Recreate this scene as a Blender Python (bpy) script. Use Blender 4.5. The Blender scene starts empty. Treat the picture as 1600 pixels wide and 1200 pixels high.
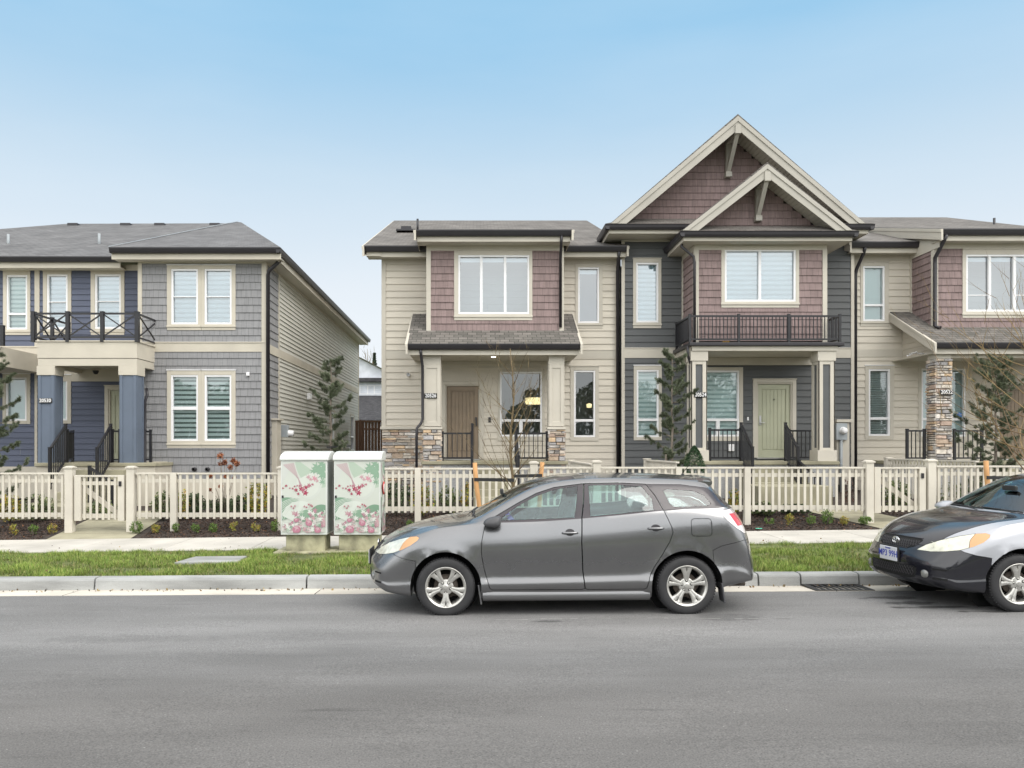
import bpy, bmesh, math, random
import numpy as np
from mathutils import Vector, Matrix, noise
from mathutils.bvhtree import BVHTree
from mathutils.geometry import tessellate_polygon
R = math.radians; PI = math.pi
scene = bpy.context.scene
COL = scene.collection
random.seed(7)

# ---------------- camera, world, sun, exposure ----------------
cam_d = bpy.data.cameras.new('camera'); cam = bpy.data.objects.new('camera', cam_d); COL.objects.link(cam)
cam.location = (0, 0, 1.8); cam.rotation_euler = (R(90), 0, 0)
cam_d.sensor_width = 36; cam_d.lens = 27.0
cam_d.shift_x = 55/1600; cam_d.shift_y = 100/1600
cam_d.clip_start = 0.1; cam_d.clip_end = 3000
scene.camera = cam
scene.render.resolution_x = 1024; scene.render.resolution_y = 768

SUN_EL, SUN_AZ = 50, 130          # azimuth: compass style, 180 = from behind the camera
world = bpy.data.worlds.new('World'); scene.world = world; world.use_nodes = True
wn = world.node_tree.nodes; wl = world.node_tree.links
bg = wn['Background']
sky = wn.new('ShaderNodeTexSky'); sky.sky_type = 'NISHITA'; sky.sun_disc = False
sky.sun_elevation = R(SUN_EL); sky.sun_rotation = R(SUN_AZ)
sky.air_density = 1.0; sky.dust_density = 2.0; sky.ozone_density = 1.5; sky.altitude = 0
# thin high cloud: pale at the horizon, blue band in front, whiter overhead and towards the sun behind the camera
tc = wn.new('ShaderNodeTexCoord'); sep = wn.new('ShaderNodeSeparateXYZ'); wl.new(tc.outputs['Generated'], sep.inputs[0])
def wramp(pts):
    r = wn.new('ShaderNodeValToRGB'); wl.new(sep.outputs['Z'], r.inputs['Fac']); cr = r.color_ramp
    cr.elements[0].position = pts[0][0]; cr.elements[0].color = (*pts[0][1], 1); cr.elements[1].position = pts[-1][0]; cr.elements[1].color = (*pts[-1][1], 1)
    for p, c in pts[1:-1]: cr.elements.new(p).color = (*c, 1)
    return r.outputs[0]
front = wramp([(0.0, (7.2, 7.3, 7.35)), (0.20, (6.0, 6.45, 6.85)), (0.33, (4.4, 5.55, 6.5)), (0.47, (2.35, 4.45, 6.3)), (0.56, (2.4, 4.5, 6.3)), (0.75, (9.5, 9.6, 9.6)), (1.0, (14.5, 14.4, 14.0))])
back = wramp([(0.0, (13.0, 13.2, 13.2)), (0.3, (18.0, 18.2, 18.0)), (1.0, (16.5, 16.3, 15.9))])
mry = wn.new('ShaderNodeMapRange'); mry.inputs[1].default_value = 0.35; mry.inputs[2].default_value = -0.25; wl.new(sep.outputs['Y'], mry.inputs[0])
mixd = wn.new('ShaderNodeMix'); mixd.data_type = 'RGBA'; wl.new(mry.outputs[0], mixd.inputs['Factor']); wl.new(front, mixd.inputs[6]); wl.new(back, mixd.inputs[7])
mixs = wn.new('ShaderNodeMix'); mixs.data_type = 'RGBA'; mixs.inputs['Factor'].default_value = 0.9
wl.new(sky.outputs[0], mixs.inputs[6]); wl.new(mixd.outputs[2], mixs.inputs[7])
# faint uneven haze
cln = wn.new('ShaderNodeTexNoise'); cln.inputs['Scale'].default_value = 2.2; cln.inputs['Detail'].default_value = 7; cmp_ = wn.new('ShaderNodeMapping'); cmp_.inputs['Scale'].default_value = (1, 1, 4); wl.new(tc.outputs['Generated'], cmp_.inputs[0]); wl.new(cmp_.outputs[0], cln.inputs['Vector'])
clr = wn.new('ShaderNodeMapRange'); clr.inputs[1].default_value = 0.42; clr.inputs[2].default_value = 0.8; clr.inputs[3].default_value = 0.0; clr.inputs[4].default_value = 0.14; wl.new(cln.outputs['Fac'], clr.inputs[0])
mixc = wn.new('ShaderNodeMix'); mixc.data_type = 'RGBA'; wl.new(clr.outputs[0], mixc.inputs['Factor']); wl.new(mixs.outputs[2], mixc.inputs[6]); mixc.inputs[7].default_value = (6.8, 7.1, 7.3, 1)
wl.new(mixc.outputs[2], bg.inputs['Color'])
bg.inputs['Strength'].default_value = 0.085
sun_d = bpy.data.lights.new('sun', 'SUN'); sun = bpy.data.objects.new('sun', sun_d); COL.objects.link(sun)
sun_d.energy = 1.1; sun_d.angle = R(42); sun_d.color = (1.0, 0.95, 0.88)
saz = R(SUN_AZ)
sdir = Vector((math.sin(saz)*math.cos(R(SUN_EL)), math.cos(saz)*math.cos(R(SUN_EL)), math.sin(R(SUN_EL))))
sun.rotation_euler = (-sdir).to_track_quat('-Z', 'Y').to_euler(); sun.location = (0, -5, 30)
sun['kind'] = 'structure'
scene.view_settings.view_transform = 'Standard'; scene.view_settings.look = 'None'
scene.view_settings.exposure = 0.74; scene.view_settings.gamma = 1.0

# ---------------- photograph helpers ----------------
def PX(px, Y): return (px-745.0)*Y/1200.0
def PZ(py, Y): return 1.8-(py-700.0)*Y/1200.0

# ---------------- materials ----------------
MATS = {}
def hexc(r, g, b):
    f = lambda c: ((c/255+0.055)/1.055)**2.4 if c/255 > 0.04045 else c/255/12.92
    return (f(r), f(g), f(b))
def mat(name, rgb, rough=0.6, metal=0.0, var=0.08, vscale=2.0, bump=0.0, bscale=60.0, coat=0.0, spec=0.5, stretch=None, fine=0.0, fscale=200., emit=None):
    m = bpy.data.materials.new(name); m.use_nodes = True
    nt = m.node_tree; n = nt.nodes; l = nt.links
    b = n['Principled BSDF']
    b.inputs['Roughness'].default_value = rough; b.inputs['Metallic'].default_value = metal
    b.inputs['Specular IOR Level'].default_value = spec
    b.inputs['Coat Weight'].default_value = coat; b.inputs['Coat Roughness'].default_value = 0.04
    at = n.new('ShaderNodeAttribute'); at.attribute_name = 'Col'
    tcn = n.new('ShaderNodeTexCoord'); mp = n.new('ShaderNodeMapping')
    l.new(tcn.outputs['Object'], mp.inputs[0])
    if stretch: mp.inputs['Scale'].default_value = stretch
    ns = n.new('ShaderNodeTexNoise'); ns.inputs['Scale'].default_value = vscale; ns.inputs['Detail'].default_value = 6
    l.new(mp.outputs[0], ns.inputs['Vector'])
    mr = n.new('ShaderNodeMapRange'); mr.inputs[3].default_value = 1-var*2; mr.inputs[4].default_value = 1+var*2
    mr.inputs[1].default_value = 0.25; mr.inputs[2].default_value = 0.75
    l.new(ns.outputs['Fac'], mr.inputs[0])
    val = mr.outputs[0]
    if fine > 0:
        n2 = n.new('ShaderNodeTexNoise'); n2.inputs['Scale'].default_value = fscale; n2.inputs['Detail'].default_value = 2
        l.new(tcn.outputs['Object'], n2.inputs['Vector'])
        m2 = n.new('ShaderNodeMapRange'); m2.inputs[3].default_value = 1-fine*2; m2.inputs[4].default_value = 1+fine*2
        m2.inputs[1].default_value = 0.25; m2.inputs[2].default_value = 0.75
        l.new(n2.outputs['Fac'], m2.inputs[0])
        mm = n.new('ShaderNodeMath'); mm.operation = 'MULTIPLY'; l.new(val, mm.inputs[0]); l.new(m2.outputs[0], mm.inputs[1]); val = mm.outputs[0]
    vm = n.new('ShaderNodeVectorMath'); vm.operation = 'MULTIPLY'; vm.inputs[0].default_value = rgb
    l.new(at.outputs['Color'], vm.inputs[1])
    vs = n.new('ShaderNodeVectorMath'); vs.operation = 'SCALE'; l.new(vm.outputs[0], vs.inputs[0]); l.new(val, vs.inputs['Scale'])
    l.new(vs.outputs[0], b.inputs['Base Color'])
    if bump > 0:
        nb = n.new('ShaderNodeTexNoise'); nb.inputs['Scale'].default_value = bscale; nb.inputs['Detail'].default_value = 4
        l.new(mp.outputs[0], nb.inputs['Vector'])
        bu = n.new('ShaderNodeBump'); bu.inputs['Strength'].default_value = bump; bu.inputs['Distance'].default_value = 0.02
        l.new(nb.outputs['Fac'], bu.inputs['Height']); l.new(bu.outputs[0], b.inputs['Normal'])
    if emit:
        b.inputs['Emission Color'].default_value = (*emit[0], 1); b.inputs['Emission Strength'].default_value = emit[1]
    MATS[name] = m
    return m

def roofmat(name, c1, c2, gap, sc=0.15):
    m = mat(name, (1, 1, 1), rough=0.92, var=0.10, vscale=1.2, fine=0.12, fscale=90, spec=0.2)
    nt = m.node_tree; n = nt.nodes; l = nt.links
    b = n['Principled BSDF']
    uv = n.new('ShaderNodeUVMap'); uv.uv_map = 'UV'
    br = n.new('ShaderNodeTexBrick'); l.new(uv.outputs[0], br.inputs['Vector'])
    br.inputs['Color1'].default_value = (*c1, 1); br.inputs['Color2'].default_value = (*c2, 1); br.inputs['Mortar'].default_value = (*gap, 1)
    br.inputs['Scale'].default_value = 1.0; br.inputs['Brick Width'].default_value = 0.24; br.inputs['Row Height'].default_value = sc
    br.inputs['Mortar Size'].default_value = 0.007; br.inputs['Bias'].default_value = 0.0
    # large blocks of tabs get slightly different tone
    nb = n.new('ShaderNodeTexNoise'); nb.inputs['Scale'].default_value = 2.2; l.new(uv.outputs[0], nb.inputs['Vector'])
    sp = b.inputs['Base Color'].links[0].from_node
    vmn = n.new('ShaderNodeVectorMath'); vmn.operation = 'MULTIPLY'
    l.new(br.outputs['Color'], vmn.inputs[0]); l.new(sp.outputs[0], vmn.inputs[1])
    l.new(vmn.outputs[0], b.inputs['Base Color'])
    # saw-tooth bump: each course thick at its lower edge
    sx = n.new('ShaderNodeSeparateXYZ'); l.new(uv.outputs[0], sx.inputs[0])
    dv = n.new('ShaderNodeMath'); dv.operation = 'DIVIDE'; l.new(sx.outputs['Y'], dv.inputs[0]); dv.inputs[1].default_value = sc
    fr = n.new('ShaderNodeMath'); fr.operation = 'FRACT'; l.new(dv.outputs[0], fr.inputs[0])
    iv = n.new('ShaderNodeMath'); iv.operation = 'SUBTRACT'; iv.inputs[0].default_value = 1; l.new(fr.outputs[0], iv.inputs[1])
    ad = n.new('ShaderNodeMath'); ad.operation = 'MULTIPLY_ADD'; l.new(br.outputs['Fac'], ad.inputs[0]); ad.inputs[1].default_value = -0.6; l.new(iv.outputs[0], ad.inputs[2])
    bu = n.new('ShaderNodeBump'); bu.inputs['Strength'].default_value = 0.7; bu.inputs['Distance'].default_value = 0.02
    l.new(ad.outputs[0], bu.inputs['Height']); l.new(bu.outputs[0], b.inputs['Normal'])
    return m

def glassmat(name, tint, refl=0.12, rough=0.0, dens=1.0):
    m = bpy.data.materials.new(name); m.use_nodes = True
    nt = m.node_tree; n = nt.nodes; l = nt.links
    n.remove(n['Principled BSDF']); out = n['Material Output']
    tr = n.new('ShaderNodeBsdfTransparent'); tr.inputs[0].default_value = (*tint, 1)
    gl = n.new('ShaderNodeBsdfGlossy'); gl.inputs['Roughness'].default_value = rough; gl.inputs['Color'].default_value = (0.95, 0.98, 1, 1)
    fr = n.new('ShaderNodeFresnel'); fr.inputs['IOR'].default_value = 1.5
    ns = n.new('ShaderNodeTexNoise'); ns.inputs['Scale'].default_value = 0.9; tcn = n.new('ShaderNodeTexCoord'); l.new(tcn.outputs['Object'], ns.inputs['Vector'])
    bu = n.new('ShaderNodeBump'); bu.inputs['Strength'].default_value = 0.04; bu.inputs['Distance'].default_value = 0.1; l.new(ns.outputs['Fac'], bu.inputs['Height'])
    l.new(bu.outputs[0], gl.inputs['Normal'])
    ad = n.new('ShaderNodeMath'); ad.operation = 'ADD'; ad.use_clamp = True; ad.inputs[1].default_value = refl; l.new(fr.outputs[0], ad.inputs[0])
    mx = n.new('ShaderNodeMixShader'); l.new(ad.outputs[0], mx.inputs[0]); l.new(tr.outputs[0], mx.inputs[1]); l.new(gl.outputs[0], mx.inputs[2])
    l.new(mx.outputs[0], out.inputs[0])
    MATS[name] = m
    return m

mat('asphalt', (0.182, 0.180, 0.179), rough=0.88, var=0.07, vscale=1.3, bump=0.6, bscale=90, stretch=(0.4, 1.2, 1), fine=0.19, fscale=90)
mat('concrete_walk', (0.455, 0.435, 0.40), rough=0.88, var=0.09, vscale=1.5, bump=0.15, bscale=80, fine=0.05, fscale=120)
mat('concrete_path', (0.30, 0.28, 0.20), rough=0.9, var=0.15, vscale=2, bump=0.2, bscale=80, fine=0.06)
mat('concrete_curb', (0.285, 0.29, 0.285), rough=0.88, var=0.22, vscale=1.6, bump=0.25, bscale=60, fine=0.08, stretch=(0.6, 1.5, 2.5))
mat('concrete_moss', (0.32, 0.305, 0.205), rough=0.9, var=0.32, vscale=5, bump=0.2)
mat('aggregate', (0.34, 0.34, 0.34), rough=0.9, var=0.05, bump=0.5, bscale=120, fine=0.25, fscale=70)
mat('soil', (0.045, 0.034, 0.028), rough=0.95, var=0.3, vscale=6, bump=1.0, bscale=40)
mat('mulch_chip', (0.075, 0.052, 0.042), rough=0.95, var=0.2, vscale=8)
mat('lawn_soil', (0.10, 0.12, 0.04), rough=0.95, var=0.25, vscale=3, bump=0.6, bscale=30)
mat('grass_blade', (1, 1, 1), rough=0.7, var=0.05, spec=0.2)
mat('leaf', (1, 1, 1), rough=0.6, var=0.1, spec=0.25)
mat('bark', (0.19, 0.16, 0.13), rough=0.9, var=0.2, vscale=10, bump=0.4)
mat('twig', (0.30, 0.25, 0.16), rough=0.8, var=0.15, vscale=10)
mat('fence_paint', (0.57, 0.535, 0.465), rough=0.6, var=0.07, vscale=1.5, bump=0.05, bscale=30, fine=0.02)
mat('trim_tan', (0.535, 0.495, 0.415), rough=0.7, var=0.05, vscale=1.5, fine=0.02)
mat('siding_tan', (0.60, 0.555, 0.475), rough=0.75, var=0.05, vscale=1.2, bump=0.06, bscale=40, fine=0.02, stretch=(0.5, 0.5, 3))
mat('trim_beige', (0.535, 0.50, 0.43), rough=0.7, var=0.045, vscale=1.2, fine=0.02)
mat('trim_taupe', (0.41, 0.39, 0.345), rough=0.7, var=0.05, vscale=1.2, fine=0.02)
mat('siding_slate', (0.10, 0.105, 0.108), rough=0.75, var=0.05, vscale=1.2, fine=0.03, stretch=(0.5, 0.5, 3))
mat('siding_blue', (0.10, 0.115, 0.165), rough=0.75, var=0.07, vscale=1.2, fine=0.03, stretch=(0.5, 0.5, 3))
mat('column_blue', (0.12, 0.15, 0.20), rough=0.7, var=0.04, fine=0.02)
mat('shake_grey', (0.262, 0.262, 0.272), rough=0.85, var=0.05, vscale=3, bump=0.3, bscale=50, stretch=(6, 6, 0.6), fine=0.03)
mat('shake_plum', (0.255, 0.19, 0.185), rough=0.85, var=0.08, vscale=3, bump=0.3, bscale=50, stretch=(6, 6, 0.6), fine=0.03)
mat('soffit', (0.52, 0.49, 0.42), rough=0.6, var=0.02)
mat('gutter_black', (0.022, 0.02, 0.024), rough=0.35, var=0.05, spec=0.5)
mat('rail_black', (0.014, 0.014, 0.017), rough=0.35, var=0.05)
mat('vinyl_white', (0.82, 0.82, 0.83), rough=0.35, var=0.01)
mat('door_brown', (0.235, 0.18, 0.125), rough=0.55, var=0.06, vscale=4)
mat('door_green', (0.44, 0.45, 0.33), rough=0.5, var=0.03, vscale=3)
mat('stone', (1, 1, 1), rough=0.9, var=0.14, vscale=9, bump=0.7, bscale=25, fine=0.08)
mat('mortar', (0.16, 0.15, 0.14), rough=0.95)
mat('room', (0.30, 0.31, 0.30), rough=0.9)
mat('room_pale', (0.24, 0.31, 0.38), rough=0.9)
mat('blind_white', (0.86, 0.90, 0.88), rough=0.8, var=0.02)
mat('blind_sheer', (0.48, 0.57, 0.56), rough=0.8, var=0.02)
mat('blind_dark', (0.16, 0.20, 0.18), rough=0.8)
mat('black_plastic', (0.018, 0.018, 0.019), rough=0.5)
mat('white_sign', (0.85, 0.85, 0.85), rough=0.5, var=0)
mat('meter_grey', (0.33, 0.36, 0.38), rough=0.5)
mat('steel', (0.55, 0.55, 0.55), rough=0.35, metal=0.9)
mat('wood_stake', (0.55, 0.30, 0.13), rough=0.8, var=0.12, vscale=6, stretch=(1, 1, 0.2))
mat('wood_fence', (0.15, 0.085, 0.055), rough=0.85, var=0.15, vscale=3, stretch=(3, 3, 0.3))
mat('lamp_lit', (0.9, 0.8, 0.6), emit=((1.0, 0.78, 0.40), 0.9))
mat('light_lens', (0.9, 0.85, 0.7), emit=((1.0, 0.9, 0.7), 4.0))
mat('house_white', (0.62, 0.65, 0.70), rough=0.8)
roofmat('roof_brown', (0.135, 0.125, 0.115), (0.185, 0.172, 0.16), (0.08, 0.075, 0.07))
roofmat('roof_porch', (0.11, 0.105, 0.095), (0.19, 0.175, 0.16), (0.05, 0.048, 0.045))
roofmat('roof_grey', (0.125, 0.123, 0.125), (0.17, 0.168, 0.17), (0.075, 0.075, 0.075))
roofmat('roof_dark', (0.05, 0.05, 0.055), (0.075, 0.075, 0.08), (0.03, 0.03, 0.03))
glassmat('pane_glass', (0.84, 0.92, 0.92), refl=0.09)
glassmat('pane_glass_upper', (0.66, 0.77, 0.84), refl=0.22)

# ---------------- mesh builder ----------------
class MB:
    def __init__(s): s.v = []; s.f = []; s.m = []; s.c = []; s.sm = []
    def face(s, pts, mi=0, col=(1, 1, 1), sm=False):
        i = len(s.v); s.v.extend([tuple(p) for p in pts]); s.f.append(tuple(range(i, i+len(pts)))); s.m.append(mi); s.c.append(col); s.sm.append(sm)
    def mesh(s, vs, fs, mi=0, col=(1, 1, 1), sm=False):
        i = len(s.v); s.v.extend([tuple(p) for p in vs])
        for f in fs: s.f.append(tuple(i+k for k in f)); s.m.append(mi); s.c.append(col); s.sm.append(sm)
    def hexa(s, p, mi=0, col=(1, 1, 1)):   # 8 points: bottom 4 ccw, top 4
        s.mesh(p, [(3, 2, 1, 0), (4, 5, 6, 7), (0, 1, 5, 4), (1, 2, 6, 5), (2, 3, 7, 6), (3, 0, 4, 7)], mi, col)
    def box(s, x0, x1, y0, y1, z0, z1, mi=0, col=(1, 1, 1)):
        s.hexa([(x0, y0, z0), (x1, y0, z0), (x1, y1, z0), (x0, y1, z0), (x0, y0, z1), (x1, y0, z1), (x1, y1, z1), (x0, y1, z1)], mi, col)
    def tbox(s, T, u0, u1, d0, d1, z0, z1, mi=0, col=(1, 1, 1)):
        s.hexa([T(u0, d0, z0), T(u1, d0, z0), T(u1, d1, z0), T(u0, d1, z0), T(u0, d0, z1), T(u1, d0, z1), T(u1, d1, z1), T(u0, d1, z1)], mi, col)
    def bar(s, a, b, w, h, mi=0, col=(1, 1, 1), up=(0, 0, 1)):   # rectangular bar from a to b
        a = Vector(a); b = Vector(b); d = (b-a).normalized(); u = Vector(up)
        if abs(d.dot(u)) > 0.99: u = Vector((0, 1, 0))
        sx = d.cross(u).normalized()*w/2; sy = sx.cross(d).normalized()*h/2
        s.hexa([a-sx-sy, a+sx-sy, b+sx-sy, b-sx-sy, a-sx+sy, a+sx+sy, b+sx+sy, b-sx+sy], mi, col)
    def tube(s, pts, rad, n=8, mi=0, col=(1, 1, 1), cap=True, sm=True):
        pts = [Vector(p) for p in pts]
        if not hasattr(rad, '__len__'): rad = [rad]*len(pts)
        base = len(s.v); prev = None
        for i, p in enumerate(pts):
            d = (pts[min(i+1, len(pts)-1)]-pts[max(i-1, 0)]).normalized()
            if prev is None:
                u = d.cross(Vector((0, 0, 1)))
                if u.length < 0.05: u = d.cross(Vector((0, 1, 0)))
                u.normalize()
            else:
                u = (prev-d*prev.dot(d)).normalized()
            prev = u; w = d.cross(u)
            for k in range(n):
                a = 2*PI*k/n; q = p+(u*math.cos(a)+w*math.sin(a))*rad[i]; s.v.append(tuple(q))
        for i in range(len(pts)-1):
            for k in range(n):
                a = base+i*n+k; b = base+i*n+(k+1) % n
                s.f.append((a, b, b+n, a+n)); s.m.append(mi); s.c.append(col); s.sm.append(sm)
        if cap:
            s.f.append(tuple(base+k for k in range(n))[::-1]); s.m.append(mi); s.c.append(col); s.sm.append(False)
            e = base+(len(pts)-1)*n
            s.f.append(tuple(e+k for k in range(n))); s.m.append(mi); s.c.append(col); s.sm.append(False)
    def lathe(s, prof, org, axis='Y', n=32, mi=0, col=(1, 1, 1), sm=True):   # prof: (r, t) along axis
        base = len(s.v); o = Vector(org)
        for (r, t) in prof:
            for k in range(n):
                a = 2*PI*k/n; c, q = r*math.cos(a), r*math.sin(a)
                if axis == 'Y': p = (c, t, q)
                elif axis == 'Z': p = (c, q, t)
                else: p = (t, c, q)
                s.v.append(tuple(o+Vector(p)))
        for i in range(len(prof)-1):
            for k in range(n):
                a = base+i*n+k; b = base+i*n+(k+1) % n
                s.f.append((a, b, b+n, a+n)); s.m.append(mi); s.c.append(col); s.sm.append(sm)
    def prism(s, poly, f, a, b, mi=0, col=(1, 1, 1)):   # poly of 2d points, f(p, t) -> 3d
        n = len(poly); vs = [f(p, a) for p in poly]+[f(p, b) for p in poly]
        fs = [tuple(range(n))[::-1], tuple(range(n, 2*n))]+[(i, (i+1) % n, (i+1) % n+n, i+n) for i in range(n)]
        s.mesh(vs, fs, mi, col)
    def build(s, name, mats, parent=None, bevel=0, origin=None, subsurf=0):
        if not isinstance(mats, list): mats = [mats]
        me = bpy.data.meshes.new(name)
        org = Vector(origin) if origin is not None else Vector((0, 0, 0))
        off = world_loc(parent)+(org if parent is None else Vector((0, 0, 0)))
        V = np.array(s.v, dtype=np.float64).reshape(-1, 3)-np.array(off)
        me.from_pydata(V.tolist(), [], s.f)
        me.polygons.foreach_set('material_index', s.m); me.polygons.foreach_set('use_smooth', s.sm)
        for m in mats: me.materials.append(MATS[m] if isinstance(m, str) else m)
        ca = me.color_attributes.new('Col', 'FLOAT_COLOR', 'CORNER')
        tot = np.array([len(f) for f in s.f]); cc = np.repeat(np.array([(*c, 1.0) for c in s.c], dtype=np.float32), tot, axis=0)
        ca.data.foreach_set('color', cc.ravel())
        me.update()
        planar_uv(me, off)
        o = bpy.data.objects.new(name, me); COL.objects.link(o)
        if parent is not None: o.parent = parent
        else: o.location = org
        if bevel:
            bv = o.modifiers.new('bevel', 'BEVEL'); bv.width = bevel; bv.segments = 2; bv.limit_method = 'ANGLE'; bv.angle_limit = R(40)
            me.polygons.foreach_set('use_smooth', [True]*len(me.polygons))
            wm = o.modifiers.new('wn', 'WEIGHTED_NORMAL'); wm.keep_sharp = False
        if subsurf:
            ss = o.modifiers.new('sub', 'SUBSURF'); ss.levels = subsurf; ss.render_levels = subsurf
        return o
def planar_uv(me, off):
    uvl = me.uv_layers.new(name='UV')
    nl = len(me.loops); vi = np.empty(nl, dtype=np.int32); me.loops.foreach_get('vertex_index', vi)
    co = np.empty(len(me.vertices)*3); me.vertices.foreach_get('co', co); co = co.reshape(-1, 3)+np.array(off)
    npoly = len(me.polygons); nr = np.empty(npoly*3); me.polygons.foreach_get('normal', nr); nr = nr.reshape(-1, 3)
    ls = np.empty(npoly, dtype=np.int32); me.polygons.foreach_get('loop_total', ls)
    flip = nr[:, 2] < 0; nr[flip] *= -1
    u = np.stack([-nr[:, 1], nr[:, 0], np.zeros(npoly)], 1); ln = np.linalg.norm(u, axis=1); flat = ln < 0.05
    u[flat] = (1, 0, 0); ln[flat] = 1; u /= ln[:, None]
    v = np.cross(nr, u); v[flat] = (0, 1, 0)
    U = np.repeat(u, ls, axis=0); Vv = np.repeat(v, ls, axis=0); P = co[vi]
    uvl.data.foreach_set('uv', np.stack([(P*U).sum(1), (P*Vv).sum(1)], 1).astype(np.float32).ravel())
def world_loc(o):
    p = Vector((0, 0, 0))
    while o is not None: p = p+o.location; o = o.parent
    return p
def tag(o, label=None, cat=None, group=None, kind=None):
    if label: o['label'] = label
    if cat: o['category'] = cat
    if group: o['group'] = group
    if kind: o['kind'] = kind
    return o
def thing(name, loc, label, cat, group=None):
    o = bpy.data.objects.new(name, None); COL.objects.link(o); o.location = loc; o.empty_display_size = 0.2
    return tag(o, label, cat, group)
def struct(o): o['kind'] = 'structure'; return o
def copy_tree(o, parent=None):
    c = o.copy(); COL.objects.link(c)
    if parent is not None: c.parent = parent
    for ch in [x for x in bpy.data.objects if x.parent == o]: copy_tree(ch, c)
    return c
def text_into(mb, s, size, T, u, d, z, depth=0.003, mi=0, align='CENTER', col=(1, 1, 1), sx=1.0):
    cu = bpy.data.curves.new('t', 'FONT'); cu.body = s; cu.size = size; cu.align_x = align; cu.align_y = 'CENTER'; cu.extrude = depth; cu.resolution_u = 2; cu.offset = size*0.012
    ob = bpy.data.objects.new('t', cu); COL.objects.link(ob); dg = bpy.context.evaluated_depsgraph_get(); dg.update()
    me = bpy.data.meshes.new_from_object(ob.evaluated_get(dg))
    vs = [T(u+v.co.x*sx, d+v.co.z, z+v.co.y) for v in me.vertices]; fs = [tuple(p.vertices) for p in me.polygons]
    mb.mesh(vs, fs, mi, col)
    bpy.data.objects.remove(ob); bpy.data.curves.remove(cu); bpy.data.meshes.remove(me)
# ---------------- setting ----------------
def slope(y):
    t = min(1, max(0, (y-10.0)/2.8)); return 0.006+0.006*t
def gz(x, y, z=0.0):
    return z+slope(y)*max(-30, min(30, x))
def sheet(name, m, prof, x0=-60, x1=60, nx=24, mi=None):
    mb = MB()
    xs = [x0+(x1-x0)*i/nx for i in range(nx+1)]
    for a, b in zip(xs, xs[1:]):
        for (y0, z0), (y1, z1) in zip(prof, prof[1:]):
            mb.face([(a, y0, gz(a, y0, z0)), (b, y0, gz(b, y0, z0)), (b, y1, gz(b, y1, z1)), (a, y1, gz(a, y1, z1))])
    return struct(mb.build(name, m))
# asphalt with long streaks, patches, fine cracks
am = MATS['asphalt']; nt = am.node_tree; n = nt.nodes; l = nt.links; b = n['Principled BSDF']
prev = b.inputs['Base Color'].links[0].from_socket
tcn = n.new('ShaderNodeTexCoord'); mp = n.new('ShaderNodeMapping'); mp.inputs['Scale'].default_value = (0.35, 2.4, 1); l.new(tcn.outputs['Object'], mp.inputs[0])
wv = n.new('ShaderNodeTexNoise'); wv.inputs['Scale'].default_value = 1.1; wv.inputs['Detail'].default_value = 9; wv.inputs['Roughness'].default_value = 0.65; l.new(mp.outputs[0], wv.inputs['Vector'])
r1 = n.new('ShaderNodeMapRange'); r1.inputs[1].default_value = 0.3; r1.inputs[2].default_value = 0.7; r1.inputs[3].default_value = 0.90; r1.inputs[4].default_value = 1.10; l.new(wv.outputs['Fac'], r1.inputs[0])
mp2 = n.new('ShaderNodeMapping'); mp2.inputs['Scale'].default_value = (0.12, 1.0, 1); l.new(tcn.outputs['Object'], mp2.inputs[0])
vo = n.new('ShaderNodeTexNoise'); vo.inputs['Scale'].default_value = 3.0; vo.inputs['Detail'].default_value = 8; vo.inputs['Roughness'].default_value = 0.7; l.new(mp2.outputs[0], vo.inputs['Vector'])
r2 = n.new('ShaderNodeMapRange'); r2.inputs[1].default_value = 0.62; r2.inputs[2].default_value = 0.70; r2.inputs[3].default_value = 1.0; r2.inputs[4].default_value = 0.72; l.new(vo.outputs['Fac'], r2.inputs[0])
# stain blotches near the kerb (oil and damp marks)
sp = n.new('ShaderNodeSeparateXYZ'); l.new(tcn.outputs['Object'], sp.inputs[0])
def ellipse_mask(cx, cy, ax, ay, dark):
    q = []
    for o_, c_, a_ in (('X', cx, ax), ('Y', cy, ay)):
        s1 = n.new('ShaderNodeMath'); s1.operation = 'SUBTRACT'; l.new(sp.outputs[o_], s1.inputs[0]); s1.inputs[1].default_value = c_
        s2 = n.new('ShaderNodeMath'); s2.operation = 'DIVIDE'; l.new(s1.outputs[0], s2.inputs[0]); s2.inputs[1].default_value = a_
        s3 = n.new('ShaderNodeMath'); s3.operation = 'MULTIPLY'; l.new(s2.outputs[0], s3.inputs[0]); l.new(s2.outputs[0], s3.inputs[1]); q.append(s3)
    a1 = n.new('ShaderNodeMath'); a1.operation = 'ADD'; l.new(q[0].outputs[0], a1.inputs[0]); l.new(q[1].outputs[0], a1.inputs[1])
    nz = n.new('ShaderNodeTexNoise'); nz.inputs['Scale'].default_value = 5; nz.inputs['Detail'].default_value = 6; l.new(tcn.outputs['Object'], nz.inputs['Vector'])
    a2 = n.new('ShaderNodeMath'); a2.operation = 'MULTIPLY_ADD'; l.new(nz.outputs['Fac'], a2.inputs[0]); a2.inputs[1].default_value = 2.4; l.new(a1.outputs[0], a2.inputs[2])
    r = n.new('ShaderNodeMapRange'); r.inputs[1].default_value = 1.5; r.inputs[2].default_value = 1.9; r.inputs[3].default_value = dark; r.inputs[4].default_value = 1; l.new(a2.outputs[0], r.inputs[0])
    return r.outputs[0]
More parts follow.
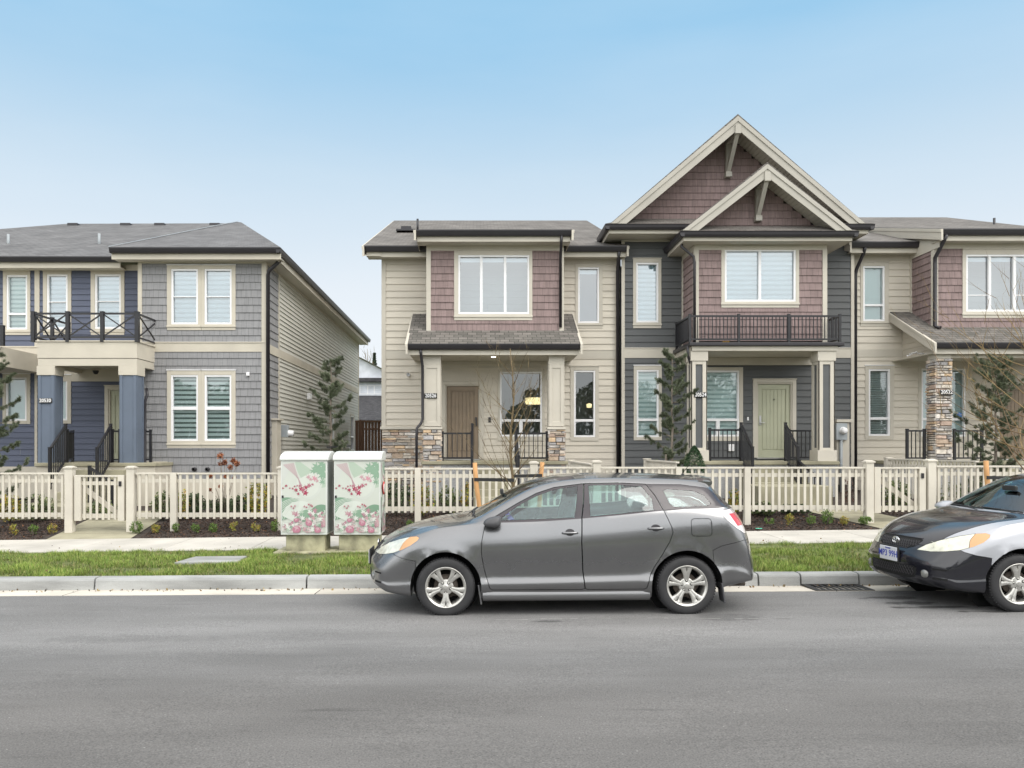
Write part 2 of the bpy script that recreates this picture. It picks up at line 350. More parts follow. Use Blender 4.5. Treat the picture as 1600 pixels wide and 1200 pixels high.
# scattered pale and dark grit
def grit(scale, thr, val):
    vo_ = n.new('ShaderNodeTexVoronoi'); vo_.inputs['Scale'].default_value = scale; l.new(tcn.outputs['Object'], vo_.inputs['Vector'])
    r_ = n.new('ShaderNodeMapRange'); r_.inputs[1].default_value = thr; r_.inputs[2].default_value = thr*1.6; r_.inputs[3].default_value = val; r_.inputs[4].default_value = 1; l.new(vo_.outputs['Distance'], r_.inputs[0]); return r_.outputs[0]
mpc = n.new('ShaderNodeMapping'); mpc.inputs['Scale'].default_value = (0.35, 1.0, 1); l.new(tcn.outputs['Object'], mpc.inputs[0])
nwarp = n.new('ShaderNodeTexNoise'); nwarp.inputs['Scale'].default_value = 2.2; nwarp.inputs['Detail'].default_value = 6; l.new(mpc.outputs[0], nwarp.inputs['Vector'])
vadd = n.new('ShaderNodeVectorMath'); vadd.operation = 'ADD'; l.new(mpc.outputs[0], vadd.inputs[0]); l.new(nwarp.outputs['Color'], vadd.inputs[1])
vc = n.new('ShaderNodeTexVoronoi'); vc.feature = 'DISTANCE_TO_EDGE'; vc.inputs['Scale'].default_value = 0.55; l.new(vadd.outputs[0], vc.inputs['Vector'])
rc = n.new('ShaderNodeMapRange'); rc.inputs[1].default_value = 0.0015; rc.inputs[2].default_value = 0.006; rc.inputs[3].default_value = 0.90; rc.inputs[4].default_value = 1; l.new(vc.outputs['Distance'], rc.inputs[0])
cur = prev
# wear bands along the lanes, with a darker strip where the cars park
ry = n.new('ShaderNodeMapRange'); ry.inputs[1].default_value = 4.0; ry.inputs[2].default_value = 10.0
nyw = n.new('ShaderNodeMath'); nyw.operation = 'MULTIPLY_ADD'; l.new(wv.outputs['Fac'], nyw.inputs[0]); nyw.inputs[1].default_value = 0.9; l.new(sp.outputs['Y'], nyw.inputs[2]); l.new(nyw.outputs[0], ry.inputs[0])
rb = n.new('ShaderNodeValToRGB'); l.new(ry.outputs[0], rb.inputs[0]); rb.color_ramp.elements[0].color = (0.74, 0.72, 0.70, 1); rb.color_ramp.elements[0].position = 0.3; rb.color_ramp.elements[1].color = (0.92, 0.92, 0.92, 1)
for p_, c_ in ((0.50, 0.80), (0.57, 0.98), (0.68, 1.10), (0.80, 0.92)): rb.color_ramp.elements.new(p_).color = (c_, c_, c_, 1)
vb_ = n.new('ShaderNodeVectorMath'); vb_.operation = 'MULTIPLY'; l.new(cur, vb_.inputs[0]); l.new(rb.outputs[0], vb_.inputs[1]); cur = vb_.outputs[0]
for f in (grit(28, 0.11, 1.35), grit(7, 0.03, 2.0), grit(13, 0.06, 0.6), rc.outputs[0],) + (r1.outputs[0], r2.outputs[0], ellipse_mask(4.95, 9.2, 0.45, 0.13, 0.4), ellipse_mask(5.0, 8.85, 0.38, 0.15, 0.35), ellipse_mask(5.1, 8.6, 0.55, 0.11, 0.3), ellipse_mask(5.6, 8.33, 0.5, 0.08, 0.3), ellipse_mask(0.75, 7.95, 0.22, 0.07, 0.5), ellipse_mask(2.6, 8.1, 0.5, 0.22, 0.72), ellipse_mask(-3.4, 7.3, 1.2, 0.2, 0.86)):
    v = n.new('ShaderNodeVectorMath'); v.operation = 'SCALE'; l.new(cur, v.inputs[0]); l.new(f, v.inputs['Scale']); cur = v.outputs[0]
l.new(cur, b.inputs['Base Color'])

sheet('road', 'asphalt', [(-0.6, -0.05), (2, 0.0), (5, 0.02), (8, 0.0), (9.70, -0.035)], nx=48)
# gutter pan, kerb with joints
def runs(x0, x1, step, jit, gap, rnd):
    x = x0; out = []
    while x < x1:
        w = step+rnd.uniform(-jit, jit); out.append((x+gap/2, x+w-gap/2)); x += w
    return out
rnd = random.Random(3)
mb = MB()
for a, b_ in runs(-40, 40, 3.2, 0.3, 0.012, rnd):
    c = rnd.uniform(0.93, 1.06)
    f = lambda x, y, z: (x, y, gz(x, 10.0, z))
    mb.mesh([f(a, 9.69, -0.03), f(b_, 9.69, -0.03), f(b_, 10.16, -0.045), f(a, 10.16, -0.045), f(a, 9.69, -0.2), f(b_, 9.69, -0.2)], [(0, 1, 2, 3), (4, 5, 1, 0)], 0, (c*1.12, c*1.09, c*1.03))
struct(mb.build('gutter_pan', 'concrete_walk'))
mb = MB()
kx = [-40, -31, -26, -22, -17.6, -13.4, -9.2, -5.05, -2.25, 0.6, 3.05, 3.72, 4.28, 5.05, 5.70, 8.5, 11.3, 14.1, 17, 20, 24, 30, 40]
for a, b_ in zip(kx, kx[1:]):
    a += 0.012; b_ -= 0.012; c = rnd.uniform(0.92, 1.08)
    hs = 0.0
    prof = [(10.135, -0.06), (10.15, 0.075), (10.165, 0.098), (10.19, 0.108), (10.33, 0.112), (10.345, 0.10), (10.345, -0.05)]
    np_ = len(prof)
    vs = [(a, y, gz(a, 10.2, z)) for y, z in prof]+[(b_, y, gz(b_, 10.2, z)) for y, z in prof]
    mb.mesh(vs, [(i, i+1, i+1+np_, i+np_) for i in range(np_-1)]+[tuple(range(np_))[::-1], tuple(range(np_, 2*np_))], 0, (c, c, c))
struct(mb.build('kerb', 'concrete_curb', bevel=0.0))
mb = MB()
mb.box(-40, 40, 10.18, 10.33, -0.5, -0.02)
struct(mb.build('kerb_footing', 'soil'))
sheet('verge', 'lawn_soil', [(10.345, 0.085), (11, 0.115), (12.0, 0.13), (12.86, 0.135)])
mb = MB()
rnd = random.Random(5)
x = -40
for a, b_ in runs(-40.3, 40, 1.52, 0.0, 0.012, rnd):
    c = rnd.uniform(0.95, 1.05)
    if -4.9 < (a+b_)/2 < -3.0: c = 1.06
    # joints run square to the street
    mb.mesh([(a, 12.85, gz(a, 12.9, 0.150)), (b_, 12.85, gz(b_, 12.9, 0.150)), (b_, 14.5, gz(b_, 14, 0.170)), (a, 14.5, gz(a, 14, 0.170)), (a, 12.85, gz(a, 12.9, 0.0)), (b_, 12.85, gz(b_, 12.9, 0.0)), (a, 14.5, gz(a, 14, 0.0)), (b_, 14.5, gz(b_, 14, 0.0))],
            [(0, 1, 2, 3), (4, 5, 1, 0), (4, 0, 3, 6), (1, 5, 7, 2)], 0, (c, c*0.995, c*0.98))
struct(mb.build('pavement', 'concrete_walk', bevel=0.006))
sheet('walk_bedding', 'soil', [(12.84, 0.12), (14.52, 0.14)])
sheet('garden_soil', 'soil', [(14.5, 0.15), (15.3, 0.21), (17, 0.34), (19, 0.42), (21, 0.5), (24, 0.5)], nx=60)
sheet('ground', 'lawn_soil', [(24, 0.49), (60, 0.45), (200, 0.4), (1500, 0.4)], x0=-1500, x1=1500, nx=60)
sheet('ground_across_road', 'lawn_soil', [(-1500, 0.0), (-60, 0.05), (-0.6, 0.02)], x0=-1500, x1=1500, nx=40)
# concrete slab lid in the verge
mb = MB(); Y0, Y1 = PX(0, 0)*0+11.35, 12.02
mb.hexa([(-4.47, Y0, 0.0), (-3.55, Y0, 0.0), (-3.6, Y1, 0.0), (-4.40, Y1, 0.0), (-4.47, Y0, gz(-4.4, Y0, 0.150)), (-3.55, Y0, gz(-3.5, Y0, 0.150)), (-3.6, Y1, gz(-3.6, Y1, 0.150)), (-4.40, Y1, gz(-4.4, Y1, 0.150))])
o = mb.build('utility_cover', 'concrete_curb', bevel=0.008, origin=(-4.0, 11.6, 0.1)); tag(o, 'flat grey concrete utility cover sunk in the grass verge', 'utility cover')
# storm drain grate in the gutter
mb = MB()
for i in range(9):
    x = 4.33+i*0.078; mb.box(x, x+0.03, 9.74, 10.1, gz(4.6, 10, -0.035), gz(4.6, 10, -0.022))
mb.box(4.28, 5.03, 9.70, 9.74, gz(4.6, 10, -0.04), gz(4.6, 10, -0.02)); mb.box(4.28, 5.03, 10.1, 10.13, gz(4.6, 10, -0.04), gz(4.6, 10, -0.02))
mb.box(4.28, 4.32, 9.74, 10.1, gz(4.6, 10, -0.04), gz(4.6, 10, -0.02)); mb.box(4.99, 5.03, 9.74, 10.1, gz(4.6, 10, -0.04), gz(4.6, 10, -0.02))
mb.box(4.32, 4.99, 9.74, 10.1, gz(4.6, 10, -0.042), gz(4.6, 10, -0.0405), 1)
o = mb.build('storm_drain', ['black_plastic', 'soil'], origin=(4.65, 9.9, -0.02)); tag(o, 'dark iron storm drain grate in the gutter between the parked cars', 'drain grate')
# garden paths behind the gates (mossy concrete)
def pathway(x0, x1, y0, y1, dz=0.012, skew=0.0):
    mb = MB(); n_ = 6
    prof = [(14.5, 0.15), (15.3, 0.21), (17, 0.34), (19, 0.42), (21, 0.5)]
    def hz(y):
        for (a, za), (b2, zb) in zip(prof, prof[1:]):
            if a <= y <= b2: return za+(zb-za)*(y-a)/(b2-a)
        return 0.5
    ys = [y0+(y1-y0)*i/n_ for i in range(n_+1)]
    for a, b2 in zip(ys, ys[1:]):
        b2 -= 0.01
        mb.face([(x0+skew*(a-y0), a, gz(x0, a, hz(a)+dz)), (x1+skew*(a-y0), a, gz(x1, a, hz(a)+dz)), (x1+skew*(b2-y0), b2, gz(x1, b2, hz(b2)+dz)), (x0+skew*(b2-y0), b2, gz(x0, b2, hz(b2)+dz))])
    struct(mb.build('path', 'concrete_path'))
def hzg(x, y):
    prof = [(14.5, 0.15), (15.3, 0.21), (17, 0.34), (19, 0.42), (21, 0.5), (60, 0.5)]
    for (a, za), (b2, zb) in zip(prof, prof[1:]):
        if a <= y <= b2: return gz(x, y, za+(zb-za)*(y-a)/(b2-a))
    return gz(x, y, 0.2)
pathway(-8.15, -6.55, 14.5, 18.2, skew=-0.15)
pathway(7.75, 9.0, 14.5, 18.2, skew=-0.25)
pathway(0.05, 1.05, 14.5, 18.2)

mat('worn_line', (0.30, 0.295, 0.285), rough=0.9, var=0.25, vscale=7)
mb = MB(); rnl = random.Random(2); x = 0.2
while x < 3.15:
    L = rnl.uniform(0.05, 0.35); y = 8.02+0.05*math.sin(x*1.3)+(0.10*max(0, x-2.5)**2)
    z = gz(x, 8, 0.0)+0.004; mb.face([(x, y, z), (x+L, y-0.004, z+0.0001), (x+L, y+0.010, z), (x, y+0.012, z)]); x += L+rnl.uniform(0.01, 0.14)
struct(mb.build('road_marking', 'worn_line'))
# ---------------- house building kit ----------------
def frontT(y): return lambda u, d, z: (u, y-d, z)
def sideT(x, s): return lambda u, d, z: (x+s*d, u, z)
def intervals(u0, u1, za, zb, holes):
    iv = [(u0, u1)]; zm = (za+zb)/2
    for (a, b, c, d) in holes:
        if c < zm < d:
            out = []
            for (p, q) in iv:
                if b <= p or a >= q: out.append((p, q)); continue
                if a > p: out.append((p, a))
                if b < q: out.append((b, q))
            iv = out
    return [(p, q) for p, q in iv if q-p > 0.004]
def lap(mb, T, u0, u1, z0, z1, holes=(), exp=0.165, t=0.025, mi=0, xl=None, tint=0.03, seed=1):
    rn = random.Random(seed); n = int((z1-z0)/exp+0.999)
    hz = sorted(set([h[2] for h in holes]+[h[3] for h in holes]))
    for i in range(n):
        zb = z0+i*exp; zt = min(zb+exp, z1)
        cuts = [zb]+[z for z in hz if zb+1e-4 < z < zt-1e-4]+[zt]
        c = 1+rn.uniform(-tint, tint)
        jo = rn.uniform(u0, u1)
        for a, b in zip(cuts, cuts[1:]):
            da = t-(t-0.002)*(a-zb)/exp; db = t-(t-0.002)*(b-zb)/exp
            ua, ub = (u0, u1) if xl is None else xl((a+b)/2)
            if ub-ua < 0.02: continue
            for (p, q) in intervals(ua, ub, a, b, holes):
                segs = [(p, q)]
                if q-p > 2.2 and p+0.3 < jo < q-0.3: segs = [(p, jo-0.002), (jo+0.002, q)]
                for (p2, q2) in segs:
                    mb.face([T(p2, da, a), T(q2, da, a), T(q2, db, b), T(p2, db, b)], mi, (c, c, c))
                if a == zb: mb.face([T(p, 0, a), T(q, 0, a), T(q, da, a), T(p, da, a)], mi, (c, c, c))
def shakes(mb, T, u0, u1, z0, z1, holes=(), exp=0.19, t=0.026, mi=0, xl=None, seed=1, wmin=0.10, wmax=0.20, tint=0.08):
    rn = random.Random(seed); n = int((z1-z0)/exp+0.999)
    hz = sorted(set([h[2] for h in holes]+[h[3] for h in holes]))
    for i in range(n):
        zb = z0+i*exp; zt = min(zb+exp, z1)
        cuts = [zb]+[z for z in hz if zb+1e-4 < z < zt-1e-4]+[zt]
        u = u0-rn.uniform(0, 0.1)
        while u < u1:
            w = rn.uniform(wmin, wmax); c = 1+rn.uniform(-tint, tint); tt = t+rn.uniform(-0.003, 0.003); a0, a1 = u+0.0025, u+w-0.0025; u += w
            for a, b in zip(cuts, cuts[1:]):
                ua, ub = (u0, u1) if xl is None else xl((a+b)/2)
                if ub-ua < 0.02: continue
                da = tt-(tt-0.004)*(a-zb)/exp; db = tt-(tt-0.004)*(b-zb)/exp
                for (p, q) in intervals(max(a0, ua), min(a1, ub), a, b, holes):
                    mb.face([T(p, da, a), T(q, da, a), T(q, db, b), T(p, db, b)], mi, (c, c, c*0.99))
                    if a == zb: mb.face([T(p, 0, a), T(q, 0, a), T(q, da, a), T(p, da, a)], mi, (c, c, c))
    for zc in [None]:   # backing sheet seen only in the joints
        cz = sorted(set([z0, z1]+[z for z in hz if z0 < z < z1]))
        for a, b in zip(cz, cz[1:]):
            if xl is None:
                for (p, q) in intervals(u0, u1, a, b, holes): mb.face([T(p, 0.001, a), T(q, 0.001, a), T(q, 0.001, b), T(p, 0.001, b)], mi, (0.4, 0.4, 0.4))
            else:
                m_ = 20
                for k in range(m_):
                    ya = a+(b-a)*k/m_; yb = a+(b-a)*(k+1)/m_; ua, ub = xl(yb)
                    if ub-ua > 0.02: mb.face([T(ua, 0.001, ya), T(ub, 0.001, ya), T(ub, 0.001, yb), T(ua, 0.001, yb)], mi, (0.4, 0.4, 0.4))
def fbox(mb, T, u0, u1, d0, d1, z0, z1, holes, mi=0):   # flat board with holes
    hz = sorted(set([z0, z1]+[z for h in holes for z in h[2:4] if z0 < z < z1]))
    for a, b in zip(hz, hz[1:]):
        for p, q in intervals(u0, u1, a, b, holes): mb.tbox(T, p, q, d0, d1, a, b, mi)

def window(house, T, hole, tr, trimmat, vsplit=(), hbars=(), blind='none', glass='pane_glass', cap=True, sill=True, lower_split=None, seed=0, room='room', label=None, deep=1.6, sash=True, bl=None):
    """hole = frame bounds (u0,u1,z0,z1); tr = outer trim bounds; vsplit fractions; hbars = (cell or None, z, thickness)"""
    u0, u1, z0, z1 = hole; rn = random.Random(seed+int(u0*100))
    fr = MB(); w = 0.05
    F = lambda a, b, c, d, d0=-0.085, d1=0.022: fr.tbox(T, a, b, d0, d1, c, d)
    F(u0, u1, z0, z0+w); F(u0, u1, z1-w, z1); F(u0, u0+w, z0+w, z1-w); F(u1-w, u1, z0+w, z1-w)
    us = [u0+w]+[u0+(u1-u0)*v for v in vsplit]+[u1-w]
    zlow = hbars[0][1] if (lower_split is not None) else z0+w
    for v in us[1:-1]: F(v-0.035, v+0.035, z0+w if lower_split is None else zlow, z1-w, -0.08, 0.018)
    for (cell, z, th) in hbars:
        if cell is None: F(u0+w, u1-w, z-th/2, z+th/2, -0.078, 0.015)
        else: F(us[cell], us[cell+1], z-th/2, z+th/2, -0.07, 0.010 if th > 0.04 else -0.022)
    if lower_split is not None:
        v = u0+(u1-u0)*lower_split; F(v-0.05, v+0.05, z0+w, zlow-0.02, -0.079, 0.016)
    f = fr.build('window', 'vinyl_white', house, bevel=0.005)
    if label: f['label'] = label
    g = MB(); g.face([T(u0+0.02, -0.045, z0+0.02), T(u1-0.02, -0.045, z0+0.02), T(u1-0.02, -0.045, z1-0.02), T(u0+0.02, -0.045, z1-0.02)])
    g.build('pane', glass, f)
    # casing round the window
    if tr:
        a, b, c, d = tr; t = MB(); p = 0.034
        sh = 0.10 if sill else 0
        t.tbox(T, a, u0, 0.0, p, c+sh, d); t.tbox(T, u1, b, 0.0, p, c+sh, d)
        t.tbox(T, u0, u1, 0.0, p, z1, d)
        if z0-(c+sh) > 0.01: t.tbox(T, u0, u1, 0.0, p, c+sh, z0)
        if sill:
            t.tbox(T, a-0.01, b+0.01, 0.0, 0.052, c+sh-0.025, c+sh+0.02); t.tbox(T, a+0.003, b-0.003, 0.0, 0.03, c, c+sh-0.026)
        t.build('trim', trimmat, f, bevel=0.004)
        if cap:
            t = MB(); t.tbox(T, a-0.012, b+0.012, 0.0, 0.05, d+0.001, d+0.022); t.build('flashing', 'vinyl_white' if cap == 'white' else trimmat, f)
    # blind and room
    if blind != 'none':
        bb = MB(); nbl = MB()
        cells = [(us[i], us[i+1]) for i in range(len(us)-1)] if bl is None else bl
        for ci, (ca, cb) in enumerate(cells):
            if blind in ('zebra', 'zebra_dark'):
                z = z1-0.05; k = 0; s1, s2 = 0.075, 0.05
                zend = z0+0.03
                while z > zend:
                    h = (s1 if k % 2 == 0 else s2); zz = max(z-h, zend)
                    bb.tbox(T, ca-0.02, cb+0.02, -0.118, -0.115, zz, z, 0 if k % 2 == 0 else (2 if blind == 'zebra_dark' else 1)); z = zz; k += 1
            elif blind == 'sheer':
                bb.tbox(T, ca-0.02, cb+0.02, -0.118, -0.115, z0+0.02, z1-0.02, 1)
            elif blind == 'slats':
                z = z1-0.05
                while z > z0+0.04:
                    bb.hexa([T(ca-0.02, -0.13, z-0.045), T(cb+0.02, -0.13, z-0.045), T(cb+0.02, -0.10, z-0.012), T(ca-0.02, -0.10, z-0.012), T(ca-0.02, -0.13, z-0.042), T(cb+0.02, -0.13, z-0.042), T(cb+0.02, -0.10, z-0.009), T(ca-0.02, -0.10, z-0.009)], 0); z -= 0.05
            elif blind == 'top':
                bb.tbox(T, ca-0.02, cb+0.02, -0.118, -0.113, z1-0.16, z1-0.02, 0)
        bb.build('blind', ['blind_white', 'blind_sheer', 'blind_dark'], f)
    r = MB(); e = 0.25
    P = [T(u0-e, -deep, z0-e*2), T(u1+e, -deep, z0-e*2), T(u1+e, -deep, z1+e), T(u0-e, -deep, z1+e)]
    Q = [T(u0-0.01, -0.087, z0-0.01), T(u1+0.01, -0.087, z0-0.01), T(u1+0.01, -0.087, z1+0.01), T(u0-0.01, -0.087, z1+0.01)]
    r.face(P)
    for i in range(4): j = (i+1) % 4; r.face([Q[i], Q[j], P[j], P[i]])
    r.build('room', room, f)
    # jamb so that the wall has thickness
    return f

def eave(house, x0, x1, yo, yw, z, endcaps=True, fas=0.26, soffmat='soffit', fasmat='trim_beige', wallend=None):
    """gutter along x at outer y=yo (towards the street), wall at y=yw, top at z"""
    g = MB()
    g.prism([(yo+0.11, z-0.13), (yo+0.03, z-0.13), (yo+0.005, z-0.08), (yo-0.005, z-0.02), (yo-0.012, z), (yo+0.11, z)], lambda p, t: (t, p[0], p[1]), x0, x1)
    g.build('gutter', 'gutter_black', house, bevel=0.004)
    f = MB(); f.box(x0+0.015, x1-0.015, yo+0.112, yo+0.15, z-fas, z+0.01); f.build('fascia', fasmat, house, bevel=0.004)
    s = MB(); n = int((x1-x0)/0.10); zt = z-fas+0.02
    for i in range(n):     # grooved vinyl soffit
        a = x0+0.02+(x1-x0-0.04)*i/n; b = x0+0.02+(x1-x0-0.04)*(i+1)/n
        s.box(a+0.004, b-0.004, yo+0.15, yw, zt, zt+0.01)
    s.box(x0+0.02, x1-0.02, yo+0.15, yw, zt+0.006, zt+0.02)
    s.build('soffit', soffmat, house)
def downspout(house, pts, r=0.038, brackets=()):
    mb = MB(); mb.tube(pts, r, 8)
    for z in brackets:
        p = [q for q in pts][-1]; mb.box(p[0]-0.055, p[0]+0.055, p[1]-0.03, p[1]+0.06, z, z+0.03)
    return mb.build('downspout', 'gutter_black', house)
def roofslab(house, pts, m, th=0.03, name='roof'):
    mb = MB(); pts = [Vector(p) for p in pts]; n = len(pts)
    lo = [p-Vector((0, 0, th)) for p in pts]
    mb.face(pts, 0); mb.face(lo[::-1], 2)
    for i in range(n): j = (i+1) % n; mb.face([lo[i], lo[j], pts[j], pts[i]], 1)
    return mb.build(name, [m, 'gutter_black', 'soffit'], house)
def rake(house, a, b, w=0.24, t=0.05, mat_='trim_beige', trim=True, up=(0, 0, 1)):
    """sloping board between a and b hanging below the roof edge"""
    mb = MB(); a = Vector(a); b = Vector(b); d = (b-a).normalized()
    dn = Vector((0, 0, -w/max(0.3, math.sqrt(d.x**2+d.y**2))))
    side = d.cross(Vector((0, 0, 1))).normalized()*t
    mb.hexa([a+dn, b+dn, b+dn+side, a+dn+side, a, b, b+side, a+side])
    if trim:
        d2 = dn*0.3
        mb.hexa([a+d2-side*0.35, b+d2-side*0.35, b+d2-side*0.01, a+d2-side*0.01, a-side*0.35, b-side*0.35, b-side*0.01, a-side*0.01])
    return mb.build('rake_board', mat_, house, bevel=0.004)
def railing(house, a, b, h=0.92, zf=None, posts=(0, 1), style='bars', sp=0.11, name='railing', post_w=0.06, drop=0.08, posth=0.0):
    """a,b = (x,y,zfloor); sloping when floors differ"""
    mb = MB(); a = Vector(a); b = Vector(b); d = b-a; L = math.hypot(d.x, d.y)
    up = Vector((0, 0, h)); lo = Vector((0, 0, drop))
    mb.bar(a+up, b+up, 0.05, 0.045); mb.bar(a+lo, b+lo, 0.04, 0.04)
    if style == 'bars':
        n = max(1, int(L/sp))
        for i in range(1, n):
            p = a+d*(i/n); mb.bar(p+lo, p+up, 0.02, 0.02)
    else:
        np_ = len(posts)-1
        for i in range(np_):
            p = a+d*posts[i]; q = a+d*posts[i+1]
            mb.bar(p+lo, q+up, 0.03, 0.03); mb.bar(p+up, q+lo, 0.029, 0.029)
    for t in posts:
        p = a+d*t; mb.bar(p-Vector((0, 0, 0.02)), p+up+Vector((0, 0, 0.03+posth)), post_w, post_w)
        mb.bar(p+up+Vector((0, 0, 0.031+posth)), p+up+Vector((0, 0, 0.055+posth)), post_w*1.15, post_w*1.15)
    return mb.build(name, 'rail_black', house)
def door(house, T, u0, u1, z0, z1, m, trimmat, tw=0.11, knob='right', top=0.13, groove=True, knobmat='steel'):
    dm = MB(); cw = 0.012
    dm.tbox(T, u0, u1, -0.10, -0.055, z0, z1)
    b = 0.11; rr = 0.11
    ins = (u0+b, u1-b, z0+0.20, z1-0.13)
    # raised stiles and rails
    for q in ((u0, u0+b, z0, z1), (u1-b, u1, z0, z1), (u0+b, u1-b, z0, z0+0.20), (u0+b, u1-b, z1-0.13, z1)): dm.tbox(T, q[0], q[1], -0.054, -0.030, q[2], q[3])
    n = 6
    for i in range(n):
        a = ins[0]+0.025+(ins[1]-ins[0]-0.05)*i/n; e = ins[0]+0.025+(ins[1]-ins[0]-0.05)*(i+1)/n
        dm.tbox(T, a+0.004, e-0.004, -0.054, -0.040, ins[2]+0.025, ins[3]-0.025)
    d_ = dm.build('door', m, house, bevel=0.004)
    k = MB(); ku = u1-0.065 if knob == 'right' else u0+0.065
    zc = z0+0.96
    k.tbox(T, ku-0.03, ku+0.03, -0.03, -0.01, zc-0.06, zc+0.2)
    s = -1 if knob == 'right' else 1
    k.tbox(T, min(ku, ku+s*0.12), max(ku, ku+s*0.12), 0.015, 0.032, zc-0.01, zc+0.012); k.tbox(T, ku-0.012, ku+0.012, -0.01, 0.03, zc-0.012, zc+0.014)
    k.build('handle', knobmat, d_, bevel=0.004)
    f = MB()
    f.tbox(T, u0-0.05, u0-0.004, -0.12, 0.01, z0, z1+0.01); f.tbox(T, u1+0.004, u1+0.05, -0.12, 0.01, z0, z1+0.01); f.tbox(T, u0-0.05, u1+0.05, -0.12, 0.01, z1+0.01, z1+0.055)
    f.tbox(T, u0-tw-0.04, u0-0.045, 0, 0.035, z0, z1+top); f.tbox(T, u1+0.045, u1+tw+0.04, 0, 0.035, z0, z1+top); f.tbox(T, u0-0.045, u1+0.045, 0, 0.035, z1+0.045, z1+top)
    f.tbox(T, u0-tw-0.055, u1+tw+0.055, 0, 0.05, z1+top+0.001, z1+top+0.03)
    f.build('door_frame', trimmat, d_, bevel=0.004)
    s = MB(); s.tbox(T, u0-0.05, u1+0.05, -0.12, 0.06, z0-0.03, z0-0.002); s.build('threshold', 'steel', d_)
    return d_
def sign(house, T, uc, zc, w, h, txt):
    s = MB(); s.tbox(T, uc-w/2, uc+w/2, 0.0, 0.018, zc-h/2, zc+h/2)
    o = s.build('house_number_sign', 'black_plastic', house, bevel=0.01)
    t = MB(); text_into(t, txt, h*1.05, T, uc, 0.021, zc, mi=0, sx=w/h/4.1*1.38); t.build('digits', 'white_sign', o)
    return o
STONEC = [(0.40, 0.30, 0.22), (0.46, 0.38, 0.30), (0.34, 0.31, 0.28), (0.50, 0.44, 0.37), (0.27, 0.25, 0.24), (0.46, 0.33, 0.21), (0.38, 0.28, 0.22), (0.52, 0.47, 0.42), (0.30, 0.28, 0.27), (0.42, 0.36, 0.30)]
def stone(mb, T, u0, u1, z0, z1, seed=1, big=1.0):
    rn = random.Random(seed); z = z0
    while z < z1-0.03:
        h = min(rn.choice((0.055, 0.075, 0.10, 0.13))*big, z1-z)
        if z1-(z+h) < 0.04: h = z1-z
        u = u0
        while u < u1-0.01:
            w = rn.uniform(0.10, 0.36)*big
            if u1-(u+w) < 0.07: w = u1-u
            sub = [(z, z+h)] if (h < 0.10 or rn.random() < 0.6) else [(z, z+h*0.5), (z+h*0.5, z+h)]
            for (a, b) in sub:
                c = rn.choice(STONEC); k = rn.uniform(0.95, 1.45); c = tuple(x*k*q_ for x, q_ in zip(c, (1, 1.03, 1.06))); d = rn.uniform(0.03, 0.065)
                g = 0.004; m = 0.006+rn.uniform(0, 0.008)
                mb.hexa([T(u+g, 0, a+g), T(u+w-g, 0, a+g), T(u+w-g-m, d, a+g+m), T(u+g+m, d+rn.uniform(-.008, .008), a+g+m), T(u+g, 0, b-g), T(u+w-g, 0, b-g), T(u+w-g-m, d+rn.uniform(-.008, .008), b-g-m), T(u+g+m, d, b-g-m)], 0, c)
            u += w
        z += h
    mb.face([T(u0, 0.012, z0), T(u1, 0.012, z0), T(u1, 0.012, z1), T(u0, 0.012, z1)], 1)
def stonebox(house, x0, x1, y0, y1, z0, z1, seed, name='stone_base'):
    mb = MB(); g = 0.05
    stone(mb, frontT(y0+g), x0+g*0.2, x1-g*0.2, z0, z1, seed)
    stone(mb, sideT(x0+g, -1), y0+g*0.2, y1, z0, z1, seed+1); stone(mb, sideT(x1-g, 1), y0+g*0.2, y1, z0, z1, seed+2)
    return mb.build(name, ['stone', 'mortar'], house, bevel=0.0)
def shell(house, x0, x1, y0, y1, z0, z1, holes=(), m='room'):
    """structural back-up: side and back walls so the house is solid from every side"""
    mb = MB(); mb.face([(x0, y1, z0), (x1, y1, z0), (x1, y1, z1), (x0, y1, z1)]); 
    return mb
WALL = 21.4

# ================= house 20526 (beige, plum bay) =================
def HZ(z): return z
def beige_unit(loc, X0, X1, winU, winL, bayx, baywin, porch, num, seed, left_end, doorx, pwin, label):
    H = thing('townhouse', loc, label, 'townhouse')
    return H
hA = thing('townhouse', (0.6, 21.4, 0.5), 'beige townhouse with plum upper bay, stone wainscot and visible brown door, number 20526', 'townhouse')
T = frontT(WALL)
xl0, xr0 = PX(598, WALL), 3.955
winU = (PX(903, WALL), PX(936, WALL), PZ(505, WALL), PZ(418, WALL)); trU = (PX(898.6, WALL), PX(941.4, WALL), PZ(513, WALL), PZ(412, WALL))
winL = (PX(896.6, WALL), PX(930, WALL), PZ(683, WALL), PZ(579, WALL)); trL = (PX(891, WALL), PX(935.5, WALL), PZ(689, WALL), PZ(573, WALL))
winP = (PX(781, WALL), PX(847, WALL), PZ(682, WALL), PZ(581, WALL)); trP = (PX(778, WALL), PX(851, WALL), PZ(689, WALL), PZ(577, WALL))
dA = (PX(698, WALL), PX(747.5, WALL), PZ(717, WALL), PZ(603.5, WALL)); dhA = (dA[0]-0.06, dA[1]+0.06, dA[2]-0.03, dA[3]+0.06)
belt0, belt1, frz = PZ(560, WALL), PZ(548, WALL), PZ(413, WALL)
mb = MB()
lap(mb, T, xl0+0.09, xr0-0.05, PZ(727, WALL), belt0, [winL, winP, dhA], exp=0.185, seed=11)
lap(mb, T, xl0+0.09, xr0-0.05, belt1, frz, [winU], exp=0.185, seed=12)
fbox(mb, T, xl0+0.09, xr0, 0.0, 0.02, PZ(745, WALL), PZ(727, WALL), [dhA], 0)
mb.tbox(T, PX(690, WALL), xr0, -0.02, 0.012, 0.3, PZ(745, WALL)); mb.build('wall', 'siding_tan', hA)
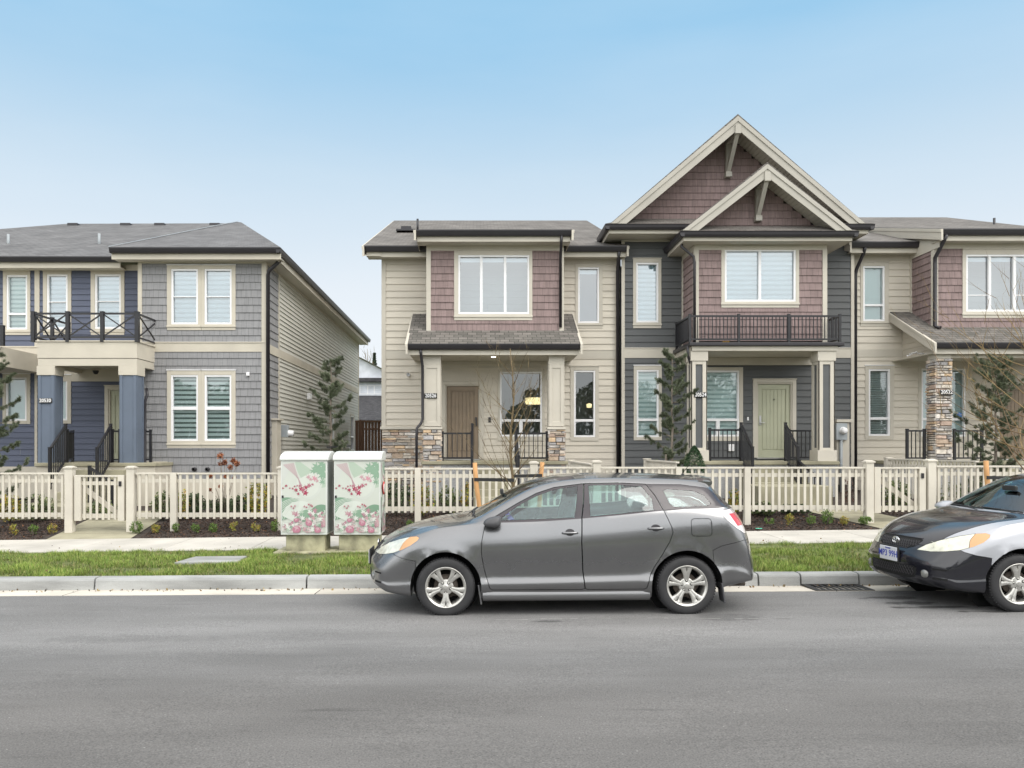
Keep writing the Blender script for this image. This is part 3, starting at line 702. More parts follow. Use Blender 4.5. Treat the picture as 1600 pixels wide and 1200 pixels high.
mb = MB(); mb.box(xl0, xl0+0.01, WALL-0.02, 36.5, 0.4, 7.1); mb.face([(xl0, 36.5, 0.4), (xr0, 36.5, 0.4), (xr0, 36.5, 7.3), (xl0, 36.5, 7.3)])
lap(mb, sideT(xl0, -1), WALL, 36.5, 1.2, 7.2, [], exp=0.185, seed=13)
for sgn, (ya, yb) in enumerate(((20.9, 28.75), (36.6, 28.75))): mb.face([(xl0, ya, 7.1), (xl0, yb, 7.1), (xl0, yb, 10.2)])
mb.build('side_wall', 'siding_tan', hA)
mb = MB()
mb.tbox(T, xl0-0.03, xl0+0.09, 0, 0.035, 2.3, PZ(399, WALL)); mb.box(xl0-0.03, xl0-0.002, WALL, WALL+0.12, 2.3, PZ(399, WALL))
mb.tbox(T, xl0+0.09, xr0, 0.0, 0.026, belt0, belt1); mb.tbox(T, xl0+0.09, xr0, 0.0, 0.036, belt1, belt1+0.03)
mb.tbox(T, xl0+0.09, xr0, 0.0, 0.026, frz, 7.25); mb.tbox(T, xr0-0.08, xr0+0.01, 0, 0.04, 1.2, 7.0)
mb.build('trim', 'trim_beige', hA, bevel=0.004)
mb = MB(); stone(mb, frontT(WALL), xl0-0.02, PX(690, WALL), 0.55, PZ(671, WALL), 21, 1.2); mb.build('stone_base', ['stone', 'mortar'], hA)
mb = MB(); mb.tbox(T, xl0-0.06, PX(692, WALL), 0, 0.10, PZ(671, WALL), PZ(668, WALL)+0.02); mb.build('ledge', 'trim_beige', hA, bevel=0.006)
window(hA, T, winU, trU, 'trim_beige', blind='top', glass='pane_glass_upper', room='room_pale')
window(hA, T, winL, trL, 'trim_beige', hbars=[(None, PZ(657, WALL), 0.07)], cap=True, sill=False, room='room')
window(hA, T, winP, trP, 'trim_beige', hbars=[(None, PZ(657, WALL), 0.07)], lower_split=0.5, sill=False, cap=False, room='room', deep=3.0)
door(hA, T, *dA, 'door_brown', 'trim_beige', knobmat='gutter_black')
# lit pendant inside the porch window
mb = MB(); lx = (PX(834, WALL+1.2)); lz = PZ(627, WALL+1.2)
mb.lathe([(0.0, -0.10), (0.24, -0.09), (0.27, 0.0), (0.25, 0.09), (0.0, 0.10)], (lx, WALL+1.1, lz), 'Z', 24); pl_ = mb.build('pendant_lamp', 'lamp_lit', hA)
mb = MB(); mb.tube([(lx, WALL+1.1, lz+0.1), (lx, WALL+1.1, 3.6)], 0.008); mb.build('lamp_cord', 'gutter_black', pl_)
mb = MB(); lx = (PX(919.5, WALL+1.2)); lz = PZ(634, WALL+1.2); mb.lathe([(0.0, -0.07), (0.07, -0.06), (0.08, 0.04), (0.0, 0.07)], (lx, WALL+1.07, lz), 'Z', 18); mb.build('pendant_lamp', 'lamp_lit', hA)
# upper bay
def plum_bay(H, BY, x0, x1, z0, zfr, ztop, hole, tr, vs, seed, hb=(), blind='top', side=(1, 1), wallY=WALL, bmat='shake_plum', sdrop=0.5):
    T = frontT(BY); mb = MB()
    shakes(mb, T, x0+0.09, x1-0.09, z0, zfr, [hole], seed=seed)
    if side[0]: shakes(mb, sideT(x0, -1), BY+0.09, wallY, z0-sdrop, zfr, seed=seed+1)
    if side[1]: shakes(mb, sideT(x1, 1), BY+0.09, wallY, z0-sdrop, zfr, seed=seed+2)
    mb.build('bay_wall', bmat, H)
    t = MB()
    t.tbox(T, x0-0.03, x0+0.09, 0, 0.035, z0-0.12, zfr); t.tbox(T, x1-0.09, x1+0.03, 0, 0.035, z0-0.12, zfr)
    t.tbox(sideT(x0, -1), BY-0.03, BY+0.09, -0.001, 0.032, z0-0.12, zfr); t.tbox(sideT(x1, 1), BY-0.03, BY+0.09, -0.001, 0.032, z0-0.12, zfr)
    t.tbox(sideT(x0, -1), wallY-0.10, wallY, 0, 0.033, z0-sdrop*0.8, zfr); t.tbox(sideT(x1, 1), wallY-0.10, wallY, 0, 0.033, z0-sdrop*0.8, zfr)
    t.tbox(T, x0-0.03, x1+0.03, 0, 0.026, zfr, ztop); t.tbox(sideT(x0, -1), BY-0.02, wallY, 0, 0.026, zfr, ztop); t.tbox(sideT(x1, 1), BY-0.02, wallY, 0, 0.026, zfr, ztop)
    t.build('bay_trim', 'trim_beige', H, bevel=0.004)
    window(H, T, hole, tr, 'trim_beige', vsplit=vs, hbars=hb, blind=blind, glass='pane_glass_upper', room='room_pale')
B = 20.4
plum_bay(hA, B, PX(668, B), PX(882, B)-0.05, PZ(517, B), PZ(392, B), PZ(376, B), (PX(716, B), PX(827, B), PZ(491, B), PZ(399, B)), (PX(709.6, B), PX(831.7, B), PZ(500.6, B), PZ(391.5, B)), (0.325, 0.66), 31)
G = 19.8
eave(hA, PX(650, G), PX(893, G), G, B, PZ(360, G))
zb = PZ(360, G); bx0, bx1 = PX(650, G), PX(893, G)
RY = 28.7; RZ = PZ(344.5, RY); MZ = PZ(385, 20.9); msl = (RZ-MZ)/(RY-20.9)
jy = 24.6; jz = MZ+(jy-20.9)*msl+0.02
roofslab(hA, [(bx0-0.02, G-0.02, zb+0.02), (bx1+0.02, G-0.02, zb+0.02), (bx1+0.02, jy, jz), (bx0-0.02, jy, jz)], 'roof_brown')
rake(hA, (bx0-0.05, G-0.05, zb), (bx0-0.05, jy, jz-0.02), 0.26); rake(hA, (bx1+0.05, jy, jz-0.02), (bx1+0.05, G-0.05, zb), 0.26)
for xx in (bx0+0.01, bx1-0.02):   # gable infill above the bay sides
    mb = MB(); mb.hexa([(xx, G+0.2, zb-0.26), (xx+0.01, G+0.2, zb-0.26), (xx+0.01, jy, zb-0.26), (xx, jy, zb-0.26), (xx, G+0.2, zb-0.02), (xx+0.01, G+0.2, zb-0.02), (xx+0.01, jy, jz-0.04), (xx, jy, jz-0.04)]); mb.build('cheek_wall', 'trim_beige', hA)
# main roof of the beige unit
ml = PX(568, 20.9); mr = PX(981, 20.9)
eave(hA, ml+0.05, bx0+0.25, 20.9, WALL, MZ); eave(hA, bx1-0.2, mr, 20.9, WALL, MZ)
roofslab(hA, [(ml, 20.88, MZ+0.02), (mr, 20.88, MZ+0.02), (mr, RY, RZ), (ml, RY, RZ)], 'roof_brown')
roofslab(hA, [(ml, RY, RZ), (mr, RY, RZ), (mr, 36.9, MZ+0.02), (ml, 36.9, MZ+0.02)], 'roof_brown')
rake(hA, (ml-0.03, 20.86, MZ), (ml-0.03, RY, RZ-0.02), 0.26); rake(hA, (mr+0.02, 22.4, MZ+(1.5)*msl), (mr+0.02, 20.86, MZ), 0.26)
mb = MB(); mb.hexa([(ml, 20.95, MZ-0.24), (xl0, 20.95, MZ-0.24), (xl0, RY, RZ-0.26), (ml, RY, RZ-0.26), (ml, 20.95, MZ-0.22), (xl0, 20.95, MZ-0.22), (xl0, RY, RZ-0.24), (ml, RY, RZ-0.24)]); mb.build('soffit', 'soffit', hA)
# roof vent and pipe
mb = MB(); vx, vy = PX(635, 24.5), 24.5; vz = MZ+(vy-20.9)*msl
mb.box(vx-0.16, vx+0.16, vy-0.15, vy+0.15, vz, vz+0.16); mb.box(vx-0.30, vx+0.30, vy-0.3, vy+0.3, vz-0.02, vz+0.03); mb.build('roof_vent', 'gutter_black', hA)
mb = MB(); vx = PX(652.5, 24.6); mb.tube([(vx, 24.6, vz), (vx, 24.6, vz+0.46)], 0.035); mb.build('vent_pipe', 'gutter_black', hA)
# porch roof
pw = 19.35
def porch_roof(H, xt0, xt1, xe0, xe1, yw, yo, zt, ze, m='roof_porch'):
    roofslab(H, [(xe0, yo, ze+0.02), (xe1, yo, ze+0.02), (xt1, yw, zt), (xt0, yw, zt)], m, th=0.04)
    eave(H, xe0+0.04, xe1-0.04, yo, yw, ze)
    rake(H, (xe0-0.02, yo-0.05, ze-0.0), (xt0-0.02, yw, zt-0.02), 0.22); rake(H, (xt1+0.02, yw, zt-0.02), (xe1+0.02, yo-0.05, ze), 0.22)
    for xx, xe in ((xt0+0.36, xe0), (xt1-0.38, xe1)):
        mb = MB(); mb.hexa([(xx, yo+0.15, ze-0.24), (xx+0.02, yo+0.15, ze-0.24), (xx+0.02, yw, ze-0.24), (xx, yw, ze-0.24), (xx, yo+0.15, ze-0.05), (xx+0.02, yo+0.15, ze-0.05), (xx+0.02, yw, zt-0.06), (xx, yw, zt-0.06)])
        sd = -1 if xx < (xt0+xt1)/2 else 1; rise_ = (zt-ze)/(yw-yo)
        k = 0
        while ze-0.22+k*0.15 < zt-0.2:
            za = ze-0.22+k*0.15; ya = max(yo+0.16, yo+(za+0.15-ze)/rise_+0.02)
            if ya < yw: mb.hexa([(xx+0.01*(1+sd), ya, za), (xx+0.01*(1+sd)+sd*0.02, ya, za), (xx+0.01*(1+sd)+sd*0.02, yw, za), (xx+0.01*(1+sd), yw, za), (xx+0.01*(1+sd), ya, za+0.15), (xx+0.01*(1+sd)+sd*0.004, ya, za+0.15), (xx+0.01*(1+sd)+sd*0.004, yw, za+0.15), (xx+0.01*(1+sd), yw, za+0.15)])
            k += 1
        mb.build('cheek_wall', 'siding_tan', H)
pe0, pe1 = -1.80, 2.68
PO = 19.65; pze = PZ(538, PO)
porch_roof(hA, pe0+0.02, pe1-0.02, pe0, pe1, WALL, PO, PZ(490, WALL), pze)
def beige_column(H, x0, x1, y, ztop, zl, zb_, seed, panelmat='trim_beige', inset=None):
    w = x1-x0
    m = MB(); m.box(x0-0.015, x1+0.015, y-0.015, y+w+0.015, ztop-0.24, ztop); m.box(x0, x1, y, y+w, zl+0.08, ztop-0.24)
    # recessed panel look: stiles proud of the core
    s = 0.085
    for T_, a, b in ((frontT(y), x0, x1), (sideT(x1, 1), y, y+w), (sideT(x0, -1), y, y+w)):
        m.tbox(T_, a, a+s, 0, 0.02, zl+0.08, ztop-0.24); m.tbox(T_, b-s, b, 0, 0.02, zl+0.08, ztop-0.24)
        m.tbox(T_, a+s, b-s, 0, 0.02, ztop-0.34, ztop-0.24); m.tbox(T_, a+s, b-s, 0, 0.02, zl+0.08, zl+0.2)
    m.box(x0-0.05, x1+0.05, y-0.05, y+w+0.05, zl, zl+0.06)
    o = m.build('column', panelmat, H, bevel=0.005)
    return o
CY = 19.95
cl0, cl1 = PX(662, CY), PX(688, CY); cr0, cr1 = PX(858, CY), PX(881, CY)
zl = PZ(671, CY)
beige_column(hA, cl0, cl1, CY, pze-0.24, zl, 0, 1); beige_column(hA, cr0, cr1, CY, pze-0.24, zl, 0, 2)
stonebox(hA, cl0-0.03, cl1+0.05, CY-0.04, CY+0.5, 0.9, zl, 41, 'column_base'); stonebox(hA, cr0-0.03, cr1+0.05, CY-0.04, CY+0.5, 0.9, zl, 45, 'column_base')
mb = MB(); mb.tbox(T, PX(690, WALL), PX(858, WALL), 0.0, 0.02, PZ(575, WALL), pze-0.24); mb.build('beam', 'trim_beige', hA)
sign(hA, frontT(CY-0.02), PX(673, CY), PZ(618.5, CY), 0.33, 0.13, '20526')
mb = MB(); lx = PX(771, 20.3); mb.lathe([(0, 0), (0.055, 0), (0.06, 0.01)], (lx, 20.3, pze-0.255), 'Z', 20); mb.build('porch_light', 'light_lens', hA)
# porch floor, steps, front walls of exposed aggregate
FZ = PZ(719, WALL)
def porch_base(H, x0, x1, y0, y1, fz, steps, m='aggregate', n=5, rise=0.17, run=0.28):
    mb = MB(); mb.box(x0, x1, y0, y1, 0.25, fz-0.09, 0); mb.build('porch_foundation', m, H)
    mb = MB(); mb.box(x0-0.04, x1+0.04, y0-0.05, y1, fz-0.089, fz); mb.build('porch_floor', 'concrete_path', H, bevel=0.01)
    if steps:
        a, b = steps; mb = MB()
        for i in range(1, n+1): mb.box(a, b, y0-run*i-0.03, y0-run*(i-1)-0.0301, 0.3-i*0.001, fz-rise*i, 0)
        mb.build('steps', 'concrete_path', H, bevel=0.012)
porch_base(hA, cl0-0.02, cr1+0.06, CY-0.03, WALL, FZ, (PX(740, 19.6), PX(805, 19.6)))
railing(hA, (PX(690, CY)+0.02, CY+0.12, FZ), (PX(737, CY), CY+0.12, FZ), h=0.72, posth=0.0)
railing(hA, (PX(806, CY), CY+0.12, FZ), (PX(855, CY), CY+0.12, FZ), h=0.72)
for xx in (PX(738, 19.7), PX(806, 19.7)): railing(hA, (xx, 19.75, FZ), (xx, 18.45, FZ-0.82), h=0.92)
downspout(hA, [(PX(657, 19.7), 19.72, pze-0.12), (PX(657.5, 19.7), 19.76, PZ(553, 19.7)), (PX(660, 19.8), 19.86, PZ(572, 19.8)), (PX(660, 19.8), 19.88, PZ(655, 19.8)), (PX(657, 19.8), 19.86, PZ(662, 19.8)), (PX(651, 19.7), 19.80, PZ(669, 19.7)), (PX(650.5, 19.7), 19.80, PZ(680, 19.7)), (PX(650.5, 19.7), 19.80, 0.5)])
downspout(hA, [(PX(665.5, 20.5), 20.95, MZ-0.1), (PX(666, 20.6), 21.1, MZ-0.35), (PX(667, 20.9), 21.28, MZ-0.6), (PX(667, 20.9), 21.28, 5.3)])
downspout(hA, [(PX(878, G), G+0.06, zb-0.12), (PX(877.5, G), G+0.1, zb-0.3), (PX(875.5, B), B-0.06, zb-0.6), (PX(875.5, B), B-0.06, PZ(512, B))])
downspout(hA, [(PX(968, 20.9), 20.95, MZ-0.12), (PX(967, 21), 21.1, MZ-0.35), (PX(965.5, 21.2), 21.28, MZ-0.6), (PX(965.5, 21.3), 21.30, 0.6)], r=0.045)
mb = MB(); mb.tbox(T, PX(802, WALL), PX(812, WALL), 0, 0.09, PZ(705, WALL), PZ(695, WALL)); mb.build('outlet_cover', 'vinyl_white', hA, bevel=0.01)
mb = MB(); mb.tbox(T, PX(763, WALL), PX(767, WALL), 0, 0.03, PZ(660, WALL), PZ(652, WALL)); mb.build('doorbell', 'black_plastic', hA)
mb = MB(); cx_, cz_ = PX(638.5, WALL), PZ(586, WALL); mb.lathe([(0, 0.10), (0.035, 0.10), (0.05, 0.06), (0.05, 0)], (cx_, WALL-0.12, cz_), 'Y', 16); mb.build('camera_bracket', 'vinyl_white', hA)

# ================= house 20524 (dark middle, gables) =================
hB = thing('townhouse', (7.2, 21.2, 0.5), 'dark slate townhouse with two nested plum gables and pale green door, number 20524', 'townhouse')
WB = 21.2; T = frontT(WB)
x0, x1 = 3.99, PX(1334, WB)
wU = (PX(993.75, WB), PX(1028.5, WB), PZ(504, WB), PZ(410.6, WB)); tU = (PX(989, WB), PX(1033, WB), PZ(513, WB), PZ(404.5, WB))
wL = (PX(994.5, WB), PX(1029, WB), PZ(683, WB), PZ(578, WB)); tL = (PX(990, WB), PX(1033.7, WB), PZ(688, WB), PZ(571.5, WB))
wP = (PX(1098, WB), PX(1154.5, WB), PZ(682, WB), PZ(579, WB)); tP = (PX(1092, WB), PX(1160.5, WB), PZ(689, WB), PZ(574, WB))
dB = (PX(1184.6, WB), PX(1235, WB), PZ(715, WB), PZ(600.6, WB)); dh = (dB[0]-0.06, dB[1]+0.06, dB[2]-0.03, dB[3]+0.06)
b0, b1 = PZ(559.5, WB), PZ(545, WB); ft = PZ(378, WB)
mb = MB()
lap(mb, T, x0+0.09, x1-0.09, 1.0, b0, [wL, wP, dh], exp=0.185, seed=51); lap(mb, T, x0+0.09, x1-0.09, b1, ft, [wU], exp=0.185, seed=52)
mb.build('wall', 'siding_slate', hB)
mb = MB()
mb.tbox(T, x0, x0+0.09, 0, 0.034, 1.0, 7.6); mb.tbox(T, x1-0.09, x1, 0, 0.034, 1.0, 7.6)
mb.tbox(T, x0+0.09, x1-0.09, 0, 0.026, b0, b1); mb.tbox(T, x0+0.09, x1-0.09, 0, 0.038, b1, b1+0.03); mb.tbox(T, x0+0.09, x1-0.09, 0, 0.026, ft, 7.8)
mb.tbox(T, x0+1.6, x1-1.15, 0, 0.10, b0-0.20, b0-0.002)
mb.build('trim', 'trim_beige', hB, bevel=0.004)
mb = MB(); mb.box(x0, x0+0.01, WB+0.15, 34, 0.5, 7.8); mb.box(x1-0.01, x1, WB+0.15, 34, 0.5, 7.8); mb.box(x0, x1, 34, 34.02, 0.5, 7.8); mb.tbox(T, x0+0.05, x1-0.05, 0, 0.03, 0.3, 1.02); mb.build('side_wall', 'siding_slate', hB)
window(hB, T, wU, tU, 'trim_beige', blind='zebra', glass='pane_glass_upper', room='room_pale')
window(hB, T, wL, tL, 'trim_beige', hbars=[(None, PZ(656, WB), 0.07)], blind='zebra', sill=False, cap='white')
window(hB, T, wP, tP, 'trim_beige', hbars=[(None, PZ(656, WB), 0.07)], lower_split=0.42, blind='zebra', sill=False, cap=False)
door(hB, T, *dB, 'door_green', 'trim_beige', knob='left')
mb = MB(); mb.lathe([(0, 0.03), (0.02, 0.025), (0.02, 0)], ((dB[0]+dB[1])/2, WB+0.015, dB[3]-0.42), 'Y', 10); mb.build('peephole', 'gutter_black', hB)
# upper bay
B2 = 20.0; bx0, bx1 = PX(1086, B2), PX(1290, B2)
plum_bay(hB, B2, bx0, bx1, PZ(533, B2)+0.0, PZ(391, B2), PZ(376, B2), (PX(1132, B2), PX(1243, B2), PZ(471.5, B2), PZ(390, B2)), (PX(1126.6, B2), PX(1248, B2), PZ(481, B2), PZ(386, B2)), (0.495,), 61, blind='zebra', wallY=WB, sdrop=0.0)
# hip skirt and gutter round the bay
G2 = 19.45; zg = PZ(361, G2); gx0, gx1 = PX(1063, G2), PX(1342, G2)
def gutter_x(H, x0, x1, y, z):
    g = MB(); g.prism([(y+0.11, z-0.13), (y+0.03, z-0.13), (y+0.005, z-0.08), (y-0.005, z-0.02), (y-0.012, z), (y+0.11, z)], lambda p, t: (t, p[0], p[1]), x0, x1); return g
def skirt(H, x0, x1, yo, yw, zt, hw, fas=0.22, roofm='roof_brown', apron=0.55, rise=0.24):
    g = gutter_x(H, x0, x1, yo, zt)
    for s, x in ((-1, x0), (1, x1)):
        g.prism([(x+0.012*s, zt), (x, zt-0.08), (x-0.03*s, zt-0.13), (x-0.11*s, zt-0.13), (x-0.11*s, zt)], lambda p, t: (p[0], t, p[1]), yo, yw)
    g.build('gutter', 'gutter_black', H)
    f = MB(); f.box(x0+0.112, x1-0.112, yo+0.112, yo+0.145, zt-fas, zt); f.box(x0+0.112, x0+0.145, yo+0.146, yw, zt-fas, zt); f.box(x1-0.145, x1-0.112, yo+0.146, yw, zt-fas, zt); f.build('fascia', 'trim_beige', H, bevel=0.004)
    s = MB(); s.box(x0+0.12, x1-0.12, yo+0.12, yw, zt-fas+0.01, zt-fas+0.03); s.build('soffit', 'soffit', H)
    r = MB(); a = apron
    r.face([(x0, yo, zt+0.012), (x1, yo, zt+0.012), (x1-a, yo+a, zt+rise), (x0+a, yo+a, zt+rise)])
    r.face([(x0, yo, zt+0.012), (x0+a, yo+a, zt+rise), (x0+a, yw, zt+rise), (x0, yw, zt+0.012)]); r.face([(x1, yo, zt+0.012), (x1, yw, zt+0.012), (x1-a, yw, zt+rise), (x1-a, yo+a, zt+rise)])
    r.build('skirt_roof', roofm, H)
skirt(hB, gx0, gx1, G2, WB, zg, None, apron=0.6, rise=0.30)
BIG_Y = 20.35; zbg = PZ(350, BIG_Y); wx0, wx1 = PX(946, BIG_Y), PX(1367, BIG_Y)
skirt(hB, wx0, wx1, BIG_Y, WB+0.6, zbg, None, apron=0.75, rise=0.36)
def gable(H, cx, hw, ye, zfoot, zap, ywall, yback, seed, w=0.27, brk=0.0, trimw=0.3):
    """front gable: barge boards at y=ye, shingled wall at ywall, roof running back to yback"""
    sl = (zap-zfoot)/hw
    th = math.atan(sl); nx, nz = math.sin(th), math.cos(th)
    for s in (-1, 1):
        # roof plane
        foot = Vector((cx+s*hw, ye, zfoot)); ap = Vector((cx, ye, zap))
        mb = MB(); t = 0.045
        a, b = foot, ap; c = Vector((cx, yback, zap)); d = Vector((cx+s*hw, yback, zfoot))
        lo = Vector((-s*nx*t, 0, -nz*t))
        mb.mesh([a, b, c, d, a+lo, b+Vector((0, 0, -t/nz)), c+Vector((0, 0, -t/nz)), d+lo], [(0, 1, 2, 3), (7, 6, 5, 4), (0, 4, 5, 1), (3, 2, 6, 7), (0, 3, 7, 4)])
        mb.build('roof', ['roof_brown'], H)
        # barge board (two steps)
        mb = MB()
        for (dep, w0, w1, y0, y1) in ((0, 0.045, 0.045+w, ye+0.0, ye+0.04), (1, 0.045, 0.045+w*0.38, ye-0.025, ye-0.0005)):
            def off(k): return [(cx+s*hw-s*0*nx, zfoot-k/nz), (cx, zap-k/nz)]
            (fx, fz), (ax_, az) = off(w0); (fx2, fz2), (ax2, az2) = off(w1)
            # foot cut horizontal
            xcut = cx+s*(hw-(w1-w0)/sl*0/1)
            inner = cx+s*(hw-(w1-0.045)/nz/sl)
            pts = [(fx, zfoot-0.02), (ax_, az), (ax2, az2), (inner, zfoot-0.02)]
            mb.prism(pts, lambda p, t_: (p[0], t_, p[1]), y0, y1)
        mb.build('barge_board', 'trim_taupe', H, bevel=0.004)
        # soffit under the overhang, grooved
        mb = MB(); L = math.hypot(hw, zap-zfoot); n = int(L/0.11)
        for i in range(n):
            u0 = i/n+0.003; u1 = (i+1)/n-0.003
            def pt(u, y, k): return (cx+s*hw*(1-u), y, zfoot+(zap-zfoot)*u-k/nz)
            mb.hexa([pt(u0, ye+0.04, 0.13), pt(u1, ye+0.04, 0.13), pt(u1, ywall, 0.13), pt(u0, ywall, 0.13), pt(u0, ye+0.04, 0.12), pt(u1, ye+0.04, 0.12), pt(u1, ywall, 0.12), pt(u0, ywall, 0.12)])
        pt = lambda u, y, k: (cx+s*hw*(1-u), y, zfoot+(zap-zfoot)*u-k/nz)
        mb.face([pt(0, ye+0.03, 0.11), pt(1, ye+0.03, 0.11), pt(1, ywall, 0.11), pt(0, ywall, 0.11)])
        mb.build('soffit', 'soffit', H)
    mb = MB(); k = 0.13/nz
    xl = lambda z: (cx-max(0, (zap-k-z)/sl), cx+max(0, (zap-k-z)/sl))
    shakes(mb, frontT(ywall), cx-hw, cx+hw, zfoot-0.05, zap-k, [], seed=seed, xl=xl)
    mb.build('gable_wall', 'shake_plum', H)
    # timber knee bracket
    m = MB(); zb_ = zap-0.045/nz-w/nz
    zt_ = zb_+0.10; hgt = brk
    m.box(cx-0.065, cx+0.065, ye+0.03, ywall-0.03, zt_-0.19, zt_); m.box(cx-0.075, cx+0.075, ye-0.04, ye+0.13, zt_-0.21, zt_+0.02)
    m.box(cx-0.065, cx+0.065, ywall-0.16, ywall-0.03, zt_-hgt, zt_-0.19); m.box(cx-0.085, cx+0.085, ywall-0.19, ywall-0.03, zt_-hgt-0.14, zt_-hgt)
    m.bar((cx, ywall-0.11, zt_-hgt+0.03), (cx, ye+0.06, zt_-0.16), 0.11, 0.10)
    m.build('gable_bracket', 'trim_taupe', H, bevel=0.006)
zf = zbg+0.03
gable(hB, PX(1153, 20.35), (PX(1352, 20.35)-PX(955, 20.35))/2, 20.35, zf, PZ(178, 20.35), 21.25, 33.0, 71, w=0.27, brk=0.95)
gable(hB, PX(1199, 19.45), (PX(1334, 19.45)-PX(1069, 19.45))/2, 19.45, zg+0.03, PZ(253, 19.45), 20.2, 22.5, 72, w=0.25, brk=0.9)
# a ridge board behind the big gable, balcony deck
DY = 19.55; dz = PZ(535, DY)
dx0, dx1 = PX(1078, DY), PX(1312, DY)
mb = MB(); mb.box(dx0-0.02, dx1+0.10, DY-0.06, WB-0.02, dz-0.09, dz); mb.build('balcony_deck', 'gutter_black', hB, bevel=0.01)
mb = MB(); bz1 = dz-0.09; bz0 = PZ(548, DY)
mb.box(dx0+0.06, dx1-0.03, DY+0.02, DY+0.14, bz0, bz1); mb.box(dx0+0.06, dx0+0.18, DY+0.14, WB, bz0, bz1); mb.box(dx1-0.15, dx1-0.03, DY+0.14, WB, bz0, bz1)
mb.box(dx0+0.18, dx1-0.15, DY+0.14, WB, bz0+0.01, bz0+0.04)
mb.build('beam', 'trim_beige', hB, bevel=0.005)
railing(hB, (dx0, DY, dz+0.0), (dx1, DY, dz), h=PZ(494, DY)-dz, posts=(0, 0.325, 0.66, 1), sp=0.095, name='balcony_railing')
railing(hB, (dx0, DY+0.06, dz), (dx0, WB-0.35, dz), h=PZ(494, DY)-dz, posts=(1,), sp=0.095, name='balcony_railing')
railing(hB, (dx1, DY+0.06, dz), (dx1, WB-0.35, dz), h=PZ(494, DY)-dz, posts=(1,), sp=0.095, name='balcony_railing')
CB = 19.62
def slate_column(x0, x1, y, zt, zb_):
    w = x1-x0; m = MB()
    m.box(x0+0.03, x1-0.03, y+0.03, y+w-0.03, zb_, zt, 1); s = 0.115
    for T_, a, b in ((frontT(y+0.03), x0, x1), (sideT(x1-0.03, 1), y, y+w), (sideT(x0+0.03, -1), y, y+w)):
        m.tbox(T_, a, a+s, 0, 0.03, zb_+0.28, zt-0.25); m.tbox(T_, b-s, b, 0, 0.03, zb_+0.28, zt-0.25); m.tbox(T_, a+s, b-s, 0, 0.028, zt-0.34, zt-0.25); m.tbox(T_, a+s, b-s, 0, 0.028, zb_+0.28, zb_+0.34)
    m.box(x0-0.02, x1+0.02, y-0.02, y+w+0.02, zt-0.25, zt); m.box(x0-0.035, x1+0.035, y-0.035, y+w+0.035, zb_, zb_+0.28)
    m.build('column', ['trim_beige', 'siding_slate'], hB, bevel=0.005)
FB = PZ(719, WB)
slate_column(PX(1080, CB), PX(1105, CB), CB, bz0, FB); slate_column(PX(1279, CB), PX(1304.5, CB), CB, bz0, FB)
sign(hB, frontT(CB-0.0), PX(1094.5, CB), PZ(617, CB), 0.33, 0.13, '20524')
porch_base(hB, PX(1080, CB)-0.05, PX(1304, CB)+0.05, CB-0.05, WB, FB, (PX(1170, 19), PX(1262, 19)))
mb = MB(); mb.box(PX(1180, 17.3), PX(1295, 17.3), 17.1, 18.1, 0.4, PZ(758, 17.6)); mb.build('landing_slab', 'concrete_path', hB, bevel=0.015)
hr = 0.80
railing(hB, (PX(1109, 19.8), 19.8, FB), (PX(1157, 19.8), 19.8, FB), h=hr, posth=0.0)
railing(hB, (PX(1157, 19.8), 19.74, FB), (PX(1177, 18.7), 18.75, FB-0.62), h=0.94)
railing(hB, (PX(1226, 19.8), 19.74, FB), (PX(1248, 18.7), 18.75, FB-0.62), h=0.94)
railing(hB, (PX(1249, 18.72), 18.72, FB-0.62), (PX(1283, 17.6), 17.7, FB-1.0), h=0.62)
railing(hB, (PX(1230, 20.9), 20.8, FB), (PX(1276, 20.9), 20.8, FB), h=hr)
# electric meter box
mb = MB(); mx0, mx1 = PX(1306, 20.9), PX(1326, 20.9); mb.box(mx0, mx1, 20.85, WB, 0.8, PZ(660, 20.9)); mb.box(mx0-0.03, mx1+0.06, 20.78, WB, PZ(660, 20.9), PZ(655.5, 20.9)); mp_ = mb.build('meter_post', 'trim_beige', hB, bevel=0.006)
def meter(H, x, y, z, s=1):
    mb = MB(); mb.box(x-0.15, x+0.15, y-0.10, y, z-0.25, z+0.2); m_ = mb.build('meter_box', 'meter_grey', H, bevel=0.01)
    mb = MB(); mb.lathe([(0, -0.13), (0.06, -0.13), (0.085, -0.10), (0.09, -0.02), (0.10, -0.02), (0.10, 0)], (x+0.03, y-0.10, z), 'Y', 24); mb.build('meter_dial', 'vinyl_white', m_)
    mb = MB(); mb.tube([(x, y-0.05, z-0.25), (x, y-0.05, 0.6)], 0.04, 10); mb.build('conduit', 'meter_grey', m_)
meter(hB, PX(1313, 20.8)+0.02, 20.85, PZ(673, 20.8))
mb = MB(); mb.tbox(T, PX(1137.5, WB), PX(1146, WB), 0, 0.08, PZ(705, WB), PZ(694, WB)); mb.build('outlet_cover', 'vinyl_white', hB, bevel=0.01)
mb = MB(); mb.tbox(T, PX(1167, WB), PX(1169.5, WB), 0, 0.03, PZ(657, WB), PZ(651.5, WB)); mb.build('doorbell', 'vinyl_white', hB)
downspout(hB, [(PX(1055, 20.7), 19.9, zg-0.12), (PX(1060, 20.2), 19.9, zg-0.27), (PX(1082, 19.95), 19.85, zg-0.55), (PX(1083.5, 19.95), 19.85, zg-0.7), (PX(1083.5, 19.95), 19.85, dz+0.02)])
downspout(hB, [(PX(1074.5, 19.6), 19.6, dz-0.08), (PX(1075, 19.6), 19.6, dz-0.33), (PX(1079, 19.8), 19.75, dz-0.55), (PX(1079, 19.8), 19.75, 0.6)])
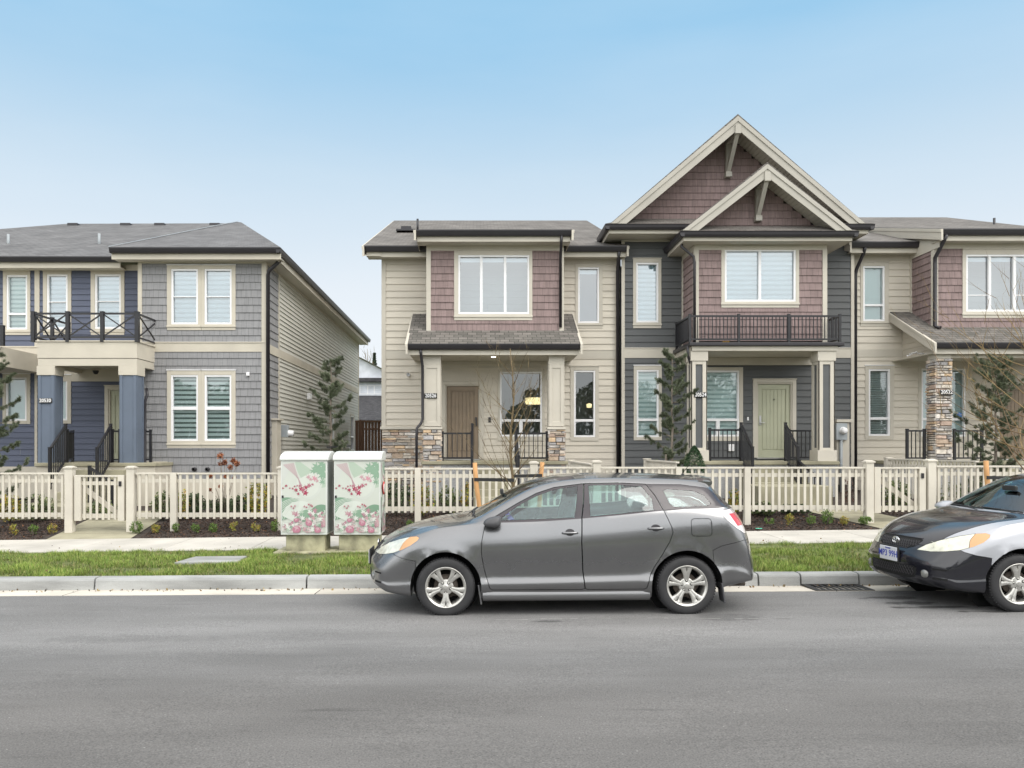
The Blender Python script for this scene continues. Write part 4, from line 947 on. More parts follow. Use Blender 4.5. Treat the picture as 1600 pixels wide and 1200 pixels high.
# yellow leaf litter on the balcony
mb = MB()
for i in range(6):
    u = PX(1136, DY)+random.uniform(-0.12, 0.12); mb.mesh([(u, DY+0.1, dz+0.01), (u+0.05, DY+0.08, dz+0.03), (u+0.07, DY+0.13, dz+0.05), (u+0.01, DY+0.15, dz+0.02)], [(0, 1, 2, 3)], 0, (0.75, 0.45, 0.03))
o = mb.build('fallen_leaf', 'leaf', origin=(PX(1136, DY), DY+0.1, dz)); tag(o, 'small yellow fallen leaves lying on the edge of the slate house balcony', 'leaf', kind='stuff')

# ================= house 20522 (beige, right edge) =================
hC = thing('townhouse', (13.2, 21.4, 0.5), 'beige townhouse at the right edge with a full height stone porch column, number 20522', 'townhouse')
T = frontT(WALL); x0, x1 = x1+0.01, 17.6
x0 = PX(1334, WB)+0.01
wU = (PX(1348, WALL), PX(1381.6, WALL), PZ(502, WALL), PZ(416, WALL)); tU = (PX(1343.8, WALL), PX(1388, WALL), PZ(510, WALL), PZ(410, WALL))
wL = (PX(1356.6, WALL), PX(1390, WALL), PZ(681, WALL), PZ(577, WALL)); tL = (PX(1351, WALL), PX(1395.5, WALL), PZ(687, WALL), PZ(571.5, WALL))
wP = (PX(1439, WALL), PX(1508, WALL), PZ(682, WALL), PZ(576, WALL)); tP = (PX(1434, WALL), PX(1514, WALL), PZ(689, WALL), PZ(571, WALL))
dC = (PX(1562, WALL), PX(1612, WALL), PZ(717, WALL), PZ(602, WALL)); dh = (dC[0]-0.06, dC[1]+0.06, dC[2]-0.03, dC[3]+0.06)
mb = MB()
lap(mb, T, x0+0.09, x1, 0.9, PZ(558, WALL), [wL, wP, dh], exp=0.185, seed=81); lap(mb, T, x0+0.09, x1, PZ(546, WALL), PZ(407, WALL), [wU], exp=0.185, seed=82)
mb.build('wall', 'siding_tan', hC)
mb = MB(); mb.face([(x0, 36.5, 0.4), (x1, 36.5, 0.4), (x1, 36.5, 7.3), (x0, 36.5, 7.3)]); lap(mb, sideT(x1, 1), WALL, 36.5, 0.6, 7.3, [], exp=0.185, seed=83)
mb.tbox(T, x0, x1, 0, 0.02, 0.3, 0.92); mb.build('side_wall', 'siding_tan', hC)
mb = MB(); mb.tbox(T, x0, x0+0.09, 0, 0.034, 0.9, 7.4); mb.tbox(T, x0+0.09, x1, 0, 0.026, PZ(558, WALL), PZ(546, WALL)); mb.tbox(T, x0+0.09, x1, 0, 0.026, PZ(407, WALL), 7.4); mb.build('trim', 'trim_beige', hC, bevel=0.004)
window(hC, T, wU, tU, 'trim_beige', hbars=[(None, PZ(477, WALL), 0.06)], blind='sheer', room='room_pale')
window(hC, T, wL, tL, 'trim_beige', hbars=[(None, PZ(654, WALL), 0.07)], blind='slats', sill=False, cap='white')
window(hC, T, wP, tP, 'trim_beige', hbars=[(None, PZ(655, WALL), 0.07)], lower_split=0.5, sill=False, cap=False, blind='sheer')
door(hC, T, *dC, 'door_brown', 'trim_beige', knobmat='gutter_black')
B3 = 20.3; bx0 = PX(1463, B3)-0.06; bx1 = bx0+3.55
plum_bay(hC, B3, bx0, bx1, PZ(513, B3), PZ(389, B3), PZ(372, B3), (PX(1508.6, B3), PX(1508.6, B3)+1.95, PZ(487, B3), PZ(398, B3)), (PX(1503, B3), PX(1503, B3)+2.1, PZ(497, B3), PZ(390, B3)), (0.325, 0.66), 91, hb=[(0, PZ(461, B3), 0.025), (2, PZ(461, B3), 0.025)], blind='top')
G3 = 19.8; z3 = PZ(358.5, G3); cx0 = PX(1472, G3); cx1 = cx0+4.2
MZ3 = PZ(378.5, 20.9); msl3 = (RZ-MZ3)/(RY-20.9); jy = 25.2; jz = MZ3+(jy-20.9)*msl3+0.05
eave(hC, cx0, cx1, G3, B3, z3)
roofslab(hC, [(cx0-0.02, G3-0.02, z3+0.02), (cx1, G3-0.02, z3+0.02), (cx1, jy, jz), (cx0-0.02, jy, jz)], 'roof_brown')
rake(hC, (cx0-0.05, G3-0.05, z3), (cx0-0.05, jy, jz-0.02), 0.27)
mb = MB(); mb.hexa([(cx0+0.05, G3+0.2, z3-0.4), (cx0+0.06, G3+0.2, z3-0.4), (cx0+0.06, jy, z3-0.4), (cx0+0.05, jy, z3-0.4), (cx0+0.05, G3+0.2, z3-0.02), (cx0+0.06, G3+0.2, z3-0.02), (cx0+0.06, jy, jz-0.04), (cx0+0.05, jy, jz-0.04)]); mb.build('cheek_wall', 'trim_beige', hC)
m0 = PX(1331, 20.9)
eave(hC, m0, PX(1440, 20.9)+0.1, 20.9, WALL, MZ3)
rr = PX(1478, RY)
roofslab(hC, [(m0-0.05, 20.88, MZ3+0.02), (cx1, 20.88, MZ3+0.02), (cx1+2.5, 24.5, MZ3+3.6*msl3+0.02), (rr, RY, RZ+0.12), (m0-0.05, RY, RZ+0.12)], 'roof_brown')
roofslab(hC, [(rr, RY, RZ+0.12), (cx1+2.5, 24.5, MZ3+3.6*msl3+0.02), (cx1+2.5, 36, MZ3)], 'roof_brown')
rake(hC, (m0-0.07, 20.86, MZ3), (m0-0.07, 22.3, MZ3+1.4*msl3), 0.26)
mb = MB(); vx = PX(1553.5, 26); vz = PZ(356, 26); mb.tube([(vx, 26, vz-0.2), (vx, 26, vz+0.33)], 0.04); mb.build('vent_pipe', 'gutter_black', hC)
PO3 = 19.3; pz3 = PZ(536, PO3); px0 = PX(1390, WALL)
porch_roof(hC, px0, px0+4.6, px0, px0+4.6, WALL, PO3, PZ(487, WALL), pz3)
SY = 19.5; sx0 = PX(1463, SY)-0.02; sx1 = PX(1489, SY)
stonebox(hC, sx0-0.0, sx1, SY, SY+0.44, 0.9, PZ(560, SY), 101, 'stone_column'); mb = MB(); mb.box(sx0+0.03, sx1-0.03, SY+0.03, SY+0.40, PZ(560, SY), pz3-0.24); mb.build('column_cap', 'trim_beige', hC, bevel=0.005)
sx2 = sx0+2.9; stonebox(hC, sx2, sx2+0.44, SY, SY+0.44, 0.9, PZ(560, SY), 105, 'stone_column')
mb = MB(); mb.box(sx0+0.1, sx2+0.3, SY+0.08, SY+0.32, pz3-0.34, pz3-0.241); mb.tbox(T, px0+0.3, px0+4.4, 0, 0.024, PZ(573, WALL), pz3-0.24); mb.build('beam', 'trim_beige', hC)
sign(hC, frontT(SY-0.02), PX(1478, SY), PZ(613, SY), 0.34, 0.13, '20522')
FC = PZ(719, WALL)
porch_base(hC, sx0-0.7, sx2+0.4, SY-0.03, WALL, FC, (PX(1545, 19), PX(1600, 19)))
railing(hC, (PX(1419, SY+0.2), SY+0.25, FC), (PX(1446, SY+0.2), SY+0.25, FC), h=0.78); railing(hC, (PX(1493, SY+0.2), SY+0.25, FC), (PX(1536, SY+0.2), SY+0.25, FC), h=0.78)
downspout(hC, [(PX(1352, 20.95), 20.95, MZ3-0.12), (PX(1351, 21.0), 21.05, MZ3-0.25), (PX(1339.5, 21.2), 21.25, MZ3-0.66), (PX(1338.5, 21.2), 21.27, MZ3-0.8), (PX(1338.5, 21.2), 21.27, 0.6)], r=0.048)
downspout(hC, [(PX(1481, G3), G3+0.05, z3-0.12), (PX(1479, G3), G3+0.1, z3-0.25), (PX(1459.5, B3), B3-0.05, z3-0.62), (PX(1459, B3), B3-0.06, z3-0.8), (PX(1459, B3), B3-0.06, PZ(510, B3)), (PX(1462, B3), B3-0.2, PZ(514, B3))], r=0.05)
mb = MB(); mb.lathe([(0, -0.012), (0.075, -0.012), (0.08, 0)], (PX(1499, WALL), WALL-0.045+0.05, PZ(649, WALL)), 'Y', 8); mb.build('window_sticker', mat('sticker_blue', (0.05, 0.25, 0.75)), hC)
# tangled string lights under the porch rake
mb = MB(); rn = random.Random(4); pts = []
for i in range(26): pts.append((PX(1415+i*1.4, 20.2)+rn.uniform(-.02, .02), 20.2+rn.uniform(-.1, .1), PZ(557-3*math.sin(i*0.12)*2, 20.2)+rn.uniform(-.03, .03)))
mb.tube(pts, 0.012, 5); mb.build('string_lights', 'vinyl_white', hC)

# ================= house 20530 (blue and grey, left) =================
hD = thing('townhouse', (-9, 20.5, 0.4), 'blue and grey shingled townhouse at the left with a cream balcony porch, number 20530', 'townhouse')
GY = 20.5; BW = 21.4; gx = PX(415, GY)
T = frontT(GY); gl = PX(216, GY)
gw = [((PX(268, GY), PX(310, GY), PZ(507, GY), PZ(420.5, GY)), (PX(320, GY), PX(362.5, GY), PZ(507, GY), PZ(420.5, GY)), 415, 516, 464, 0.025, 261.5, 368.5),
      ((PX(267.5, GY), PX(310, GY), PZ(689, GY), PZ(586, GY)), (PX(320, GY), PX(362, GY), PZ(689, GY), PZ(586, GY)), 579, 700, 638, 0.09, 261.5, 368.5)]
holes = [h for g in gw for h in g[:2]]
mb = MB()
shakes(mb, T, gl+0.11, gx-0.10, PZ(536, GY), PZ(412, GY), [h for h in holes if h[2] > 4.5], seed=111, tint=0.04, exp=0.203)
shakes(mb, T, gl+0.11, gx-0.10, 0.95, PZ(550, GY), [h for h in holes if h[2] < 4.5], seed=112, tint=0.04, exp=0.203)
ys = PX(434, 1)  # side strip
S = sideT(gx, 1); sy1 = 21.75
shakes(mb, S, GY+0.10, sy1, PZ(536, GY), 6.75, [], seed=113, tint=0.04, exp=0.203); shakes(mb, S, GY+0.10, sy1, 0.95, PZ(550, GY), [], seed=114, tint=0.04, exp=0.203)
mb.build('shingle_wall', 'shake_grey', hD)
mb = MB()
zbt, zbb = PZ(536, GY), PZ(550, GY)
sw = [(29.4, 30.3, PZ(690, 30.5)+0.0, 3.2), (34.2, 35.1, 1.7, 3.25)]
lap(mb, S, sy1+0.10, 36.5, zbt, 6.72, [], exp=0.125, t=0.03, seed=115); lap(mb, S, sy1+0.10, 36.5, 0.9, zbb, sw, exp=0.125, t=0.03, seed=116)
mb.build('side_wall', mat('siding_cream', (0.56, 0.55, 0.50), rough=0.6, var=0.02), hD)
mb = MB()
mb.tbox(T, gl, gl+0.11, 0, 0.034, 0.9, PZ(412, GY)); mb.tbox(T, gx-0.10, gx+0.034, 0, 0.034, 0.6, PZ(412, GY)); mb.tbox(S, GY-0.0, GY+0.10, 0, 0.034, 0.6, 6.8)
mb.tbox(S, sy1, sy1+0.10, 0, 0.034, 0.6, 6.8); mb.tbox(S, 36.4, 36.52, 0, 0.04, 0.6, 6.8)
mb.tbox(T, gl+0.11, gx-0.10, 0, 0.028, zbb, zbt); mb.tbox(T, gl+0.11, gx+0.05, 0, 0.045, zbt, zbt+0.03); mb.tbox(S, GY+0.10, 36.4, 0, 0.037, zbb, zbt)
mb.tbox(T, gl, gx+0.034, 0, 0.028, PZ(412, GY), 6.85); mb.tbox(S, GY-0.02, 36.5, 0, 0.03, 6.72, 6.86)
mb.build('trim', 'trim_tan', hD, bevel=0.004)
for (a, b, pt_, pb, pm, th, pl, pr) in gw:
    tr = (PX(pl, GY), PX(pr, GY), PZ(pb, GY), PZ(pt_, GY))
    cxm = (a[1]+b[0])/2
    bl = 'zebra' if a[2] > 4.5 else 'zebra_dark'; gm = 'pane_glass_upper' if a[2] > 4.5 else 'pane_glass'
    rm = 'room_pale' if a[2] > 4.5 else 'room'
    window(hD, T, a, (tr[0], cxm, tr[2], tr[3]), 'trim_tan', hbars=[(None, PZ(pm, GY), th)], blind=bl, glass=gm, room=rm, cap='white')
    window(hD, T, b, (cxm+0.001, tr[1], tr[2], tr[3]), 'trim_tan', hbars=[(None, PZ(pm, GY), th)], blind=bl, glass=gm, room=rm, cap='white')
for h in sw: window(hD, S, h, (h[0]-0.08, h[1]+0.08, h[2]-0.08, h[3]+0.08), 'trim_tan', hbars=[(None, h[2]+0.6, 0.06)], sill=False, cap=False)
# blue wall
TB = frontT(BW); xl_ = -26.0
bw = [((PX(11, BW), PX(43.5, BW), PZ(515, BW), PZ(430, BW)), (PX(5.6, BW), PX(48, BW), PZ(523.5, BW), PZ(424, BW)), 490.5, 0.06),
      ((PX(74, BW), PX(106.5, BW), PZ(514.5, BW), PZ(429, BW)), (PX(68, BW), PX(112, BW), PZ(523.5, BW), PZ(424, BW)), 472, 0.025),
      ((PX(149, BW), PX(189.5, BW), PZ(514, BW), PZ(429, BW)), (PX(142.5, BW), PX(195, BW), PZ(523.5, BW), PZ(424, BW)), 471, 0.025),
      ((PX(10, BW), PX(42.5, BW), PZ(657.5, BW), PZ(590, BW)), (PX(5, BW), PX(48, BW), PZ(662.5, BW), PZ(584.5, BW)), None, 0),
      ((PX(75, BW), PX(106, BW), PZ(657, BW), PZ(590, BW)), (PX(70, BW), PX(111.8, BW), PZ(662, BW), PZ(586, BW)), None, 0)]
dD = (PX(172.5, BW), PX(223.5, BW), PZ(719, BW), PZ(610, BW)); dh = (dD[0]-0.06, dD[1]+0.06, dD[2]-0.03, dD[3]+0.06)
mb = MB()
lap(mb, TB, xl_, gl+0.5, PZ(541, BW), PZ(423, BW), [b[0] for b in bw[:3]], exp=0.16, seed=121); lap(mb, TB, xl_, gl+0.5, PZ(729, BW), PZ(556, BW), [bw[3][0], bw[4][0], dh], exp=0.16, seed=122)
mb.build('blue_wall', 'siding_blue', hD)
mb = MB()
mb.tbox(TB, xl_, gl, 0, 0.028, PZ(423, BW), 6.9); mb.tbox(TB, xl_, gl, 0, 0.028, PZ(556, BW), PZ(543, BW)); mb.tbox(TB, xl_, gl, 0, 0.045, PZ(543, BW), PZ(541, BW)); mb.tbox(TB, PX(55, BW), PX(59, BW), 0, 0.034, 1.3, PZ(556, BW)); mb.tbox(TB, PX(55, BW), PX(62.5, BW), 0, 0.034, PZ(541, BW), PZ(423, BW))
mb.tbox(TB, PX(60, BW), gl, 0, 0.030, PZ(596, BW), PZ(560, BW)); mb.tbox(TB, xl_, gl, 0, 0.03, 0.4, PZ(729, BW))
mb.tbox(T, gl, PX(262, GY), 0, 0.04, 0.4, PZ(721, GY)); mb.tbox(T, PX(262, GY), gx, 0, 0.03, 0.4, 0.95); mb.tbox(S, GY, 36.5, 0, 0.02, 0.4, 0.92)
mb.box(gl, gl+0.01, GY, BW, 0.5, 6.9)
mb.box(xl_, gx, 36.5, 36.52, 0.4, 6.9)
mb.build('trim', 'trim_tan', hD, bevel=0.0)
for i, (h, tr, pm, th) in enumerate(bw):
    window(hD, TB, h, tr, 'trim_tan', hbars=[(None, PZ(pm, BW), th)] if pm else [], blind='zebra' if i < 3 else 'sheer', glass='pane_glass_upper' if i in (1, 2) else 'pane_glass', sill=(i < 3), cap='white' if i > 2 else True, room='room_pale' if i in (1, 2) else 'room')
door(hD, TB, *dD, 'door_green', 'trim_tan', top=0.12)
# cream porch box, columns
FYD = 19.42
qx0, qx1 = PX(58, FYD), PX(214, FYD); zt_ = PZ(534, FYD); zm_ = PZ(559.5, FYD); zbx = PZ(571.5, FYD)
def hollow(mb, x0, x1, y0, y1, z0, z1, t=0.14):
    mb.box(x0, x1, y0, y0+t, z0, z1); mb.box(x0, x0+t, y0+t, y1, z0, z1); mb.box(x1-t, x1, y0+t, y1, z0, z1)
mb = MB(); hollow(mb, qx0, qx1, FYD, GY, zm_, zt_); hollow(mb, qx0+0.012, qx1-0.012, FYD+0.012, GY, zbx, zm_-0.012); mb.box(qx0, qx0+0.14, GY, BW, zbx, zt_)
mb.box(qx0+0.14, qx1-0.14, FYD+0.14, BW, zbx+0.10, zbx+0.14); mb.box(qx0+0.14, qx1-0.14, FYD+0.14, BW, zt_-0.05, zt_-0.01)
mb.box(qx0-0.03, qx1+0.03, FYD-0.03, FYD+0.16, zt_, zt_+0.03); mb.box(qx1-0.13, qx1+0.03, FYD+0.16, GY, zt_, zt_+0.03)
mb.build('porch_box', 'trim_tan', hD, bevel=0.004)
def blue_column(x0, x1, y, zt, zb_):
    w = x1-x0; m = MB(); m.box(x0, x1, y, y+w, zb_, zt, 0)
    for T_, a, b in ((frontT(y), x0, x1), (sideT(x1, 1), y, y+w), (sideT(x0, -1), y, y+w)):
        m.tbox(T_, a, a+0.07, 0, 0.018, zb_, zt, 0); m.tbox(T_, b-0.07, b, 0, 0.018, zb_, zt, 0)
    o = m.build('column', 'column_blue', hD, bevel=0.004)
    m = MB(); m.box(x0-0.03, x1+0.03, y-0.03, y+w+0.03, zt, zbx); m.box(x0-0.035, x1+0.035, y-0.035, y+w+0.035, zb_-0.7, zb_); m.build('column_cap', 'trim_tan', o, bevel=0.004)
zc_ = PZ(586, FYD); zcb = PZ(724, FYD)
blue_column(PX(60, FYD+0.04), PX(84.5, FYD+0.04), FYD+0.04, zc_, zcb); blue_column(PX(187.5, FYD+0.04), PX(213, FYD+0.04), FYD+0.04, zc_, zcb)
sign(hD, frontT(FYD+0.02), PX(70.5, FYD), PZ(626, FYD), 0.34, 0.125, '20530')
rb = PZ(533, FYD); rh = PZ(490, FYD)-rb
railing(hD, (PX(52, FYD), FYD-0.0, rb), (PX(214, FYD), FYD, rb), h=rh, style='x', posts=(0, 0.333, 0.667, 1), post_w=0.085, name='balcony_railing', drop=0.1)
railing(hD, (PX(214, FYD), FYD+0.06, rb), (PX(214, FYD), GY+0.15, rb), h=rh, style='x', posts=(0, 1), post_w=0.075, name='balcony_railing', drop=0.1)
railing(hD, (PX(52, FYD), FYD+0.06, rb), (PX(52, FYD), BW-0.3, rb), h=rh, style='x', posts=(0, 0.5, 1), post_w=0.075, name='balcony_railing', drop=0.1)
railing(hD, (PX(4, FYD), FYD, rb-0.1), (PX(4, FYD)-2.6, FYD, rb-0.1), h=rh-0.25, style='x', posts=(0, 0.5, 1), post_w=0.085, name='balcony_railing', drop=0.1)
mb = MB(); mb.box(PX(0, FYD)-3, PX(0.5, FYD), FYD, BW, zbx, zt_-0.12); mb.build('porch_box', 'trim_tan', hD)
FD = PZ(721, BW)
porch_base(hD, PX(60, FYD)-0.04, gl+0.9, FYD, BW, FD, None, m='trim_tan')
mb = MB()
for i in range(1, 6): mb.box(PX(110, 19), PX(190, 19), FYD-0.28*i-0.03, FYD-0.28*(i-1)-0.0301, 0.25, FD-0.17*i)
mb.box(PX(20, 17.2), PX(150, 17.2), 16.9, 18.0, 0.2, 0.52); mb.build('steps', 'concrete_path', hD, bevel=0.012)
for a, b in (((PX(102.5, 19.5), 19.5), (PX(76, 18.4), 18.45)), ((PX(173, 19.5), 19.5), (PX(150, 18.5), 18.55))):
    railing(hD, (a[0], a[1], FD), (b[0], b[1], FD-0.6), h=0.94)
railing(hD, (PX(103, 19.5), 19.55, FD), (PX(113.5, 20.6), 20.6, FD), h=0.80); railing(hD, (PX(174, 19.5), 19.55, FD), (PX(186, 19.5), 19.55, FD), h=0.80); railing(hD, (PX(229, 20), 19.9, FD), (PX(238, 20), 19.9, FD), h=0.80)
railing(hD, (PX(140, 18), 18.0, FD-0.95), (PX(176, 17.2), 17.2, FD-1.25), h=0.86)
# roofs
GE = 20.0; ZE = 7.02
eave(hD, PX(170, GE), gx+0.52, GE, GY, ZE, fas=0.28, fasmat='trim_tan'); eave(hD, xl_, PX(186, 20.87), 20.87, BW, ZE-0.02, fas=0.28, fasmat='trim_tan')
ex = gx+0.52
g = MB(); g.prism([(ex-0.11, ZE-0.13), (ex-0.03, ZE-0.13), (ex-0.005, ZE-0.08), (ex+0.012, ZE), (ex-0.11, ZE)], lambda p, t: (p[0], t, p[1]), GE, 37.0); g.build('gutter', 'gutter_black', hD)
f = MB(); f.box(ex-0.15, ex-0.112, GE+0.152, 36.98, ZE-0.28, ZE); f.build('fascia', 'trim_tan', hD)
s = MB(); s.box(gx, ex-0.15, GE+0.152, 36.98, ZE-0.26, ZE-0.24); s.box(gl-0.0, ex-0.15, GE+0.152, GY, ZE-0.262, ZE-0.241); s.build('soffit', 'soffit', hD)
rl = (-15.45, 28.9, 10.24); rrp = (-8.85, 28.9, 10.26)
roofslab(hD, [(xl_+4, 20.85, ZE), (ex, 20.85, ZE-0.02), rrp, rl], 'roof_grey')
roofslab(hD, [(PX(170, GE), GE-0.01, ZE+0.01), (ex, GE-0.01, ZE+0.01), (rrp[0], rrp[1]-0.05, rrp[2]+0.02), (rrp[0]-0.15, rrp[1]-0.1, rrp[2]+0.02)], 'roof_grey')
roofslab(hD, [(ex, GE-0.01, ZE+0.01), (ex, 37.0, ZE+0.01), (rrp[0], rrp[1]+0.1, rrp[2])], 'roof_grey')
roofslab(hD, [(ex, 37.0, ZE), (xl_+4, 37.0, ZE), rl, rrp], 'roof_grey'); roofslab(hD, [(xl_+4, 20.85, ZE), rl, (xl_+4, 37, ZE)], 'roof_grey')
mb = MB(); mb.bar((PX(170, GE), GE, ZE+0.03), (rrp[0]-0.1, rrp[1]-0.1, rrp[2]+0.05), 0.03, 0.012); mb.build('valley_flashing', 'meter_grey', hD)
for px_ in (116, 198, 251, 337):
    y = 28.4; mb = MB(); x = PX(px_, y); z = PZ(354, y); mb.box(x-0.19, x+0.19, y-0.15, y+0.2, z-0.06, z+0.1); mb.build('roof_vent', 'gutter_black', hD, bevel=0.02)
for px_, py0, py1 in ((13, 366, 386), (155, 365, 385)):
    y = 23.3; x = PX(px_, y); mb = MB(); mb.tube([(x, y, PZ(py1+4, y)), (x, y, PZ(py0, y))], 0.04); mb.build('vent_pipe', 'meter_grey', hD)
downspout(hD, [(ex-0.12, GE+0.45, ZE-0.12), (ex-0.12, GE+0.45, ZE-0.22), (ex-0.18, GE+0.42, ZE-0.30), (gx+0.12, GY-0.12, ZE-0.52), (gx+0.08, GY-0.06, ZE-0.62), (gx+0.08, GY-0.06, 0.5)], r=0.055)
downspout(hD, [(PX(228, 19.9), 19.95, PZ(607, 19.9)), (PX(230, 19.9), 19.9, PZ(617, 19.9)), (PX(226.5, 19.9), 19.9, PZ(628, 19.9)), (PX(226.5, 19.9), 19.9, PZ(722, 19.9)), (PX(233, 19.6), 19.7, PZ(735, 19.6))])
mb = MB(); mb.tbox(TB, PX(23, BW), PX(38.5, BW), 0, 0.22, PZ(583, BW), PZ(573, BW)); mb.build('dryer_vent', 'vinyl_white', hD, bevel=0.03)
mb = MB(); mb.tbox(T, PX(386, GY), PX(390.5, GY), 0, 0.10, PZ(588, GY), PZ(582, GY)); mb.build('wall_fixture', 'vinyl_white', hD, bevel=0.015)
mb = MB(); cx_, cz_ = PX(149.5, BW-0.3), PZ(585.5, BW-0.3); mb.lathe([(0, -0.09), (0.05, -0.07), (0.075, -0.02), (0.08, 0.02)], (cx_, BW-0.3, zbx+0.03), 'Z', 16); mb.build('dome_camera', 'black_plastic', hD)
for px_ in (305.5, 326):
    mb = MB(); mb.lathe([(0.035, -0.12), (0.05, -0.12), (0.05, 0), (0.0, 0)], (PX(px_, GY), GY-0.03, PZ(733, GY)), 'Y', 14); mb.build('vent_outlet', 'gutter_black', hD)
# side-wall electric box
mb = MB(); mb.box(gx, gx+0.16, 21.05, 21.5, 0.5, PZ(657, 21.2)); mb.box(gx, gx+0.22, 21.0, 21.55, PZ(657, 21.2), PZ(654, 21.2)); mb.build('meter_post', 'trim_tan', hD, bevel=0.005)
mb = MB(); mb.box(gx+0.02, gx+0.28, 21.75, 21.95, PZ(683, 21.8), PZ(664, 21.8)); mb.build('meter_box', 'meter_grey', hD, bevel=0.01)
mb = MB(); mb.lathe([(0, 0.15), (0.08, 0.14), (0.09, 0.0)], (gx+0.28, 21.85, PZ(677, 21.8)), 'X', 18); mb.build('meter_dial', 'vinyl_white', hD)
mb = MB(); mb.box(gx+0.03, gx+0.15, 25.3, 25.6, PZ(625, 25.5), PZ(615, 25.5)); mb.build('dryer_vent', 'vinyl_white', hD, bevel=0.02)

# ================= far white house and cedar fence in the gap =================
hE = thing('house', (-9.5, 60, 0.4), 'far white gabled house with dark roof seen between the blue and beige townhouses', 'house')
Yf = 60; mb = MB()
gxa = PX(556, Yf); mb.mesh([(gxa-6, Yf, 0.3), (gxa+5, Yf, 0.3), (gxa+5, Yf, PZ(608, Yf)), (gxa-0.5, Yf, PZ(552, Yf)), (gxa-6, Yf, PZ(608, Yf))], [(0, 1, 2, 3, 4)]); 
lap(mb, frontT(Yf), gxa-6, gxa+5, 0.5, PZ(608, Yf), [], exp=0.2, seed=5)
mb.build('wall', 'house_white', hE)
roofslab(hE, [(gxa-0.5, Yf-0.4, PZ(550, Yf)), (gxa+5.6, Yf-0.4, PZ(602, Yf)-0.5), (gxa+5.6, Yf+10, PZ(602, Yf)-0.5), (gxa-0.5, Yf+10, PZ(550, Yf))], 'roof_dark')
roofslab(hE, [(gxa-0.5, Yf-0.4, PZ(550, Yf)), (gxa-6.5, Yf-0.4, PZ(602, Yf)-0.5), (gxa-6.5, Yf+10, PZ(602, Yf)-0.5), (gxa-0.5, Yf+10, PZ(550, Yf))], 'roof_dark')
mb = MB(); mb.box(gxa-6, gxa+5.5, Yf-0.6, Yf-0.03, PZ(597, Yf), PZ(591.5, Yf)); mb.build('eave_band', 'roof_dark', hE)
window(hE, frontT(Yf-0.02), (PX(562, Yf), PX(600, Yf), PZ(616, Yf), PZ(602, Yf)), None, 'house_white', vsplit=(0.33, 0.6), blind='sheer')
roofslab(hE, [(gxa-6, Yf-4.5, PZ(656, Yf-4.5)), (PX(596, Yf-4.5)+1, Yf-4.5, PZ(656, Yf-4.5)), (PX(598, Yf)+1, Yf-0.03, PZ(618, Yf)), (gxa-6, Yf-0.03, PZ(618, Yf))], 'roof_dark')
mb = MB(); mb.box(gxa-6, gxa+4, Yf-4.3, Yf-4.2, 0.3, PZ(657, Yf-4.3)); mb.build('porch_wall', 'house_white', hE)
fn = thing('cedar_fence', (-5, 34, 0.5), 'tall brown cedar board fence closing the gap between the blue and beige townhouses', 'fence')
mb = MB(); x = PX(555, 34)
while x < -2.7:
    mb.box(x, x+0.13, 34.0, 34.02+random.uniform(0, 0.008), 0.4, PZ(660, 34)); x += 0.14
mb.build('board_panel', 'wood_fence', fn)
mb = MB(); mb.box(PX(555, 34), -2.7, 33.95, 34.05, PZ(660, 34), PZ(658, 34)+0.03); mb.box(PX(562, 34), PX(565, 34), 33.92, 34.05, 0.4, PZ(656, 34)); mb.box(PX(563, 34), -2.7, 33.96, 33.999, PZ(672, 34), PZ(669, 34)); mb.build('rail', 'wood_fence', fn)
# ---------------- picket fences and gates ----------------
FY = 15.3
def fence_panel(mb, xa, xb, zt, zb, y=FY, sp=0.131, capw=0.06, first=None):
    """horizontal picket run with cap, two rails"""
    mb.box(xa, xb, y-0.045, y+0.045, zt-0.035, zt)
    mb.box(xa, xb, y+0.0, y+0.035, zt-0.20, zt-0.125); mb.box(xa, xb, y+0.0, y+0.035, zb+0.03, zb+0.12)
    n = max(1, round((xb-xa)/sp)); st = (xb-xa)/n
    for i in range(n):
        x = xa+st*(i+0.5); w = 0.024+random.uniform(-.001, .001); c = random.uniform(0.95, 1.04); dx = random.uniform(-.003, .003)
        mb.box(x-w+dx, x+w+dx, y-0.022, y-0.0005, zb, zt-0.036, 0, (c, c, c*0.99))
def fence_post(parent, x, zt, zb, y=FY, w=0.15, cap=True, tint=1.0):
    mb = MB(); c = random.uniform(0.97, 1.03)
    mb.box(x-w/2, x+w/2, y-w/2, y+w/2, zb, zt, 0, (c, c, c))
    if cap:
        mb.box(x-w/2-0.02, x+w/2+0.02, y-w/2-0.02, y+w/2+0.02, zt+0.001, zt+0.035); e = w/2+0.008
        mb.hexa([(x-e, y-e, zt+0.036), (x+e, y-e, zt+0.036), (x+e, y+e, zt+0.036), (x-e, y+e, zt+0.036), (x-e+0.035, y-e+0.035, zt+0.055), (x+e-0.035, y-e+0.035, zt+0.055), (x+e-0.035, y+e-0.035, zt+0.055), (x-e+0.035, y+e-0.035, zt+0.055)])
    return mb.build('post', 'fence_paint', parent, bevel=0.006)
def fence_run(label, x0, x1, zt0, zb0, posts, flat=(), group=None):
    f = thing('picket_fence', ((x0+x1)/2, FY, zb0), label, 'fence', group)
    mb = MB(); xs = sorted([x0]+[p for p in flat if x0 < p < x1]+[x1])
    for a, b in zip(xs, xs[1:]):
        a2 = a+(0.062 if a in flat else 0); b2 = b-(0.062 if b in flat else 0)
        fence_panel(mb, a2+0.002, b2-0.002, zt0, zb0)
    mb.build('picket_panel', 'fence_paint', f, bevel=0.003)
    for x in posts: fence_post(f, x, zt0+0.08, hzg(x, FY)-0.1)
    for x in flat: fence_post(f, x, zt0, hzg(x, FY)-0.1, w=0.12, cap=False)
    return f
